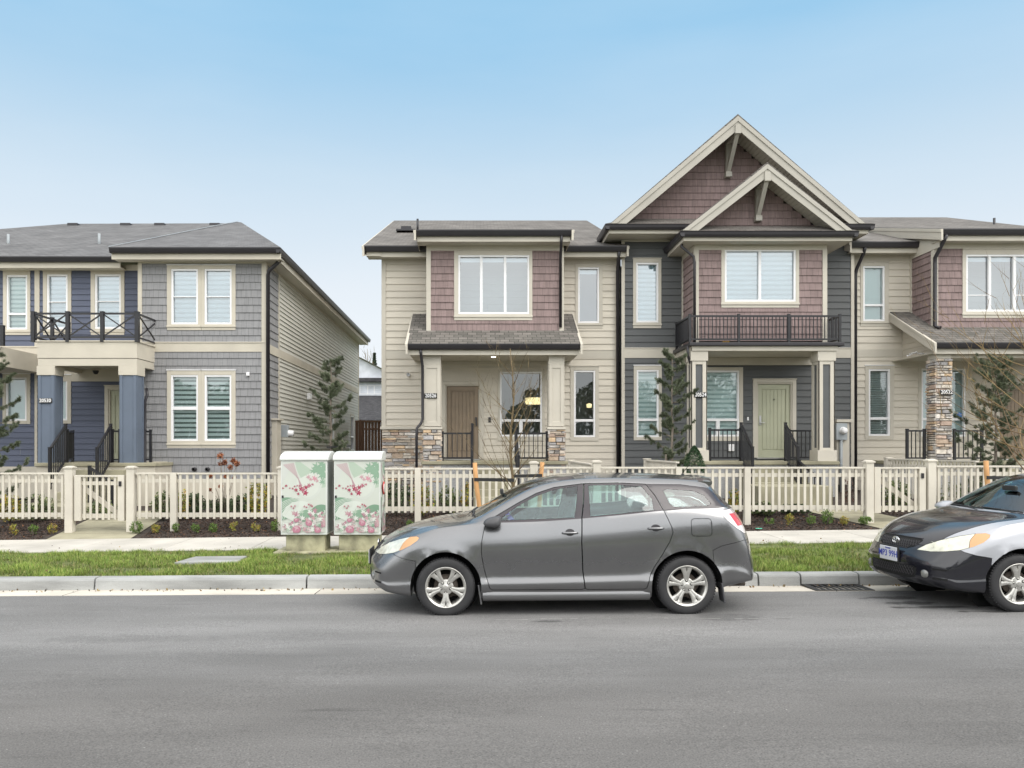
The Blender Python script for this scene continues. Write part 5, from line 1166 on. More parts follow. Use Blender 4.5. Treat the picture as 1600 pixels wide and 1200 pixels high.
def gate(label, x0, x1, zt, zb):
    g = thing('garden_gate', ((x0+x1)/2, FY, zb), label, 'gate', None)
    mb = MB(); fence_panel(mb, x0+0.13, x1-0.13, zt, zb, sp=0.128); mb.build('picket_panel', 'fence_paint', g, bevel=0.003)
    mb = MB(); mb.box(x0, x0+0.128, FY-0.045, FY+0.046, zb-0.02, zt+0.0015); mb.box(x1-0.128, x1, FY-0.045, FY+0.046, zb-0.02, zt+0.0015); mb.box(x0+0.128, x1-0.128, FY+0.036, FY+0.044, zb+0.04, zb+0.11); mb.build('gate_frame', 'fence_paint', g, bevel=0.005)
    mb = MB(); mb.bar((x0+0.125, FY+0.05, zt-0.24), (x1-0.125, FY+0.05, zb+0.09), 0.03, 0.10, up=(0, 0, 1)); mb.build('brace', 'fence_paint', g, bevel=0.003)
    mb = MB(); mb.box(x1-0.10, x1-0.05, FY-0.065, FY-0.046, zt-0.22, zt-0.12); mb.build('latch', 'gutter_black', g)
    return g
zL, zLb = PZ(738.5, FY), PZ(810.5, FY)
fence_run('cream picket fence at the far left ending at the left garden gate', PX(-420, FY), PX(103, FY), zL, zLb, [PX(109.5, FY)], flat=[PX(-110, FY), PX(-15, FY)])
gate('cream picket gate with a diagonal brace in front of the blue townhouse', PX(116, FY)+0.02, PX(197, FY)-0.02, zL-0.05, zLb-0.02)
fence_run('cream picket fence between the left gate and the flowered utility cabinets', PX(213, FY), PX(436, FY), zL, zLb, [PX(205.5, FY), PX(441, FY)], flat=[PX(272, FY)])
zR, zRb = PZ(731, FY), PZ(801, FY)
fence_run('cream picket fence behind the grey car, between the cabinets and a capped post', PX(560, FY), PX(832, FY), zR, zRb, [PX(834, FY)], flat=[PX(653, FY)])
zR2, zR2b = PZ(729.5, FY), PZ(799, FY)
fence_run('cream picket fence before the slate townhouse, from the capped post to the right gate', PX(841, FY), PX(1352, FY), zR2, zR2b, [PX(932, FY), PX(1357, FY)], flat=[PX(1060, FY), PX(1167, FY)])
gate('cream picket gate with a diagonal brace left of the black and white car', PX(1364, FY)+0.01, PX(1445, FY)-0.0, zR2-0.005, zR2b-0.01)
fence_run('cream picket fence at the right edge behind the black and white car', PX(1461, FY), PX(1461, FY)+7, PZ(727.5, FY), PZ(799, FY), [PX(1453.5, FY)], flat=[PX(1720, FY)])
# dividers running back to the houses
def divider(x, y0, y1, zt, label):
    f = thing('picket_fence', (x, y0, hzg(x, y0)), label, 'fence', None)
    mb = MB(); mb.box(x-0.04, x+0.04, y0, y1, zt-0.035, zt); mb.box(x, x+0.03, y0, y1, zt-0.2, zt-0.125); mb.box(x, x+0.03, y0, y1, zt-0.9, zt-0.8)
    n = int((y1-y0)/0.131)
    for i in range(n): y = y0+0.131*(i+0.5); mb.box(x-0.022, x-0.0005, y-0.024, y+0.024, zt-0.92, zt-0.036)
    mb.build('picket_panel', 'fence_paint', f, bevel=0.003)
    mb = MB(); mb.box(x-0.07, x+0.07, y1, y1+0.14, 0.3, zt+0.0); mb.box(x-0.085, x+0.085, y1-0.012, y1+0.152, zt+0.0005, zt+0.03); mb.build('post', 'fence_paint', f, bevel=0.005)
divider(PX(893, 18.8), 15.5, 18.8, zR2+0.06, 'short cream picket divider running back to the house between garden 20526 and its neighbour')
divider(PX(1012, 18.2), 15.5, 18.2, zR2+0.10, 'short cream picket divider running back behind the pine left of door 20524')
divider(PX(1390, 18.8), 15.5, 18.8, zR2+0.12, 'short cream picket divider running back beside the right gate to house 20522')

# ---------------- utility cabinets ----------------
mat('cab_white', (0.66, 0.68, 0.66), rough=0.3, var=0.02); mat('cab_grey', (0.30, 0.32, 0.31), rough=0.6, var=0.12, vscale=5)
mat('print_ground', (0.56, 0.59, 0.54), rough=0.45, var=0.02); mat('print_ink', (1, 1, 1), rough=0.45, var=0.03)
GRN, GRN2, GRN3, PNK, PNK2, PNK3, WHT, RIB = (0.19, 0.31, 0.22), (0.24, 0.37, 0.27), (0.43, 0.52, 0.43), (0.36, 0.05, 0.10), (0.42, 0.14, 0.19), (0.52, 0.33, 0.36), (0.66, 0.68, 0.64), (0.42, 0.29, 0.31)
def leafpoly(cx, cy, s, a, lobes=5):
    pts = []
    for k in range(lobes*2+1):
        th = a+PI*(0.15+1.7*k/(lobes*2)); r = s*(1.0 if k % 2 == 0 else 0.42)*(1.0 if k != lobes else 1.25)
        pts.append((cx+r*math.cos(th), cy+r*math.sin(th)))
    pts.append((cx+s*0.1*math.cos(a), cy+s*0.1*math.sin(a)))
    return pts
def artwork(mb, T, w, h, seed=1):
    """printed film: u in 0..w, v in 0..h, thin layers each 0.3 mm proud of the last"""
    rn = random.Random(seed); lay = [0.0012]
    def clip(poly):
        for ax, lim, sg in ((0, 0.004, 1), (0, w-0.004, -1), (1, 0.004, 1), (1, h-0.004, -1)):
            out = []
            for i in range(len(poly)):
                p, q = poly[i-1], poly[i]; dp, dq = sg*(p[ax]-lim), sg*(q[ax]-lim)
                if (dp < 0) != (dq < 0):
                    t = dp/(dp-dq); out.append((p[0]+(q[0]-p[0])*t, p[1]+(q[1]-p[1])*t))
                if dq >= 0: out.append(q)
            poly = out
            if len(poly) < 3: return []
        return poly
    def fan(center, poly, c):
        q = clip([tuple(p) for p in poly])
        if len(q) < 3: return
        lay[0] += 0.00012
        for tri in tessellate_polygon([[Vector((a, b, 0)) for a, b in q]]): mb.face([T(q[i][0], lay[0], q[i][1]) for i in tri], 1, c)
    def band(pts, c, w0, w1=None):
        lay[0] += 0.00012; w1 = w0 if w1 is None else w1; n = len(pts)
        for i in range(n-1):
            (x0, y0), (x1, y1) = pts[i], pts[i+1]; L = math.hypot(x1-x0, y1-y0) or 1; nx, ny = -(y1-y0)/L, (x1-x0)/L
            wa = w0+(w1-w0)*i/n; wb = w0+(w1-w0)*(i+1)/n
            q = [(x0-nx*wa, y0-ny*wa), (x1-nx*wb, y1-ny*wb), (x1+nx*wb, y1+ny*wb), (x0+nx*wa, y0+ny*wa)]
            q = clip(q)
            if len(q) > 2: mb.face([T(u, lay[0], v) for u, v in q], 1, c)
    P = lambda a, b: (a*w, b*h)
    arc = lambda cx, cy, rx, ry, a0, a1, n=18: [(cx*w+rx*w*math.cos(R(a0+(a1-a0)*i/n)), cy*h+ry*h*math.sin(R(a0+(a1-a0)*i/n))) for i in range(n+1)]
    # pale sweeps
    fan(P(0.75, 0.95), arc(0.85, 1.05, 0.55, 0.42, 180, 300), GRN3)
    fan(P(0.1, 0.85), [P(0, 0.68), P(0.22, 0.93), P(0.1, 1), P(0, 1)], (0.56, 0.58, 0.55))
    fan(P(0.62, 0.7), arc(0.62, 0.72, 0.30, 0.25, 20, -170), (0.57, 0.60, 0.56)); fan(P(0.6, 0.74), arc(0.60, 0.74, 0.27, 0.235, 40, -180), (0.60, 0.63, 0.58))
    # pink ribbon
    fan(P(0.24, 0.92), [P(0.02, 0.96), P(0.27, 0.985), P(0.36, 0.80), P(0.38, 0.76), P(0.2, 0.86)], (0.50, 0.42, 0.42))
    fan(P(0.41, 0.68), [P(0.37, 0.79), P(0.395, 0.75), P(0.47, 0.66), P(0.42, 0.655), P(0.385, 0.72)], (0.45, 0.30, 0.33))
    for k in range(4): band([P(0.04+k*0.06, 0.95), P(0.24+k*0.03, 0.85), P(0.37, 0.76), P(0.41+k*0.012, 0.66)], RIB, 0.0015)
    # green maple sprigs upper right
    for (a, b, s, t) in ((0.80, 0.93, 0.085, 1.2), (0.92, 0.90, 0.10, 2.0), (0.72, 0.88, 0.065, 2.6), (0.90, 0.82, 0.085, 3.4), (0.93, 0.97, 0.08, 0.6), (0.82, 0.86, 0.06, 4.0), (0.92, 0.71, 0.05, 4.6), (0.97, 0.80, 0.06, 2.2)): fan(P(a, b), leafpoly(a*w, b*h, s*1.15, t, 6), GRN2)
    for (a, b, s, t) in ((0.75, 0.77, 0.06, 1), (0.60, 0.79, 0.045, 2), (0.66, 0.755, 0.04, 0.5), (0.80, 0.73, 0.035, 3)): fan(P(a, b), leafpoly(a*w, b*h, s, t), PNK3 if s < 0.05 else (0.58, 0.28, 0.34))
    # crimson swirl of leaves
    for (a, b, s, t) in ((0.45, 0.62, 0.055, 0.2), (0.55, 0.645, 0.05, 1.5), (0.53, 0.565, 0.06, 2.6), (0.63, 0.67, 0.045, 0.9), (0.40, 0.66, 0.03, 3), (0.32, 0.60, 0.04, 4.2), (0.25, 0.625, 0.022, 1), (0.18, 0.63, 0.02, 2), (0.10, 0.66, 0.028, 5), (0.03, 0.63, 0.022, 1), (0.35, 0.665, 0.02, 2.2), (0.38, 0.55, 0.03, 0.4), (0.70, 0.68, 0.028, 4), (0.29, 0.655, 0.02, 3), (0.48, 0.60, 0.05, 4)): fan(P(a, b), leafpoly(a*w, b*h, s, t), PNK if rn.random() < 0.6 else PNK2)
    # green hill lines lower left, and hills
    fan(P(0.1, 0.3), arc(0.12, 0.20, 0.52, 0.30, 200, 20), GRN)
    fan(P(0.35, 0.35), arc(0.42, 0.20, 0.42, 0.25, 170, 60)+[P(0.6, 0.3), P(0.3, 0.15)], (0.62, 0.66, 0.61))
    for k in range(8): band(arc(0.36, 0.12, 0.62-k*0.042, 0.37-k*0.017, 170, 85), (0.58, 0.62, 0.57), 0.0045)
    fan(P(0.9, 0.25), arc(0.90, 0.18, 0.30, 0.22, 180, 0), GRN); fan(P(0.6, 0.2), arc(0.60, 0.16, 0.28, 0.17, 180, 0), GRN2)
    for k in range(6): band([P(0.60+k*0.03, 0.02), P(0.75+k*0.03, 0.10), P(0.95, 0.13+k*0.012)], (0.5, 0.62, 0.52), 0.003)
    # lotus and peony crowd at the foot
    for i in range(95):
        a = rn.uniform(0.0, 1.0); top = 0.10+0.20*max(0, min(1, a*1.6)); b = rn.uniform(0.0, top)
        if i < 18: b = rn.uniform(0.12, 0.33); a = rn.uniform(0.25, 1.0)
        s = rn.uniform(0.03, 0.06); c = rn.choice([WHT, WHT, PNK3, (0.55, 0.44, 0.45), (0.44, 0.22, 0.28), (0.60, 0.57, 0.55), GRN3, GRN2])
        fan(P(a, b), leafpoly(a*w, b*h, s, rn.uniform(0, 6.3), rn.choice((3, 4, 5))), c)
    for (a, b, s) in ((0.34, 0.05, 0.09), (0.62, 0.14, 0.07), (0.82, 0.04, 0.07), (0.33, 0.18, 0.05)):
        fan(P(a, b), arc(a, b, s*1.1, s*0.6, 0, 340, 12), (0.46, 0.20, 0.27)); fan(P(a, b+s*.15), leafpoly(a*w, (b+s*.3)*h, s*w*0.8, 1.2, 4), (0.56, 0.38, 0.42))
    for (a, b) in ((0.22, 0.375), (0.27, 0.35), (0.52, 0.37), (0.57, 0.36), (0.67, 0.39), (0.70, 0.375), (0.62, 0.40), (0.3, 0.38)): fan(P(a, b), leafpoly(a*w, b*h, 0.022, a*9, 4), PNK if a > 0.6 else PNK2)
def cabinet(x0, x1, y0, dep, zb_, zt_, label, seed, sideart=False):
    cab = thing('utility_cabinet', ((x0+x1)/2, y0+dep/2, gz(x0, y0, 0.12)), label, 'utility cabinet', 'flower printed utility cabinets')
    mb = MB(); mb.box(x0, x1, y0, y0+dep, zb_, zt_); bd = mb.build('body', 'cab_white', cab, bevel=0.012)
    T = lambda u, d, v: (x0+0.02+u, y0-d-0.001, zb_+0.035+v)
    w, h = x1-x0-0.04, zt_-zb_-0.05
    mb = MB(); mb.face([T(0, 0, 0), T(w, 0, 0), T(w, 0, h), T(0, 0, h)], 0); artwork(mb, T, w, h, seed); mb.build('printed_panel', ['print_ground', 'print_ink'], cab)
    if sideart:
        T2 = lambda u, d, v: (x1+d+0.001, y0+0.04+u, zb_+0.035+v); w2 = dep-0.08
        mb = MB(); mb.face([T2(0, 0, 0), T2(w2, 0, 0), T2(w2, 0, h), T2(0, 0, h)], 0); artwork(mb, T2, w2, h, seed+3)
        lay = 0.02; mb.build('printed_panel', ['print_ground', 'print_ink'], cab)
        mb = MB(); mb.lathe([(0, 0.024), (0.11, 0.024), (0.11, 0.018)], (x1, y0+0.28, zb_+h*0.65), 'X', 24, 0, (0.65, 0.03, 0.03)); mb.lathe([(0, 0.026), (0.075, 0.026), (0.075, 0.0245)], (x1, y0+0.28, zb_+h*0.65), 'X', 24, 0, (0.8, 0.8, 0.8)); mb.build('warning_sticker', 'print_ink', cab)
    else:
        mb = MB(); mb.box(x1+0.0005, x1+0.004, y0+0.04, y0+dep-0.03, zb_+0.03, zt_-0.02); mb.build('side_panel', 'cab_grey', cab)
    # curved lid
    mb = MB(); prof = [(y0-0.02, zt_+0.001), (y0-0.02, zt_+0.045), (y0+0.03, zt_+0.085), (y0+0.12, zt_+0.12), (y0+dep*0.5, zt_+0.150), (y0+dep*0.8, zt_+0.155), (y0+dep+0.02, zt_+0.14), (y0+dep+0.02, zt_+0.001)]
    mb.prism(prof, lambda p, t: (t, p[0], p[1]), x0-0.015, x1+0.02); mb.build('lid', 'cab_white', cab, bevel=0.012)
    mb = MB(); zc = gz(x0, y0, 0.11)
    mb.box(x0+0.07, x1-0.04, y0+0.05, y0+dep-0.03, zc+0.0, zb_-0.001, 0)
    mb.build('plinth', 'concrete_moss', cab, bevel=0.02)
    mb = MB(); mb.box(x0-0.10, x1-0.0+0.08, y0-0.10, y0+dep+0.1, zc-0.1, zc+0.055); mb.build('pad', 'concrete_moss', cab, bevel=0.015)
    mb = MB(); mb.box(x0+0.02, x0+0.05, y0-0.012, y0-0.002, zb_+0.60, zb_+0.64); mb.build('latch', 'gutter_black', cab)
    return cab
CY0 = 12.42
cz0, cz1 = PZ(836, CY0), PZ(720, CY0)
cabinet(PX(438.5, CY0), PX(511, CY0), CY0, 0.55, cz0, cz1, 'left white utility cabinet printed with green and pink maple leaves, with a plain grey side', 3)
cabinet(PX(521.5, CY0), PX(594.5, CY0), CY0, 0.55, cz0, cz1, 'right flower printed utility cabinet nearest the grey car, with a red warning sticker', 3, True)

# ---------------- tree stakes ----------------
def stake(x0, y0, z0, x1, y1, z1, label, r=0.035):
    mb = MB(); n = 8; pts = [(x0+(x1-x0)*i/n+0.006*math.sin(i*1.7), y0+(y1-y0)*i/n, z0+(z1-z0)*i/n) for i in range(n+1)]
    mb.tube(pts, [r*(1+0.05*math.sin(i*2.2)) for i in range(n+1)], 12)
    o = mb.build('tree_stake', 'wood_stake', origin=(x0, y0, z0)); tag(o, label, 'stake', 'round timber tree stakes'); return o
SY1 = 11.6
stake(PX(757, SY1), SY1, 0.05, PX(741.5, SY1), SY1, PZ(723, SY1), 'left timber stake of the bare sapling behind the grey car')
stake(PX(836, 11.9), 11.9, 0.05, PX(847, 11.9), 11.9, PZ(722, 11.9), 'right timber stake of the bare sapling behind the grey car')
stake(PX(1556, SY1), SY1, 0.05, PX(1540, SY1), SY1, PZ(720, SY1), 'timber stake at the right edge behind the black and white car')
def strap(a, b, label, w=0.05):
    mb = MB(); mb.bar(a, b, 0.008, w); o = mb.build('tree_strap', 'black_plastic', origin=tuple((Vector(a)+Vector(b))/2)); tag(o, label, 'strap'); return o
strap((PX(745, SY1)-0.04, SY1-0.042, PZ(749, SY1)), (PX(803, 11.7), 11.66, PZ(750, 11.7)), 'black strap tying the bare sapling to its left stake')
strap((PX(800, 11.7), 11.70, PZ(744, 11.7)), (PX(843, 11.86)+0.04, 11.86, PZ(743, 11.86)), 'black strap tying the bare sapling to its right stake')
strap((PX(1543, SY1)-0.04, SY1-0.042, PZ(746, SY1)), (PX(1600, 11.6)+0.1, 11.66, PZ(747, 11.7)), 'black strap tied to the stake at the right edge')
# ---- litter ----
mb = MB(); mb.box(-0.06, 0.06, -0.03, 0.03, 0, 0.012); x = PX(1184, 14.8); 
mat('litter_green', (0.1, 0.5, 0.35)); o = mb.build('litter', 'litter_green', bevel=0.004); o.location = (x, 14.75, hzg(x, 14.75)+0.015); tag(o, 'small green scrap of litter on the mulch right of the grey car', 'litter')
# ---------------- hatchback cars ----------------
def paintmat(name, rgb, metal, rough, flake=0.03):
    m = mat(name, rgb, rough=rough, metal=metal, var=0.02, vscale=2, coat=0.8, fine=flake, fscale=900)
    # a film of road dust low on the body
    if name == 'paint_black': return m
    nt = m.node_tree; n = nt.nodes; l = nt.links; b = n['Principled BSDF']; prev = b.inputs['Base Color'].links[0].from_socket
    tcn = n.new('ShaderNodeTexCoord'); sp = n.new('ShaderNodeSeparateXYZ'); l.new(tcn.outputs['Object'], sp.inputs[0])
    mr = n.new('ShaderNodeMapRange'); mr.inputs[1].default_value = 0.75; mr.inputs[2].default_value = 0.2; mr.inputs[3].default_value = 0.0; mr.inputs[4].default_value = 0.22; l.new(sp.outputs['Z'], mr.inputs[0])
    ns = n.new('ShaderNodeTexNoise'); ns.inputs['Scale'].default_value = 4; ns.inputs['Detail'].default_value = 7; l.new(tcn.outputs['Object'], ns.inputs['Vector'])
    mu = n.new('ShaderNodeMath'); mu.operation = 'MULTIPLY'; l.new(mr.outputs[0], mu.inputs[0]); l.new(ns.outputs['Fac'], mu.inputs[1])
    mx = n.new('ShaderNodeMix'); mx.data_type = 'RGBA'; l.new(mu.outputs[0], mx.inputs['Factor']); l.new(prev, mx.inputs[6]); mx.inputs[7].default_value = (0.20, 0.18, 0.155, 1); l.new(mx.outputs[2], b.inputs['Base Color'])
    ra = n.new('ShaderNodeMath'); ra.operation = 'MULTIPLY_ADD'; l.new(mu.outputs[0], ra.inputs[0]); ra.inputs[1].default_value = 0.7; ra.inputs[2].default_value = rough; l.new(ra.outputs[0], b.inputs['Roughness'])
    cw = n.new('ShaderNodeMath'); cw.operation = 'MULTIPLY_ADD'; l.new(mu.outputs[0], cw.inputs[0]); cw.inputs[1].default_value = -2.0; cw.inputs[2].default_value = 0.8; cw.use_clamp = True; l.new(cw.outputs[0], b.inputs['Coat Weight'])
    return m
paintmat('paint_grey', (0.205, 0.207, 0.214), 0.88, 0.25)
paintmat('paint_black', (0.008, 0.008, 0.013), 0.0, 0.22)
paintmat('paint_white', (0.38, 0.39, 0.42), 0.15, 0.30)
mat('trim_plum', (0.030, 0.024, 0.030), rough=0.22, coat=0.3); mat('rubber', (0.028, 0.028, 0.03), rough=0.75, var=0.15, vscale=6, fine=0.1); mat('dark_void', (0.006, 0.006, 0.006), rough=0.9)
mat('alloy', (0.55, 0.54, 0.51), rough=0.34, metal=0.75, var=0.06, vscale=8); mat('alloy_dark', (0.03, 0.028, 0.025), rough=0.6, metal=0.5); mat('brake', (0.12, 0.10, 0.085), rough=0.7, metal=0.4, var=0.2, vscale=9)
mat('seat_fabric', (0.14, 0.155, 0.165), rough=0.9); mat('dash', (0.05, 0.055, 0.06), rough=0.7); mat('chrome', (0.75, 0.75, 0.77), rough=0.12, metal=1.0); mat('mirror_plastic', (0.07, 0.07, 0.075), rough=0.45)
mat('lamp_shell', (0.62, 0.62, 0.51), rough=0.10, coat=1.0, var=0.14, vscale=13); mat('lamp_shell_clear', (0.60, 0.60, 0.52), rough=0.12, coat=1.0, var=0.16, vscale=13); mat('amber', (0.55, 0.29, 0.12), rough=0.15, coat=1.0); mat('lamp_red', (0.55, 0.03, 0.045), rough=0.15, coat=1.0); mat('lamp_white', (0.72, 0.68, 0.70), rough=0.15, coat=1.0); mat('plate_white', (0.56, 0.57, 0.60), rough=0.4, fine=0.02); mat('plate_blue', (0.03, 0.05, 0.35), rough=0.4); mat('fog_lens', (0.17, 0.17, 0.16), rough=0.15, coat=1.0); mat('purple', (0.15, 0.10, 0.55), rough=0.5)
glassmat('car_glass', (0.76, 0.88, 0.87), refl=0.04)
glassmat('windscreen_glass', (0.55, 0.72, 0.68), refl=0.05)

def tab(t):
    xs = np.array([a for a, b in t]); ys = np.array([b for a, b in t])
    d = np.diff(ys)/np.diff(xs); m = np.empty(len(xs)); m[0], m[-1] = d[0], d[-1]
    for i in range(1, len(xs)-1): m[i] = 0 if d[i-1]*d[i] <= 0 else 2*d[i-1]*d[i]/(d[i-1]+d[i])
    def f(x):
        x = min(max(x, xs[0]), xs[-1]); i = min(int(np.searchsorted(xs, x, 'right'))-1, len(xs)-2); h = xs[i+1]-xs[i]; t_ = (x-xs[i])/h
        return float((2*t_**3-3*t_**2+1)*ys[i]+(t_**3-2*t_**2+t_)*h*m[i]+(-2*t_**3+3*t_**2)*ys[i+1]+(t_**3-t_**2)*h*m[i+1])
    return f
ztop = tab([(-.88, .60), (-.86, .635), (-.83, .68), (-.78, .735), (-.72, .785), (-.58, .86), (-.35, .935), (-.10, .985), (.09, 1.01), (.22, 1.028), (.30, 1.06), (.6, 1.235), (.91, 1.40), (1.10, 1.458), (1.30, 1.492), (1.7, 1.517), (2.34, 1.507), (2.80, 1.480), (2.92, 1.462), (2.97, 1.435), (3.01, 1.38), (3.13, 1.26), (3.26, 1.12), (3.35, 1.0), (3.40, .90), (3.44, .80), (3.46, .70), (3.48, .62)])
zbel = tab([(-.88, .52), (-.84, .565), (-.78, .635), (-.7, .70), (-.6, .765), (-.45, .835), (-.3, .882), (-.07, .94), (.2, .975), (.34, .988), (.64, .998), (1.0, 1.012), (1.4, 1.038), (1.9, 1.078), (2.33, 1.118), (2.7, 1.145), (3.0, 1.155), (3.12, 1.135), (3.22, 1.07), (3.30, .99), (3.38, .88), (3.43, .76), (3.48, .56)])
wmid = tab([(-.88, .70), (-.84, .735), (-.75, .775), (-.6, .82), (-.45, .85), (-.25, .872), (0, .88), (.5, .884), (1.5, .888), (2.4, .886), (2.9, .878), (3.1, .862), (3.25, .845), (3.4, .81), (3.48, .77)])
wbel = tab([(-.88, .58), (-.8, .63), (-.7, .675), (-.5, .735), (-.25, .775), (0, .80), (.35, .822), (.8, .832), (2.0, .832), (2.7, .81), (3.0, .785), (3.2, .75), (3.35, .71), (3.48, .64)])
wrail = tab([(-.88, .40), (-.7, .52), (-.4, .62), (0, .665), (.25, .70), (.40, .735), (.75, .685), (1.1, .635), (1.4, .612), (2.0, .605), (2.6, .60), (2.95, .585), (3.05, .575), (3.12, .56), (3.3, .60), (3.48, .5)])
_zr = tab([(.30, 1.008), (.40, 1.045), (.75, 1.222), (1.1, 1.374), (1.4, 1.425), (1.7, 1.442), (2.0, 1.445), (2.4, 1.437), (2.75, 1.420), (2.88, 1.402), (2.96, 1.36), (3.05, 1.275)])
zbot = tab([(-.88, .30), (-.8, .245), (-.6, .215), (-.3, .20), (.2, .18), (2.4, .18), (2.9, .24), (3.1, .29), (3.48, .345)])
def zrail(x):
    if x < .30: return zbel(x)+.55*(ztop(x)-zbel(x))*(1)+0.0
    if x > 3.05: return zbel(x)+.62*(ztop(x)-zbel(x))
    return _zr(x)
FR = [(.0, -.09), (.05, -.03), (.12, -.010), (.19, .004), (.235, -.002), (.29, -.020), (.38, -.017), (.50, -.006), (.64, 0.0), (.78, -.007), (.90, -.030)]
def section(x, inner=0.0):
    zb, zt, zl, wm, wb, wr, zr = zbot(x), ztop(x), zbel(x), wmid(x), wbel(x), wrail(x), zrail(x)
    if inner:
        dz = 0.045; zt = min(ztop(x-.05), ztop(x), ztop(x+.07))-dz; zr = min(min(zrail(x-.04), zrail(x), zrail(x+.05))-dz*0.9, zt-.035); wm -= .09; wb -= .042; wr -= .045; zb = 0.34
        zl = min(zl, zr-0.03)
    h = zl-zb; blend = min(1, max(0, (x+.5)/.5))*min(1, max(0, (3.3-x)/.5))
    P = [(0, zb), (wm*.5, zb), (wm-.09, zb)]
    for f, dw in FR[1:]: P.append((wm+dw*(1 if f > .6 else blend*1.0+(1-blend)*0.5), zb+h*f))
    gap = max(0.0, zr-zl)
    P += [(wb, zl), (wb-.018-0.0*gap, zl+min(.02, gap*.25)), (wb+(wr-wb)*.5+0.012, zl+gap*.52), (wr, zr), (wr-.075, zr+(zt-zr)*.45), (wr*.55, zr+(zt-zr)*.83), (wr*.25, zr+(zt-zr)*.97), (0, zt)]
    return P
def smooth_section(P, sub=2):
    out = []; n = len(P)
    for i in range(n-1):
        p0 = P[i-1] if i > 0 else (-P[1][0], P[1][1]); p1, p2 = P[i], P[i+1]; p3 = P[i+2] if i+2 < n else (-P[n-2][0], P[n-2][1])
        for k in range(sub):
            t = k/sub
            out.append(tuple(0.5*((2*p1[j])+(-p0[j]+p2[j])*t+(2*p0[j]-5*p1[j]+4*p2[j]-p3[j])*t*t+(-p0[j]+3*p1[j]-3*p2[j]+p3[j])*t**3) for j in (0, 1)))
    out.append(P[-1]); return out
def warp(x, y, z):
    """plan curvature of nose and tail, wheel arch flares"""
    a = abs(y)/.88
    k = 0.30*max(0, (-.05-x)/.83)**1.5; k2 = 0.20*max(0, (x-2.75)/.73)**1.5
    r1 = math.hypot(x, z-.31); r2 = math.hypot(x-2.604, z-.31)
    if abs(y) > .75 and z > .25:
        s = 0.020*math.exp(-((min(r1, r2)-.40)/.045)**2); y += math.copysign(s, y)
    return (x+k*a**2.6-k2*a**2.6, y, z)
def loft(x0, x1, step, sub, inner=0.0):
    xs = []; x = x0
    while x < x1-1e-6:
        xs.append(x); d = step
        if not inner and (x < -.7 or x > 3.0): d = step*0.45
        x += d
    xs.append(x1); rings = []
    for x in xs:
        h = smooth_section(section(x, inner), sub); ring = h+[(-y, z) for y, z in h[-2:0:-1]]
        rings.append([warp(x, y, z) for y, z in ring])
    if not inner:   # rounded caps: shrink the end rings towards their centre
        def caps(ring, dx, x):
            cz = sum(p[1] for p in smooth_section(section(x), sub))/len(smooth_section(section(x), sub)); out = []
            h = smooth_section(section(x), sub); rr = h+[(-y, z) for y, z in h[-2:0:-1]]
            for s, e in ((.93, .35), (.80, .62), (.6, .85), (.35, .97), (.12, 1.0)): out.append([warp2(x, y*s, cz+(z-cz)*s, x+dx*e) for y, z in rr])
            return out
        def warp2(xr, y, z, xo):
            p = warp(xr, y, z); return (p[0]+(xo-xr), p[1], p[2])
        rings = caps(rings[0], -.025, xs[0])[::-1]+rings+caps(rings[-1], .02, xs[-1])
    n = len(rings[0]); V = [p for r in rings for p in r]; F = []
    for i in range(len(rings)-1):
        for k in range(n): F.append((i*n+k, i*n+(k+1) % n, (i+1)*n+(k+1) % n, (i+1)*n+k))
    F.append(tuple(range(n))[::-1]); e = (len(rings)-1)*n; F.append(tuple(e+k for k in range(n)))
    bm = bmesh.new(); vs = [bm.verts.new(v) for v in V]
    for f in F:
        try: bm.faces.new([vs[i] for i in f])
        except ValueError: pass
    bmesh.ops.recalc_face_normals(bm, faces=bm.faces)
    me = bpy.data.meshes.new('loft'); bm.to_mesh(me); bm.free(); return me
def prism_mesh(poly, axis, a, b):
    mb = MB(); f = {'Y': lambda p, t: (p[0], t, p[1]), 'X': lambda p, t: (t, p[0], p[1]), 'Z': lambda p, t: (p[0], p[1], t)}[axis]
    mb.prism(poly, f, a, b); return raw(mb)
def raw(mb):
    bm = bmesh.new(); vs = [bm.verts.new(v) for v in mb.v]
    for f in mb.f: bm.faces.new([vs[i] for i in f])
    bmesh.ops.recalc_face_normals(bm, faces=bm.faces); me = bpy.data.meshes.new('r'); bm.to_mesh(me); bm.free(); return me
def boolean(me, cut, op, use_self=False, jit=0.0):
    if jit:
        for v in cut.vertices: v.co += Vector((jit, jit*.37, jit*.71))
    a = bpy.data.objects.new('a', me); b = bpy.data.objects.new('b', cut); COL.objects.link(a); COL.objects.link(b)
    m = a.modifiers.new('m', 'BOOLEAN'); m.operation = op; m.object = b; m.solver = 'EXACT'; m.use_self = use_self; m.use_hole_tolerant = use_self
    dg = bpy.context.evaluated_depsgraph_get(); dg.update(); out = bpy.data.meshes.new_from_object(a.evaluated_get(dg))
    bpy.data.objects.remove(a); bpy.data.objects.remove(b)
    bm = bmesh.new(); bm.from_mesh(out); bmesh.ops.remove_doubles(bm, verts=bm.verts, dist=2e-5); bmesh.ops.dissolve_degenerate(bm, dist=2e-5, edges=bm.edges); bm.to_mesh(out); bm.free(); return out
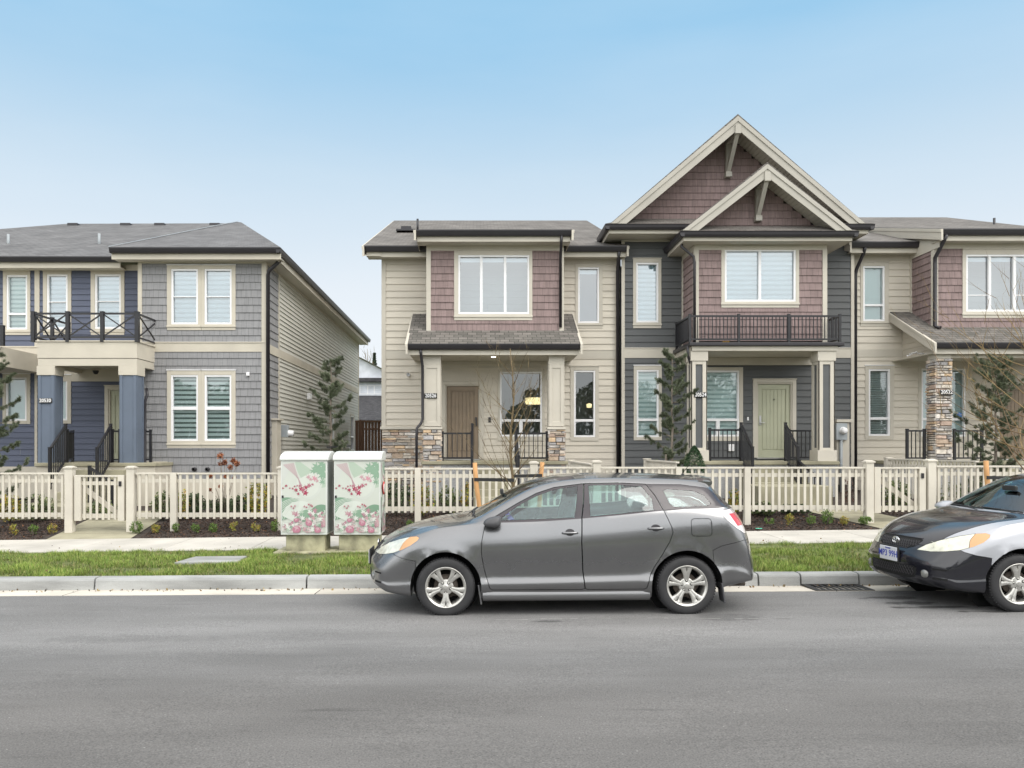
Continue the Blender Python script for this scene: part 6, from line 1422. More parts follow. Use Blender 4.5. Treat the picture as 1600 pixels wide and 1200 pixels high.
def grow(poly, d):
    cx = sum(p[0] for p in poly)/len(poly); cy = sum(p[1] for p in poly)/len(poly); n = len(poly); out = []
    area = sum(poly[i][0]*poly[(i+1) % n][1]-poly[(i+1) % n][0]*poly[i][1] for i in range(n)); s = 1 if area > 0 else -1
    for i in range(n):
        p0, p1, p2 = Vector(poly[i-1]), Vector(poly[i]), Vector(poly[(i+1) % n]); e1 = (p1-p0).normalized(); e2 = (p2-p1).normalized()
        n1 = Vector((e1.y, -e1.x))*s; n2 = Vector((e2.y, -e2.x))*s; m = (n1+n2); L = m.length or 1; m /= L; k = d/max(0.5, m.dot(n1)); out.append((p1.x+m.x*k, p1.y+m.y*k))
    return out
DBG = False
class CarKit:
    def __init__(s):
        s.parts = []   # (name, mesh, key, parentname)
        s.body = loft(-.88, 3.48, .06, 2)
        s.bvh_src = BVHTree.FromPolygons([v.co.copy() for v in s.body.vertices], [tuple(p.vertices) for p in s.body.polygons])
    def man(s, me):
        bm = bmesh.new(); bm.from_mesh(me); n = sum(1 for e in bm.edges if len(e.link_faces) != 2); bm.free(); return n
    def vol(s, me):
        bm = bmesh.new(); bm.from_mesh(me); v = bm.calc_volume(signed=True); bm.free(); return abs(v)
    def surf(s, o, d):
        h = s.bvh_src.ray_cast(Vector(o), Vector(d)); return h[0]
    def take(s, name, key, cutter_fn, gap=0.0035, side=None):
        """cutter_fn(grow) -> mesh; splits the part off the body"""
        best = None; vb = s.vol(s.body)
        for tr in range(8):   # the solver can fail on near-coincident faces: check the result and nudge
            us = tr >= 4; j = (tr % 4)*0.00061
            part = boolean(s.body.copy(), cutter_fn(-gap*0.5), 'INTERSECT', us, j); new = boolean(s.body.copy(), cutter_fn(gap*0.5), 'DIFFERENCE', us, j)
            vp, vn = s.vol(part), s.vol(new); bb = max((v.co.x for v in part.vertices), default=9)
            err = abs(vb-vp-vn)/(vb)+(9 if bb > 3.53 or len(part.vertices) < 6 or vp > vb or vn > vb*1.002 else 0)+0.002*(s.man(new)+s.man(part))
            if DBG: print(name, side, tr, round(vb, 4), round(vp, 4), round(vn, 4), round(bb, 3), s.man(new), s.man(part), round(err, 4))
            if best is None or err < best[0]: best = (err, part, new)
            if err < 0.02: break
        err, part, new = best
        s.body = new; s.parts.append([name, part, key, side]); return part
def circ(cx, cz, r, n=40, a0=0): return [(cx+r*math.cos(2*PI*k/n+a0), cz+r*math.sin(2*PI*k/n+a0)) for k in range(n)]
def build_kit():
    K = CarKit()
    for ax in (0.0, 2.604):
        for s in (-1, 1):
            a, b = (.52, 1.2) if s > 0 else (-1.2, -.52)
            # arch open downwards
            p = [(ax+.385*math.cos(PI*k/26), .317+.385*math.sin(PI*k/26)) for k in range(27)]+[(ax-.3715, .0505), (ax+.3725, .0495)]; K.body = boolean(K.body, prism_mesh(p, 'Y', a, b), 'DIFFERENCE')
    K.body = boolean(K.body, loft(.45, 3.17, .085, 1, inner=1), 'DIFFERENCE')
    # side glass
    fw = [(.70, 1.028), (.62, 1.065), (.66, 1.10), (.90, 1.225), (1.10, 1.315), (1.28, 1.375), (1.47, 1.395), (1.43, 1.052), (1.0, 1.036)]
    fw = [(.60, 1.03), (.615, 1.065), (.80, 1.185), (1.0, 1.285), (1.2, 1.352), (1.46, 1.392), (1.405, 1.058)]
    rw = [(1.575, 1.072), (1.58, 1.396), (1.9, 1.40), (2.165, 1.382), (2.255, 1.255), (2.262, 1.128)]
    qw = [(2.395, 1.335), (2.45, 1.352), (2.72, 1.332), (2.83, 1.292), (2.90, 1.195), (2.86, 1.175), (2.50, 1.162), (2.45, 1.20)]
    wins = [('window', fw, 'F'), ('window', rw, 'R'), ('window', qw, 'Q')]
    for nm, poly, tg in wins:
        for s in (-1, 1):
            a, b = (.45, 1.1) if s > 0 else (-1.1, -.45)
            K.take(nm, 'glass', lambda g, p=poly, a=a, b=b: prism_mesh(grow(p, g), 'Y', a, b), 0.002, (tg, s))
    K.take('windscreen', 'wglass', lambda g: prism_mesh(grow([(-.63, 1.055), (.63, 1.055), (.645, 1.09), (.52, 1.435), (-.52, 1.435), (-.645, 1.09)], g), 'X', .12, 1.25), 0.002)
    K.take('rear_window', 'glass', lambda g: prism_mesh(grow([(-.60, 1.10), (.60, 1.10), (.50, 1.375), (-.50, 1.375)], g), 'X', 2.86, 3.6), 0.002)
    # lamps
    import itertools
    def headprism(s, poly):
        ux, uy = .50, .866; dx, dy = -.866, .5   # u along the lamp, d outward
        def mk(g):
            mb = MB()
            mb.prism(grow(poly, g), lambda p, t: (p[0]*ux+t*dx, s*(p[0]*uy+t*dy), p[1]), .32, 1.3); return raw(mb)
        return mk
    hl = [(-.11, .637), (-.02, .700), (.12, .762), (.27, .812), (.40, .845), (.505, .858), (.545, .845), (.548, .815), (.515, .765), (.44, .715), (.33, .672), (.20, .648), (.05, .632)]
    hlm = [(-.11, .637), (-.02, .700), (.12, .762), (.27, .812), (.42, .848), (.395, .78), (.405, .702), (.33, .672), (.20, .648), (.05, .632)]; hla = [(.4225, .849), (.505, .858), (.545, .845), (.548, .815), (.515, .765), (.44, .715), (.4075, .703), (.3975, .78)]
    for s in (-1, 1):
        K.take('headlight', 'lamp', headprism(s, hlm), 0.004, ('H', s)); K.take('turn_signal', 'amber', headprism(s, hla), 0.001, ('A', s))
    tl = [(2.97, 1.118), (3.10, 1.135), (3.6, 1.135), (3.6, .845), (3.27, .865), (3.16, .93), (3.05, 1.02)]
    for s in (-1, 1):
        a, b = (.56, 1.1) if s > 0 else (-1.1, -.56)
        K.take('brake_lens', 'red', lambda g, a=a, b=b: prism_mesh(grow([(3.085, 1.088), (3.6, 1.088), (3.6, .955), (3.175, .955)], g), 'Y', a, b), 0.001, ('B', s))
    for s in (-1, 1):
        a, b = (.56, 1.1) if s > 0 else (-1.1, -.56)
        K.take('tail_light', 'tail', lambda g, a=a, b=b: prism_mesh(grow(tl, g), 'Y', a, b), 0.004, ('T', s))
    # upper grille (black recess), bumper, bonnet
    K.take('grille', 'dark', lambda g: prism_mesh(grow([(-.345, .735), (-.30, .755), (.30, .755), (.345, .735), (.30, .665), (.22, .642), (-.22, .642), (-.30, .665)], g), 'X', -1.1, -.62), 0.006)
    K.take('lower_grille', 'dark', lambda g: prism_mesh(grow([(-.40, .43), (-.36, .455), (.36, .455), (.40, .43), (.38, .34), (.30, .315), (-.30, .315), (-.38, .34)], g), 'X', -1.1, -.80), 0.003)
    K.take('bumper', 'bumper', lambda g: prism_mesh(grow([(-1.2, .05), (-.37, .05), (-.32, .60), (-.47, .625), (-.56, .655), (-.60, .69), (-1.2, .69)], g), 'Y', -1.1, 1.1), 0.005)
    K.take('bonnet', 'bonnet', lambda g: prism_mesh(grow([(-1.1, -.37), (-1.1, .37), (-.68, .50), (-.4, .60), (0, .672), (.27, .705), (.32, .60), (.255, .3), (.245, 0), (.255, -.3), (.32, -.60), (.27, -.705), (0, -.672), (-.4, -.60), (-.68, -.50)], g), 'Z', .69, 1.6), 0.006)
    K.take('rear_bumper', 'rbumper', lambda g: prism_mesh(grow([(2.86, .05), (2.90, .50), (2.885, .70), (2.98, .745), (3.24, .80), (3.7, .80), (3.7, .05)], g), 'Y', -1.1, 1.1), 0.005)
    # doors
    fd = [(.435, .985), (.47, 1.03), (.62, 1.115), (.80, 1.215), (1.0, 1.315), (1.2, 1.378), (1.53, 1.418), (1.505, 1.2), (1.478, 1.05), (1.467, .80), (1.478, .5), (1.50, .30), (1.47, .288), (.50, .288), (.475, .31), (.42, .50), (.39, .66), (.39, .80), (.41, .90)]
    rd = [(1.535, 1.418), (1.9, 1.424), (2.215, 1.408), (2.30, 1.28), (2.375, 1.118), (2.44, .96), (2.455, .90), (2.42, .80), (2.33, .65), (2.25, .53), (2.20, .42), (2.165, .30), (2.14, .288), (1.53, .288), (1.505, .30), (1.483, .5), (1.472, .80), (1.483, 1.05), (1.51, 1.2)]
    for s in (-1, 1):
        a, b = (.40, 1.1) if s > 0 else (-1.1, -.40)
        K.take('door', 'door', lambda g, a=a, b=b: prism_mesh(grow(fd, g), 'Y', a, b), 0.007, ('F', s))
        K.take('door', 'door', lambda g, a=a, b=b: prism_mesh(grow(rd, g), 'Y', a, b), 0.007, ('R', s))
        K.take('quarter_trim', 'plum', lambda g, a=a, b=b: prism_mesh(grow([(2.2225, 1.408), (2.6, 1.402), (2.90, 1.36), (3.06, 1.235), (3.12, 1.165), (2.95, 1.150), (2.6, 1.145), (2.379, 1.126), (2.3065, 1.28)], g), 'Y', a, b), 0.003, ('Q', s))
    fu = []
    for cx, cz, a0 in ((2.84, 1.005, 0), (2.69, 1.005, 90), (2.69, .89, 180), (2.84, .89, 270)):
        for k in range(5): a = R(a0+90*k/4); fu.append((cx+.035*math.cos(a), cz+.035*math.sin(a)))
    K.take('fuel_door', 'paint', lambda g: prism_mesh(grow(fu, g), 'Y', -1.1, -.70), 0.006)
    return K
def finish(me, mats, fn=None, angle=32):
    """assign materials by face, smooth shading with sharp cut edges"""
    me.materials.clear()
    for m in mats: me.materials.append(MATS[m])
    if fn is not None: me.polygons.foreach_set('material_index', [fn(p) for p in me.polygons])
    else: me.polygons.foreach_set('material_index', [0]*len(me.polygons))
    me.polygons.foreach_set('use_smooth', [True]*len(me.polygons))
    bm = bmesh.new(); bm.from_mesh(me)
    for e in bm.edges:
        if len(e.link_faces) != 2 or e.calc_face_angle(0) > R(angle): e.smooth = False
    bm.to_mesh(me); bm.free()
    if 'Col' not in me.color_attributes:
        ca = me.color_attributes.new('Col', 'FLOAT_COLOR', 'CORNER'); ca.data.foreach_set('color', [1.0]*(4*len(me.loops)))
    return me
def wheel_parts():
    """tyre, rim, brake, each centred on the wheel hub; outer face towards -Y"""
    t = MB(); Ro = .316
    t.lathe([(.205, -.095), (.222, -.103), (.25, -.108), (.28, -.106), (.300, -.097), (.3105, -.082), (.315, -.06), (Ro, -.03), (Ro, .03), (.315, .06), (.3105, .082), (.300, .097), (.25, .108), (.205, .095)], (0, 0, 0), 'Y', 64)
    for k in range(64):   # tread blocks on the shoulder
        a = 2*PI*k/64; c, s_ = math.cos(a), math.sin(a); c2, s2 = math.cos(a+.055), math.sin(a+.055)
        for y0, y1 in ((-.088, -.05), (-.042, -.004), (.004, .042), (.05, .088)):
            t.hexa([(c*.31, y0, s_*.31), (c2*.31, y0, s2*.31), (c2*.31, y1, s2*.31), (c*.31, y1, s_*.31), (c*.3185, y0+.003, s_*.3185), (c2*.3185, y0+.003, s2*.3185), (c2*.3185, y1-.003, s2*.3185), (c*.3185, y1-.003, s_*.3185)])
    r = MB()
    r.lathe([(.2215, -.098), (.2225, -.104), (.217, -.108), (.208, -.102), (.196, -.090), (.188, -.06), (.186, .09), (.205, .096)], (0, 0, 0), 'Y', 64)
    # five broad spokes, each with a slot at its outer end
    for k in range(5):
        a = -PI/2+2*PI*k/5
        def P(rr, t_, y): return (rr*math.cos(a)-t_*math.sin(a), y, rr*math.sin(a)+t_*math.cos(a))
        sec = [(.040, .034, -.076), (.075, .031, -.084), (.11, .034, -.090), (.145, .045, -.094), (.172, .058, -.095), (.200, .076, -.099)]
        for (r0, w0, y0), (r1, w1, y1) in zip(sec, sec[1:]):
            for sg in (-1, 1):
                gap0 = 0.0 if r0 < .15 else .006; gap1 = 0.0 if r1 < .16 else .006
                i0, i1 = sorted((sg*gap0, sg*w0)), sorted((sg*gap1, sg*w1))
                e = .006
                r.mesh([P(r0, sg*gap0, y0-.004), P(r0, sg*w0*.8, y0), P(r0, sg*w0, y0+.012), P(r1, sg*gap1, y1-.004), P(r1, sg*w1*.8, y1), P(r1, sg*w1, y1+.012), P(r0, sg*w0*.9, y0+.045), P(r1, sg*w1*.9, y1+.045), P(r0, sg*gap0, y0+.03), P(r1, sg*gap1, y1+.03)],
                       [(0, 1, 4, 3), (1, 2, 5, 4), (2, 6, 7, 5), (0, 3, 9, 8)], 0, (1, 1, 1), True)
    r.lathe([(0, -.089), (.022, -.089), (.027, -.086), (.029, -.082), (.074, -.082), (.084, -.076), (.086, -.03)], (0, 0, 0), 'Y', 40)
    for k in range(5):
        a = PI/2+PI/5*0+2*PI*k/5+PI/5; c, s_ = math.cos(a)*.055, math.sin(a)*.055
        r.lathe([(.0165, -.0815), (.0165, -.0835), (0, -.0835)], (c, 0, s_), 'Y', 14, 1); r.lathe([(.0095, -.0836), (.0095, -.089), (0, -.089)], (c, 0, s_), 'Y', 6)
    b = MB(); b.lathe([(0, -.02), (.13, -.02), (.13, .01)], (0, 0, 0), 'Y', 40); b.lathe([(0, .06), (.19, .06)], (0, 0, 0), 'Y', 40, 1); b.box(.03, .12, -.045, -.02, -.10, .10, 0, (0.6, 0.6, 0.6))
    return t, r, b
KIT = build_kit(); WHL = wheel_parts()
SURF = KIT.surf
def onside(x, z, s=-1, off=0.0):
    h = SURF((x, s*1.5, z), (0, -s, 0)); return (x, h.y+s*off, z)
def onnose(y, z, off=0.0):
    h = SURF((-1.6, y, z), (1, 0, 0)); return (h.x-off, y, z)
def make_car(name, label, loc, col, clear_lamp, group=None):
    car = thing(name, loc, label, 'car', group); car.rotation_euler = (0, -0.0065, col.get('yaw', 0))
    keyed = {'glass': ['car_glass'], 'wglass': ['windscreen_glass'], 'lamp': [clear_lamp], 'amber': ['amber'], 'tail': ['lamp_white'], 'red': ['lamp_red'], 'dark': ['dark_void'], 'bumper': [col['bumper']], 'bonnet': [col['bonnet']], 'rbumper': [col['body']], 'door': [col['body'], 'trim_plum'], 'plum': ['trim_plum'], 'paint': [col['body']]}
    def lk(name, me, parent, lab=None):
        o = bpy.data.objects.new(name, me); COL.objects.link(o); o.parent = parent
        if lab: o['label'] = lab
        return o
    body = lk('body', finish(KIT.body.copy(), [col['body'], 'dash'], lambda p: 1 if (abs(p.center.y) < .78 and .45 < p.center.x < 3.28 and p.center.z > .3 and p.normal.z*(p.center.z-1.15) < 0 and inside(p.center)) else 0), car)
    doors = {}
    for nm, me, key, side in KIT.parts:
        fn = None
        if key == 'door': fn = lambda p: 1 if p.center.z > zbel(p.center.x)+.006 else 0
        o = lk(nm, finish(me.copy(), keyed[key], fn), car)
        if key == 'door': doors[side] = o
    def part(nm, mb, m, parent=car, bevel=0, sub=0):
        # build in car-local coordinates
        p0 = world_loc(parent); 
        mb.v = [tuple(Vector(v)+p0) for v in mb.v] if parent is not None else mb.v
        return mb.build(nm, m, parent, bevel=bevel)
    # handles
    for (x, z, k) in ((1.345, .902, 'F'), (2.27, .945, 'R')):
        for s in (-1, 1):
            d_ = doors[(k, s)]; mb = MB(); px, py, pz = onside(x, z, s)
            mb.prism([(x+.052*math.cos(a*PI/8), z+.038*math.sin(a*PI/8)) for a in range(16)], lambda p, t: (p[0], onside(p[0], p[1], s)[1]+s*t, p[1]), .0005, .0015); part('handle_cup', mb, 'gutter_black', d_)
            mb = MB(); pts = [(x-.085+.17*i/8, py+s*(.022-.016*abs(i/4-1)**3), z-.004) for i in range(9)]; mb.tube(pts, [.010, .013, .014, .014, .014, .014, .014, .013, .010], 10); h = part('handle', mb, col['body'], d_)
    for (x, y0) in ((0.0, -1), (2.604, -1), (0.0, 1), (2.604, 1)):
        w = bpy.data.objects.new('wheel', None); COL.objects.link(w); w.parent = car; w.location = (x, y0*.775, .317); rot = (0 if y0 < 0 else PI)
        w.rotation_euler = (0, {(0.0, -1): .0, (2.604, -1): .62}.get((x, y0), 0.3), rot)
        if x == 0.0 and col.get('steer'): w.rotation_euler = (0, .5, rot+col['steer'])
        for nm, mb, ms in (('tyre', WHL[0], 'rubber'), ('rim', WHL[1], ['alloy', 'alloy_dark']), ('brake_disc', WHL[2], ['brake', 'dark_void'])):
            m2 = MB(); m2.v = list(mb.v); m2.f = mb.f; m2.m = mb.m; m2.c = mb.c; m2.sm = mb.sm
            o = m2.build(nm, ms, None); o.parent = w; o.location = (0, 0, 0)
            o.data.polygons.foreach_set('use_smooth', [True]*len(o.data.polygons))
            if nm == 'rim': bv = o.modifiers.new('b', 'BEVEL'); bv.width = .0015; bv.segments = 1; bv.limit_method = 'ANGLE'
    # wheel-well liners
    for ax in (0.0, 2.604):
        for s in (-1, 1):
            mb = MB(); n = 24; y0, y1 = s*.50, s*.80
            for k in range(n):
                a, b_ = PI*1.08*k/n-.13, PI*1.08*(k+1)/n-.13; q = .381
                mb.face([(ax+q*math.cos(a), y0, .315+q*math.sin(a)), (ax+q*math.cos(b_), y0, .315+q*math.sin(b_)), (ax+q*math.cos(b_), y1, .315+q*math.sin(b_)), (ax+q*math.cos(a), y1, .315+q*math.sin(a))], 0, (1, 1, 1), True)
            mb.face([(ax+.38*math.cos(2*PI*k/24), s*.53, .315+.38*math.sin(2*PI*k/24)) for k in range(24)]); part('wheel_liner', mb, 'dark_void')
    # mirrors
    for s in (-1, 1):
        mb = MB(); x, y, z = .555, s*.82, 1.015
        prof = [(.00, .04, .03), (.03, .09, .058), (.075, .118, .070), (.13, .122, .072), (.185, .112, .064), (.21, .085, .048)]
        rings = []
        for (d, hx, hz) in prof:
            rg = []
            for k in range(16):
                c_, s_ = math.cos(2*PI*k/16), math.sin(2*PI*k/16); e = .45 if c_ > 0 else .8
                rg.append((x-.03+hx*(.95 if c_ < 0 else .62)*math.copysign(abs(c_)**e, c_), y+s*d, z+.012+hz*.82*math.copysign(abs(s_)**(.6 if c_ > 0 else .9), s_)*(1.0 if c_ > 0 else 1-.25*abs(c_))+.012*c_))
            rings.append(rg)
        base = [p for r_ in rings for p in r_]; F = []
        for i in range(len(rings)-1):
            for k in range(16): F.append((i*16+k, i*16+(k+1) % 16, (i+1)*16+(k+1) % 16, (i+1)*16+k))
        F.append(tuple(range(16))); F.append(tuple(range(80, 96))); mb.mesh(base, F, 0, (1, 1, 1), True); part('wing_mirror', mb, 'mirror_plastic' if col['body'] == 'paint_grey' else col['body'], sub=0)
    # wipers, antenna, mudflaps, side sill step, exhaust
    mb = MB()
    for (y0, y1) in ((-.55, .05), (.0, .58)):
        pts = []
        for i in range(9):
            y = y0+(y1-y0)*i/8; zz = 1.045+.02*(1-(y/.6)**2)*.3+.012*(i/8); h = SURF((-.3, y, zz+.012), (1, 0, 0)); pts.append((h.x-.018, y, zz+.012))
        mb.tube(pts, .008, 6); mb.tube([(pts[0][0]-.03, y0+.05, 1.035), pts[4]], .010, 6)
    part('wiper', mb, 'rubber')
    mb = MB(); h = SURF((2.80, 0, 2), (0, 0, -1)); mb.tube([(2.80, 0, h.z-.005), (2.79, 0, h.z+.02)], [.022, .010], 10); mb.tube([(2.79, 0, h.z+.015), (2.97, 0, h.z+.24)], [.004, .002], 6); part('antenna', mb, 'black_plastic')
    for s in (-1, 1):
        for ax, dx in ((.375, .35), (3.005, 2.99)):
            mb = MB(); mb.hexa([(ax, s*.70, .13), (ax+.018, s*.70, .13), (ax+.018, s*.875, .13), (ax, s*.875, .13), (ax-.03, s*.70, .34), (ax-.012, s*.70, .34), (ax-.012, s*.875, .34), (ax-.03, s*.875, .34)]); part('mud_flap', mb, col['body'] if ax < 1 else 'mirror_plastic', bevel=.004)
        mb = MB(); n = 24; 
        for k in range(n):
            xa, xb = .40+1.80*k/n, .40+1.80*(k+1)/n
            q = lambda x, z, o: (x, s*(.868+o), z)
            mb.mesh([q(xa, .275, .0), q(xb, .275, .0), q(xb, .248, .010), q(xa, .248, .010), q(xb, .20, .024), q(xa, .20, .024), q(xb, .168, .0), q(xa, .168, .0), q(xb, .17, -.1), q(xa, .17, -.1)], [(0, 1, 2, 3), (3, 2, 4, 5), (5, 4, 6, 7), (7, 6, 8, 9)], 0, (1, 1, 1), True)
        mb.face([(.40, s*.868, .275), (.40, s*.878, .248), (.40, s*.892, .20), (.40, s*.868, .168)]); mb.face([(2.20, s*.868, .275), (2.20, s*.878, .248), (2.20, s*.892, .20), (2.20, s*.868, .168)])
        part('side_skirt', mb, col['body'])
    mb = MB(); mb.tube([(3.0, -.45, .27), (3.36, -.45, .27), (3.37, -.45, .27)], [.03, .032, .028], 14); part('exhaust_pipe', mb, 'brake')
    # spoiler
    mb = MB(); n = 16; ys = [-.57+1.14*k/n for k in range(n+1)]
    for a, b_ in zip(ys, ys[1:]):
        def S(y, x, z): return (x-.06*(abs(y)/.57)**3, y, z-.052*(y/.57)**2)
        pr = [(2.80, 1.478), (2.92, 1.484), (3.01, 1.478), (3.035, 1.466), (3.03, 1.445), (2.95, 1.42)]
        mb.mesh([S(a, *p) for p in pr]+[S(b_, *p) for p in pr], [(i, i+1, i+7, i+6) for i in range(5)], 0, (1, 1, 1), True)
    for y in (ys[0], ys[-1]): mb.face([(x-.06, y, z-.052) for x, z in pr])
    part('spoiler', mb, col['body'])
    # grille lattices follow the nose
    mb = MB()
    def lattice(y0, y1, z0, z1, st, off, poly_ok):
        ny = int((y1-y0)/st)
        for i in range(ny):
            for j in range(int((z1-z0)/(st*.8))):
                y = y0+st*(i+(.5 if j % 2 else 0)); z = z0+st*.8*j
                for (y2, z2) in ((y+st*.5, z+st*.8), (y-st*.5, z+st*.8)):
                    if poly_ok(y, z) and poly_ok(y2, z2): mb.tube([onnose(y, z, off), onnose(y2, z2, off)], .0042, 4, cap=False)
    lattice(-.36, .36, .648, .76, .034, .002, lambda y, z: abs(y) < .335-(.0 if z > .66 else .1) and .645 < z < .753)
    lattice(-.40, .40, .318, .45, .040, .002, lambda y, z: abs(y) < .375 and .318 < z < .452)
    for (zz, hy, r_) in ((.757, .33, .006), (.640, .22, .006)): mb.tube([onnose(-hy+2*hy*k/12, zz, .002) for k in range(13)], r_, 6)
    part('grille_mesh', mb, 'gutter_black')
    # nose badge: overlapping rings
    mb = MB(); cz = .706
    def ring(ry, rz, c0, cz0): mb.tube([(onnose(0, cz)[0]-.022, c0+ry*math.cos(2*PI*k/24), cz0+rz*math.sin(2*PI*k/24)) for k in range(25)], .0062, 6, cap=False)
    ring(.058, .040, 0, cz); ring(.022, .036, 0, cz); ring(.040, .016, 0, cz+.021); part('badge', mb, 'chrome')
    # number plate
    mb = MB(); px = onnose(0, .55)[0]-.02; mb.box(px-.012, px, -.155, .155, .475, .635); pl = part('number_plate', mb, 'plate_white', bevel=.006)
    if col.get('plate'):
        mb = MB(); T = lambda u, d, z: (px-.0125-d, -u, z); text_into(mb, col['plate'], .105, T, 0, .001, .552, .001, sx=.86); text_into(mb, 'Beautiful', .026, T, 0, .001, .615, .001); part('plate_text', mb, 'plate_blue', pl)
    mb = MB(); mb.box(px+.0005, px+.016, -.165, .165, .465, .645); part('plate_holder', mb, 'black_plastic')
    for s in (-1, 1):
        x, y, z = onnose(s*.475, .385); mb = MB(); mb.lathe([(0, -.012), (.035, -.010), (.045, .004), (.055, .02)], (x, y, z), 'X', 20); part('fog_light', mb, 'fog_lens')
        for zz, hz in ((.44, .017), (.335, .022)):
            mb = MB()
            pts = [(onnose(s*yy, zz, .004), onnose(s*yy, zz+hz, .004)) for yy in (.57, .62, .66, .70)]
            for (a, b_), (c, d_) in zip(pts, pts[1:]): mb.face([a, c, d_, b_])
            part('bumper_vent', mb, 'dark_void')
        # inside of the headlamp: two reflector bowls read through the lens
        for (yy, zz, rr) in ((.47, .705, .045), (.585, .735, .05)):
            p = onnose(s*yy, zz); mb = MB(); mb.tube([(p[0]-.0035+(.5*rr*math.cos(a_*PI/12))*.55, s*yy+rr*math.cos(a_*PI/12), zz+rr*.8*math.sin(a_*PI/12)) for a_ in range(25)], .0022, 5, cap=False); part('lamp_bezel', mb, 'lamp_shell')
    # interior
    mb = MB()
    def seat(x, y, w, rake_=.28, head=True):
        mb.prism([(x-.25, .52), (x+.25, .48), (x+.27, .58), (x-.22, .66)], lambda p, t: (p[0], t, p[1]), y-w/2, y+w/2)
        mb.prism([(x+.20, .55), (x+.32, .55), (x+.32+rake_*.62, 1.12), (x+.26+rake_*.62, 1.15), (x+.18+rake_*.62, 1.12)], lambda p, t: (p[0], t, p[1]), y-w/2+.02, y+w/2-.02)
    seat(1.05, -.37, .50); seat(1.05, .37, .50); seat(1.95, 0, 1.24)
    part('seat', mb, 'seat_fabric', bevel=.04)
    for (x, y) in ((1.48, -.37), (1.48, .37), (2.38, -.42), (2.38, .42)):
        mb = MB(); mb.box(x-.05, x+.05, y-.13, y+.13, 1.15, 1.31); mb.box(x-.012, x+.012, y-.05, y+.05, 1.05, 1.15); part('headrest', mb, 'seat_fabric', bevel=.04)
    mb = MB(); mb.prism([(.44, .95), (.62, 1.0), (.80, .97), (.86, .86), (.80, .60), (.5, .5)], lambda p, t: (p[0], t, p[1]), -.70, .70); part('dashboard', mb, 'dash', bevel=.03)
    mb = MB(); c = Vector((.98, -.37, .93)); ang = R(62); pts = [c+Vector((.19*math.sin(t_)*math.cos(ang)*-1*-1*.9, .19*math.cos(t_), .19*math.sin(t_)*math.sin(ang))) for t_ in [2*PI*k/28 for k in range(29)]]; mb.tube(pts, .014, 8, cap=False); mb.tube([c, c+Vector((-.2, 0, -.06))], .03, 8); mb.bar(c+Vector((0, -.18, 0)), c+Vector((0, .18, 0)), .03, .02); part('steering_wheel', mb, 'black_plastic')
    mb = MB(); mb.box(.62, .66, -.10, .10, 1.27, 1.33); part('rear_view_mirror', mb, 'black_plastic', bevel=.01)
    if col.get('purple'):
        mb = MB(); mb.hexa([(.70, -.72, 1.01), (.78, -.72, 1.0), (.78, -.70, 1.0), (.70, -.70, 1.01), (.64, -.71, 1.11), (.68, -.71, 1.12), (.68, -.69, 1.12), (.64, -.69, 1.11)]); part('sun_shade', mb, 'purple')
    return car
def inside(c):
    # face belongs to the cabin lining if it lies well inside the outer skin
    h = SURF((c.x, math.copysign(1.5, c.y or 1), c.z), (0, -math.copysign(1, c.y or 1), 0))
    top = SURF((c.x, c.y, 2.0), (0, 0, -1))
    return (h is None or abs(h.y)-abs(c.y) > .02) and (top is None or top.z-c.z > .02)
CARY = 8.28+.0
cy = 8.28+.775+.10
make_car('hatchback_car', 'dark grey metallic hatchback parked at the kerb in the middle', (-.334, cy, -.022), {'body': 'paint_grey', 'bumper': 'paint_grey', 'bonnet': 'paint_grey', 'purple': True}, 'lamp_shell_clear', 'hatchbacks parked along the kerb')
make_car('hatchback_car', 'silver white hatchback with black bonnet and bumper cut off by the right edge', (5.90-.125, cy+.0, .016), {'body': 'paint_white', 'bumper': 'paint_black', 'bonnet': 'paint_black', 'plate': 'MP3 99H', 'steer': -.12, 'yaw': .11}, 'lamp_shell', 'hatchbacks parked along the kerb')
# ---------------- vegetation ----------------
def fastmesh(name, V, F, colors, matname, parent=None, origin=(0, 0, 0), nper=3):
    """V: (n,3) array, F: (m,nper) ints, colors (m,3)"""
    off = world_loc(parent) if parent is not None else Vector(origin)
    me = bpy.data.meshes.new(name); V = np.asarray(V, dtype=np.float64)-np.array(off); F = np.asarray(F, dtype=np.int32); m = len(F)
    me.vertices.add(len(V)); me.vertices.foreach_set('co', V.ravel()); me.loops.add(m*nper); me.loops.foreach_set('vertex_index', F.ravel())
    me.polygons.add(m); me.polygons.foreach_set('loop_start', np.arange(0, m*nper, nper)); me.update(calc_edges=True)
    ca = me.color_attributes.new('Col', 'FLOAT_COLOR', 'CORNER'); c4 = np.ones((m, 4), np.float32); c4[:, :3] = colors
    ca.data.foreach_set('color', np.repeat(c4, nper, axis=0).ravel()); me.materials.append(MATS[matname])
    o = bpy.data.objects.new(name, me); COL.objects.link(o)
    if parent is not None: o.parent = parent
    else: o.location = origin
    return o
rng = np.random.default_rng(11)
def hz_arr(x, y):
    t = np.clip((y-10.0)/2.8, 0, 1); return (0.006+0.006*t)*np.clip(x, -30, 30)
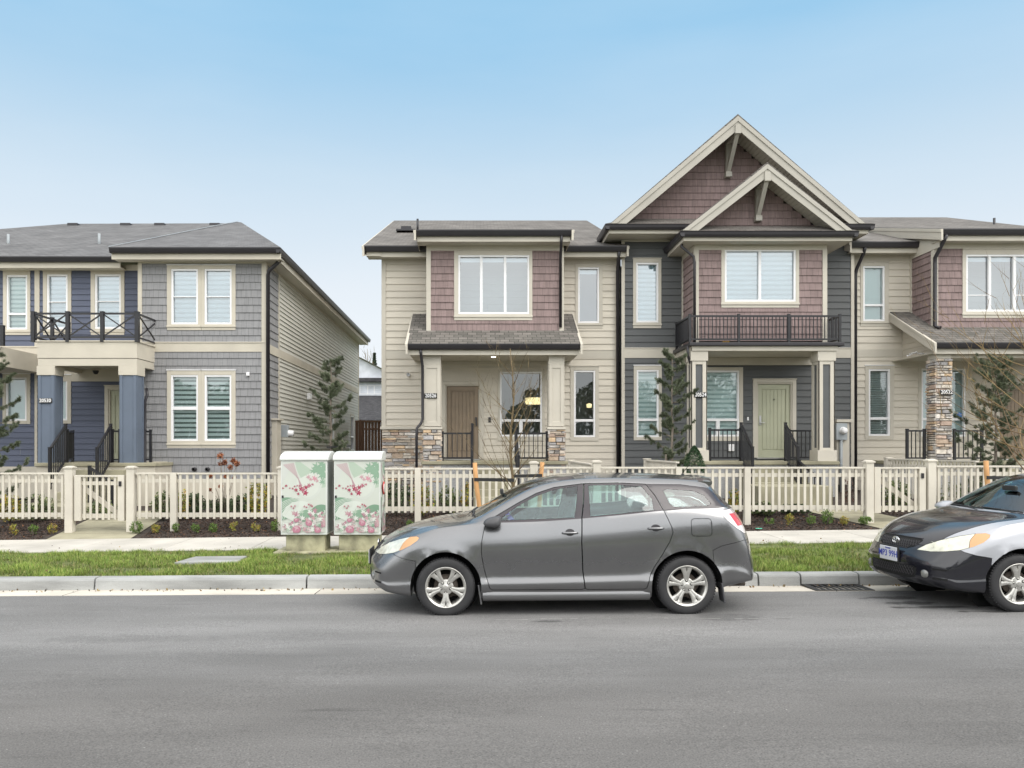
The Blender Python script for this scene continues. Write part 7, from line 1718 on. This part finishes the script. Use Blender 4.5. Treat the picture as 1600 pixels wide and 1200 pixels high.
# lawn blades on the verge
def lawn(n, x0, x1):
    x = rng.uniform(x0, x1, n*2); y = rng.uniform(10.33, 12.9, n*2)
    q = np.array([noise.noise(Vector((a*1.3, b*1.8, 0))) for a, b in zip(x, y)]); q2 = np.array([noise.noise(Vector((a*5, b*6, 3))) for a, b in zip(x, y)])
    keep = rng.random(n*2) < np.clip(0.55+q*0.8+q2*0.7, 0.06, 1)
    keep &= ~((x > -4.5) & (x < -3.52) & (y > 11.3) & (y < 12.05))
    keep &= ~((x > -3.32) & (x < -1.45) & (y > 12.30))
    x, y, q, q2 = x[keep], y[keep], q[keep], q2[keep]; n = len(x)
    z = 0.085+np.clip((y-10.345)/0.7, 0, 1)*0.03+hz_arr(x, y)
    a = rng.uniform(0, 2*PI, n); h = rng.uniform(0.028, 0.072, n)*(1+q*0.5+q2*0.7); ln = rng.uniform(0.2, 1.1, n)*h; w = rng.uniform(0.0025, 0.0055, n)
    dx, dy = np.cos(a), np.sin(a); px, py = -dy, dx
    b = np.stack([x, y, z], 1); V = np.empty((n, 3, 3)); V[:, 0] = b-np.stack([px*w, py*w, 0*w], 1); V[:, 1] = b+np.stack([px*w, py*w, 0*w], 1); V[:, 2] = b+np.stack([dx*ln, dy*ln, h], 1)
    base = np.array([[0.14, 0.21, 0.04], [0.19, 0.26, 0.055], [0.27, 0.29, 0.09], [0.10, 0.17, 0.035]]); c = base[rng.integers(0, 4, n)]*(1+q[:, None]*0.7+q2[:, None]*0.35)*rng.uniform(0.8, 1.2, (n, 1))
    dry = rng.random(n) < (0.06+0.22*np.clip(-q*2+q2, 0, 1)); c[dry] = np.array([0.30, 0.26, 0.13])*rng.uniform(0.7, 1.1, (dry.sum(), 1))
    o = fastmesh('grass', V.reshape(-1, 3), np.arange(n*3).reshape(-1, 3), np.clip(c, 0.01, 1), 'grass_blade', origin=(0, 11.5, 0.1)); o['kind'] = 'stuff'; tag(o, 'short green lawn grass with dry patches on the verge between kerb and pavement', 'grass')
lawn(190000, -9.5, 10.5)
# mulch chips
def chips(n, x0, x1, y0, y1):
    x = rng.uniform(x0, x1, n); y = y0+(y1-y0)*rng.random(n)
    keep = ~((x > -8.3-0.15*(y-14.5)) & (x < -6.4-0.15*(y-14.5)))&~((x > 7.65-0.25*(y-14.5)) & (x < 9.1-0.25*(y-14.5))); x, y = x[keep], y[keep]; n = len(x)
    z = np.interp(y, [14.5, 15.3, 17, 19], [0.15, 0.21, 0.34, 0.42])+hz_arr(x, y)+rng.uniform(0, 0.02, n)
    C = np.stack([x, y, z], 1); u = rng.normal(size=(n, 3)); u[:, 2] *= 0.35; u /= np.linalg.norm(u, axis=1)[:, None]; v = rng.normal(size=(n, 3)); v[:, 2] *= 0.5; v /= np.linalg.norm(v, axis=1)[:, None]
    L = rng.uniform(0.008, 0.028, (n, 1)); W = rng.uniform(0.004, 0.010, (n, 1)); V = np.stack([C-u*L-v*W, C+u*L-v*W, C+u*L+v*W, C-u*L+v*W], 1)
    c = np.array([[1, 1, 1], [0.6, 0.6, 0.6], [1.6, 1.35, 1.1], [0.8, 0.75, 0.75]])[rng.integers(0, 4, n)]*rng.uniform(0.6, 1.2, (n, 1))
    lt = rng.random(n) < 0.012; c[lt] = (5, 3.4, 2.0)
    o = fastmesh('mulch', V.reshape(-1, 3), np.arange(n*4).reshape(-1, 4), c, 'mulch_chip', origin=(0, 15, 0.2), nper=4); o['kind'] = 'stuff'; tag(o, 'dark bark mulch covering the beds along the pavement', 'mulch')
chips(60000, -10, 11.5, 14.5, 17.2)

def leaves(C, N, size, cols, rn=None, asp=0.5, up=0.2):
    """leaf quads (diamonds) at centres C with random orientation; returns V,F(4),colors"""
    n = len(C); u = rng.normal(size=(n, 3)); u /= np.linalg.norm(u, axis=1)[:, None]
    v = np.cross(u, rng.normal(size=(n, 3))); v /= np.linalg.norm(v, axis=1)[:, None]
    s = rng.uniform(size[0], size[1], (n, 1)); V = np.stack([C-u*s, C-v*s*asp, C+u*s, C+v*s*asp], 1)
    c = np.array(cols)[rng.integers(0, len(cols), n)]*rng.uniform(0.7, 1.25, (n, 1))
    return V.reshape(-1, 3), np.arange(n*4).reshape(-1, 4), c
def needle_tuft(tip, d, nn, ln, rad):
    """needles growing along a twig end"""
    t = rng.random(nn); base = tip-d*(ln*1.5)*t[:, None]
    dirs = rng.normal(size=(nn, 3)); dirs -= (dirs@d)[:, None]*d*0.6; dirs /= np.linalg.norm(dirs, axis=1)[:, None]; dirs = dirs+d*0.35; dirs /= np.linalg.norm(dirs, axis=1)[:, None]
    L = ln*rng.uniform(0.6, 1.1, (nn, 1)); w = np.cross(dirs, rng.normal(size=(nn, 3))); w /= np.linalg.norm(w, axis=1)[:, None]
    V = np.stack([base-w*rad, base+w*rad, base+dirs*L], 1); return V.reshape(-1, 3)
def pine(label, x, y, zb, ztop, spread, ntier, seed, lean=0.0, dens=1.0, bare=0.0, stake_=True):
    rn = random.Random(seed); t = thing('pine_tree', (x, y, zb), label, 'tree', 'young staked pines in the front gardens')
    H = ztop-zb; mb = MB(); tr = [(x+lean*k/8*H+0.01*math.sin(k*2), y, zb+H*k/8) for k in range(9)]
    mb.tube(tr, [0.035*(1-k/9.5)+0.004 for k in range(9)], 8); VV = []; CC = []
    tips = []
    for i in range(ntier):
        f = bare+(1-bare)*(i+rn.uniform(0, 0.7))/ntier; zc = zb+H*f
        L = spread*(0.92-0.62*max(0, f-0.62)/0.38)*rn.uniform(0.3, 1.2)*(1.0 if f > 0.2 else 0.8)
        a = i*2.4+rn.uniform(-.5, .5); p0 = Vector((x+lean*f*H, y, zc)); pts = [p0]; nseg = 4
        for k in range(1, nseg+1):
            q = k/nseg; pts.append(p0+Vector((math.cos(a)*L*q, math.sin(a)*L*q*0.9, L*(0.12*q+0.34*q*q)+rn.uniform(-.02, .02))))
        mb.tube(pts, [0.012*(1-k/(nseg+1.5)) for k in range(nseg+1)], 5)
        tips.append((pts[-1], (pts[-1]-pts[-2]).normalized()))
        for k in range(2, nseg+1):
            tips.append((pts[k]+Vector((rn.uniform(-.03, .03), rn.uniform(-.03, .03), 0.02)), Vector((0, 0, 1))))
        for k in range(1, nseg+1):
            for s in (-1, 1, 0.3):
                if rn.random() < 0.72:
                    d = ((pts[k]-pts[k-1]).normalized()+Vector((-math.sin(a)*s, math.cos(a)*s, rn.uniform(0.1, 0.6)))*0.9).normalized(); l = rn.uniform(0.06, 0.20)*(spread/0.6)
                    tip = pts[k-1]+(pts[k]-pts[k-1])*rn.random()+d*l; mb.tube([tip-d*l, tip], 0.004, 4); tips.append((tip, d))
    tips.append((Vector(tr[-1]), Vector((0, 0, 1))))
    for tip, d in tips:
        nn = int(180*dens); VV.append(needle_tuft(np.array(tip), np.array(d), nn, rn.uniform(0.05, 0.08), 0.003))
        base = np.array([0.085, 0.105, 0.06]) if rn.random() < 0.5 else np.array([0.145, 0.17, 0.105]); CC.append(base*rng.uniform(0.6, 1.4, (nn, 1)))
    mb.build('trunk', 'bark', t)
    V = np.concatenate(VV); C = np.concatenate(CC); fastmesh('crown', V, np.arange(len(V)).reshape(-1, 3), C, 'leaf', t)
    return t
PYR = 16.6
pine('small pine growing in front of the cream side wall of the blue townhouse', PX(517, 17.6), 17.6, 0.45, PZ(562, 17.6), 0.66, 33, 2, bare=0.08)
pine('small open pine growing left of the porch column numbered 20524', PX(1050, 17.8), 17.8, 0.5, PZ(553, 17.8), 0.66, 34, 5, lean=0.0, bare=0.12)
pine('dense small pine at the right edge in front of porch 20522', PX(1556, 17.2), 17.2, 0.5, PZ(562, 17.2), 0.85, 46, 8, bare=0.05)
pine('pine at the left edge partly cut off by the frame', PX(-6, 17.0), 17.0, 0.4, PZ(552, 17.0), 0.66, 27, 12, bare=0.1)
for xx, yy in ((PX(533, 17.7), 17.7), (PX(1041, 17.9), 17.9)):
    mb = MB(); mb.tube([(xx, yy, 0.3), (xx, yy, PZ(697 if xx < 0 else 710, yy))], 0.03, 10); o = mb.build('tree_stake', 'bark', origin=(xx, yy, 0.4)); tag(o, 'grey wooden stake beside the pine at the cream side wall' if xx < 0 else 'grey wooden stake beside the pine before house 20524', 'stake')
strap((PX(510, 17.5), 17.5, PZ(699, 17.5)), (PX(548, 17.8), 17.8, PZ(697, 17.8)), 'black strap round the pine by the cream side wall', 0.045)

# bare saplings
def sapling(label, x, y, zb, ztop, seed, mainr=0.028, spread=0.5, nb=22, col=(1, 1, 1), yellow=False, stems=1, basef=0.1):
    rn = random.Random(seed); t = thing('bare_sapling', (x, y, zb), label, 'tree'); mb = MB(); H = ztop-zb
    cols = [(0.55, 0.48, 0.40), (0.70, 0.62, 0.45), (0.45, 0.38, 0.34)] if not yellow else [(0.95, 0.80, 0.50), (0.75, 0.62, 0.42), (0.55, 0.42, 0.34)]
    main = [Vector((x+0.03*math.sin(k*1.3+seed), y+0.02*math.cos(k), zb+H*k/10)) for k in range(11)]
    mb2 = MB(); mb2.tube(main, [mainr*(1-k/10.6)**0.8+0.003 for k in range(11)], 8, 0, cols[0] if not yellow else cols[1])
    def grow(p, d, L, r, depth):
        pts = [p]; n = 5; dd = d.copy()
        for k in range(n):
            dd = (dd+Vector((rn.uniform(-.12, .12), rn.uniform(-.12, .12), 0.10 if depth == 0 else rn.uniform(-.05, .12)))).normalized(); pts.append(pts[-1]+dd*L/n)
        mb.tube(pts, [r*(1-k/(n+0.6)) for k in range(n+1)], 5, 0, rn.choice(cols), cap=False)
        if depth < 2:
            for k in range(1, n+1):
                if rn.random() < (0.75 if depth == 0 else 0.5):
                    a = rn.uniform(0, 2*PI); s = Vector((math.cos(a), math.sin(a)*0.7, rn.uniform(-.1, .8))).normalized(); nd = ((pts[k]-pts[k-1]).normalized()+s*0.75).normalized(); grow(pts[k], nd, L*rn.uniform(0.25, 0.5), r*0.5, depth+1)
    for i in range(nb):
        f = basef+(0.88-basef)*((i+rn.random())/nb); p = main[0].lerp(main[-1], f); k = int(f*10); p = main[k].lerp(main[min(k+1, 10)], f*10-k)
        a = i*2.4+rn.uniform(-.6, .6); el = rn.uniform(0.5, 1.15) if not yellow else rn.uniform(0.1, 0.9)
        d = Vector((math.cos(a)*math.cos(el), math.sin(a)*math.cos(el)*0.8, math.sin(el))); L = H*rn.uniform(0.28, 0.5)*(1.05-f*0.6)*spread*2
        grow(p, d, L, mainr*0.38*(1.1-f*0.5), 0)
    mb2.build('trunk', 'twig', t); mb.build('branch', 'twig', t); return t
sapling('bare leafless sapling tied between two timber stakes behind the grey car', PX(800, 11.7), 11.7, 0.12, PZ(545, 11.7), 4, mainr=0.024, spread=0.46, nb=26, basef=0.25)
sapling('bare yellow twigged tree at the right edge above the black and white car', PX(1612, 11.6), 11.6, 0.12, PZ(470, 11.6), 9, mainr=0.028, spread=0.78, nb=40, yellow=True, basef=0.28)

# leaves and grit blown along the gutter and over the lawn
n = 700; x = rng.uniform(-9, 10, n); y = np.where(rng.random(n) < 0.6, rng.uniform(9.95, 10.13, n), rng.uniform(10.4, 14.4, n)); z = np.where(y < 10.2, -0.03, 0.16)+hz_arr(x, y)
V, F, c = leaves(np.stack([x, y, z], 1), None, (0.008, 0.026), [(0.20, 0.13, 0.06), (0.13, 0.09, 0.05), (0.30, 0.22, 0.09), (0.08, 0.07, 0.05)], asp=0.6)
o = fastmesh('leaf_litter', V, F, c, 'leaf', origin=(0, 10.1, 0), nper=4); o['kind'] = 'stuff'; tag(o, 'dry brown leaf litter and grit scattered along the gutter and verge', 'leaf litter')

# juniper, shrubs, groundcover
def shrub(label, x, y, h, w, n, cols, cat='shrub', name='shrub', size=(0.012, 0.025), group=None, stems=6, shape='round', zb=None, asp=0.5):
    zb = hzg(x, y) if zb is None else zb; t = thing(name, (x, y, zb), label, cat, group)
    if shape == 'cone':
        f = rng.random(n)**0.8; a = rng.uniform(0, 2*PI, n); r = w*np.sin(np.clip(f, 0, 1)*PI*0.93+0.22)**0.7*(0.55+0.5*np.sqrt(rng.random(n))); C = np.stack([x+r*np.cos(a), y+r*np.sin(a), zb+h*f], 1)
    else:
        u = rng.normal(size=(n, 3)); u /= np.linalg.norm(u, axis=1)[:, None]; r = (0.45+0.6*rng.random((n, 1))); C = np.array([x, y, zb+h*0.55])+u*r*np.array([w, w, h*0.5])
        k = np.array([noise.noise(Vector(c)*(6/max(w, .2)*0.35)) for c in C]); C = C[k > -0.12]
    V, F, c = leaves(C, None, size, cols, asp=asp); fastmesh('foliage', V, F, c, 'leaf', t, nper=4)
    mb = MB()
    for i in range(stems):
        a = random.uniform(0, 2*PI); mb.tube([(x, y, zb-0.02), (x+math.cos(a)*w*0.3, y+math.sin(a)*w*0.3, zb+h*0.4), (x+math.cos(a)*w*0.6, y+math.sin(a)*w*0.6, zb+h*0.85)], [0.008, 0.005, 0.003], 4)
    mb.build('stem', 'bark', t); return t
shrub('dense dark green upright juniper behind the fence right of the car roof', PX(1085, 16.5), 16.5, PZ(697, 16.5)-0.35, 0.27, 9000, [(0.03, 0.075, 0.03), (0.05, 0.10, 0.04), (0.025, 0.05, 0.025)], name='juniper', shape='cone', size=(0.012, 0.03), asp=0.25)
BOX = [(0.10, 0.17, 0.03), (0.14, 0.21, 0.05), (0.07, 0.13, 0.03)]; YEL = [(0.30, 0.28, 0.05), (0.22, 0.25, 0.05), (0.34, 0.22, 0.05)]
def low(px_, y, lbl, h=0.24, w=0.12, n=500, cols=BOX): shrub(lbl, PX(px_, y), y, h, w, n, cols, cat='plant', name='box_plant', size=(0.010, 0.020), group='small young box plants along the fence foot', stems=3)
lows = [(22, YEL), (52, BOX), (82, YEL), (213, BOX), (243, YEL), (275, BOX), (306, BOX), (333, BOX), (365, YEL), (400, YEL), (430, BOX), (641, BOX), (672, BOX), (700, YEL), (1202, BOX), (1234, YEL), (1267, BOX), (1293, BOX), (1320, YEL), (1352, BOX)]
names = ['at the far left edge', 'second from the left edge', 'third from the left edge', 'at the post right of the left gate', 'second right of the left gate, yellowish', 'third right of the left gate', 'fourth right of the left gate', 'fifth right of the left gate', 'yellowish, sixth right of the left gate', 'seventh right of the left gate, thin and yellow', 'beside the left utility cabinet', 'right of the cabinets', 'second right of the cabinets', 'third right of the cabinets, yellowish', 'first right of the grey car', 'second right of the grey car, yellowish', 'third right of the grey car', 'tallest of those right of the grey car', 'yellowish, last but one before the right gate', 'at the foot of the right gate post']
for i, ((p, c), nm) in enumerate(zip(lows, names)):
    low(p, 15.05+0.05*(i % 3), 'small young box plant in the mulch, '+nm, h=0.30 if i == 17 else random.uniform(0.17, 0.25), w=0.13 if i in (3, 17, 19) else 0.09, n=900 if i in (3, 17, 19) else 450, cols=c)
NAN = [(0.34, 0.30, 0.04), (0.20, 0.24, 0.05), (0.42, 0.26, 0.05), (0.12, 0.16, 0.04)]; DK = [(0.05, 0.08, 0.03), (0.08, 0.11, 0.05), (0.04, 0.06, 0.03)]; RUST = [(0.28, 0.09, 0.04), (0.36, 0.14, 0.06), (0.20, 0.07, 0.04)]; MID = [(0.10, 0.14, 0.05), (0.16, 0.18, 0.07), (0.07, 0.10, 0.045)]
def gard(px_, y, h, w, cols, lbl, n=1400, size=(0.02, 0.04)): shrub(lbl, PX(px_, y), y, h, w, n, cols, size=size, stems=9)
gard(402, 16.6, 0.85, 0.28, NAN, 'tall yellow green nandina shrub behind the fence near the left cabinet')
gard(283, 16.6, 0.65, 0.20, NAN, 'yellow leaved shrub behind the fence by the flat fence post left', n=700)
gard(305, 16.8, 0.55, 0.22, DK, 'dark green shrub behind the fence below the grey shingles')
gard(254, 16.6, 0.6, 0.25, MID, 'green shrub behind the fence right of the left gate')
gard(378, 17.0, 0.5, 0.3, DK, 'dark low shrub behind the fence under the twin window')
gard(345, 17.6, 0.35, 0.35, DK, 'low dark shrub under the rust flowered hydrangea')
gard(60, 16.6, 0.6, 0.3, MID, 'green shrub behind the fence at the far left')
gard(15, 16.5, 0.6, 0.25, YEL, 'yellowish shrub behind the far left fence')
gard(160, 16.9, 0.4, 0.3, MID, 'low green shrub seen through the left gate')
gard(620, 16.8, 0.75, 0.3, DK, 'dark shrub behind the fence right of the cabinets')
gard(660, 16.6, 0.7, 0.28, NAN, 'yellow tinged shrub behind the flat fence post right of the cabinets', n=900)
gard(700, 17.0, 0.6, 0.3, MID, 'green shrub before the porch wall of 20526', n=1200)
gard(728, 16.5, 0.8, 0.12, NAN, 'thin tall yellow green shrub left of the porch steps of 20526', n=500)
gard(1147, 16.4, 0.55, 0.14, NAN, 'thin yellow green shrub behind the fence right of the car', n=400)
gard(1190, 16.3, 0.3, 0.3, MID, 'low green shrub before the landing slab of 20524')
gard(1325, 16.9, 0.75, 0.14, [(0.10, 0.05, 0.04), (0.07, 0.05, 0.04)], 'thin dark reddish shrub left of the right gate', n=220)
gard(1400, 17.0, 0.6, 0.3, MID, 'green shrub seen through the right gate')
gard(1490, 16.6, 0.6, 0.3, MID, 'loose green shrub behind the fence right of the right gate', n=800)
gard(1530, 16.9, 0.7, 0.35, DK, 'dark shrub behind the fence by the right timber stake')
gard(1240, 16.4, 0.22, 0.35, DK, 'low dark shrub against the landing slab of 20524')
gard(545, 18.2, 0.5, 0.4, DK, 'dark low shrub at the side of the cream wall')
# hydrangea with dried rust flower heads
hx, hy = PX(352, 17.2), 17.2; t = thing('hydrangea', (hx, hy, 0.4), 'bare hydrangea with dried rust brown flower heads in front of the grey shingles', 'shrub')
mb = MB(); VV, FF, CC = [], [], []; base = 0
for (p_, q_, s_) in ((344, 712, 1.0), (349, 722, 0.9), (343, 725, 0.7), (363, 720, 0.9), (369, 724, 0.8), (360, 730, 0.7), (327, 744, 0.7), (346, 760, 0.6), (366, 747, 0.6), (330, 765, 0.5), (352, 745, 0.6)):
    c = np.array([PX(p_, hy), hy+random.uniform(-.1, .1), PZ(q_, hy)]); n_ = int(150*s_); u = rng.normal(size=(n_, 3)); u /= np.linalg.norm(u, axis=1)[:, None]
    V, F, cc = leaves(c+u*rng.uniform(0.3, 1, (n_, 1))*0.085*s_, None, (0.012, 0.024), RUST, asp=0.7); VV.append(V); FF.append(F+base); CC.append(cc); base += len(V)
    mb.tube([(hx+random.uniform(-.08, .08), hy, 0.35), ((hx+c[0])/2, hy, (0.35+c[2])/2+0.05), tuple(c)], 0.006, 4)
fastmesh('flower_head', np.concatenate(VV), np.concatenate(FF), np.concatenate(CC), 'leaf', t, nper=4); mb.build('stem', 'bark', t)
# orange flower pot by the left fence
mb = MB(); mb.lathe([(0, 0), (0.09, 0), (0.12, 0.18), (0.13, 0.18), (0.11, 0.15), (0, 0.15)], (PX(15, 17.4), 17.4, 0.42), 'Z', 18); mat('terracotta', (0.5, 0.25, 0.06)); o = mb.build('flower_pot', 'terracotta', origin=(PX(15, 17.4), 17.4, 0.42)); tag(o, 'orange flower pot behind the fence at the far left', 'flower pot')
# distant trees in the gap
def conifer_far(x, y, zb, zt, w, label):
    t = thing('conifer', (x, y, zb), label, 'tree'); mb = MB(); mb.tube([(x, y, zb), (x, y, zt)], [0.25, 0.03], 6); mb.build('trunk', 'bark', t)
    n = 3500; f = rng.random(n)**0.7; a = rng.uniform(0, 2*PI, n); lay = 0.6+0.4*np.abs(np.sin(f*40)); r = w*(1-f)*lay*np.sqrt(rng.random(n)); C = np.stack([x+r*np.cos(a), y+r*np.sin(a), zb+2+(zt-zb-2)*f-r*0.15], 1)
    V, F, c = leaves(C, None, (0.15, 0.35), [(0.05, 0.07, 0.045), (0.07, 0.09, 0.06)], asp=0.4); fastmesh('crown', V, F, c, 'leaf', t, nper=4)
conifer_far(PX(585, 120), 120, 0.4, PZ(552, 120), 2.6, 'far dark conifer showing above the white house roof')
sapling('far bare deciduous tree left of the conifer above the white house', PX(574, 110), 110, 0.4, PZ(545, 110), 3, mainr=0.2, spread=0.3, nb=26, basef=0.4)
# trees across the road behind the camera: they show in the window panes
n = 60000; x = rng.uniform(-32, 34, n); crown = np.array([noise.noise(Vector((a*0.16, 5, 0))) for a in x]); top = 7.5+crown*6+np.array([noise.noise(Vector((a*0.9, 1, 0))) for a in x])*2.2
top = top*(0.33+0.67*np.clip((np.abs(x+1)-3.2)/4.5, 0, 1)); z = 0.3+rng.random(n)**0.8*top; y = -22+rng.uniform(-2.5, 2.5, n)
k = np.array([noise.noise(Vector((a*0.5, b*0.5, c*0.6))) for a, b, c in zip(x, y, z)]) > -0.6
V, F, c = leaves(np.stack([x, y, z], 1)[k], None, (0.08, 0.24), [(0.11, 0.14, 0.07), (0.15, 0.17, 0.11), (0.20, 0.19, 0.13)], asp=0.6)
o = fastmesh('tree_belt', V, F, c, 'leaf', origin=(0, -22, 0), nper=4); o['kind'] = 'stuff'; tag(o, 'belt of dark trees across the road reflected in the window panes', 'tree belt')
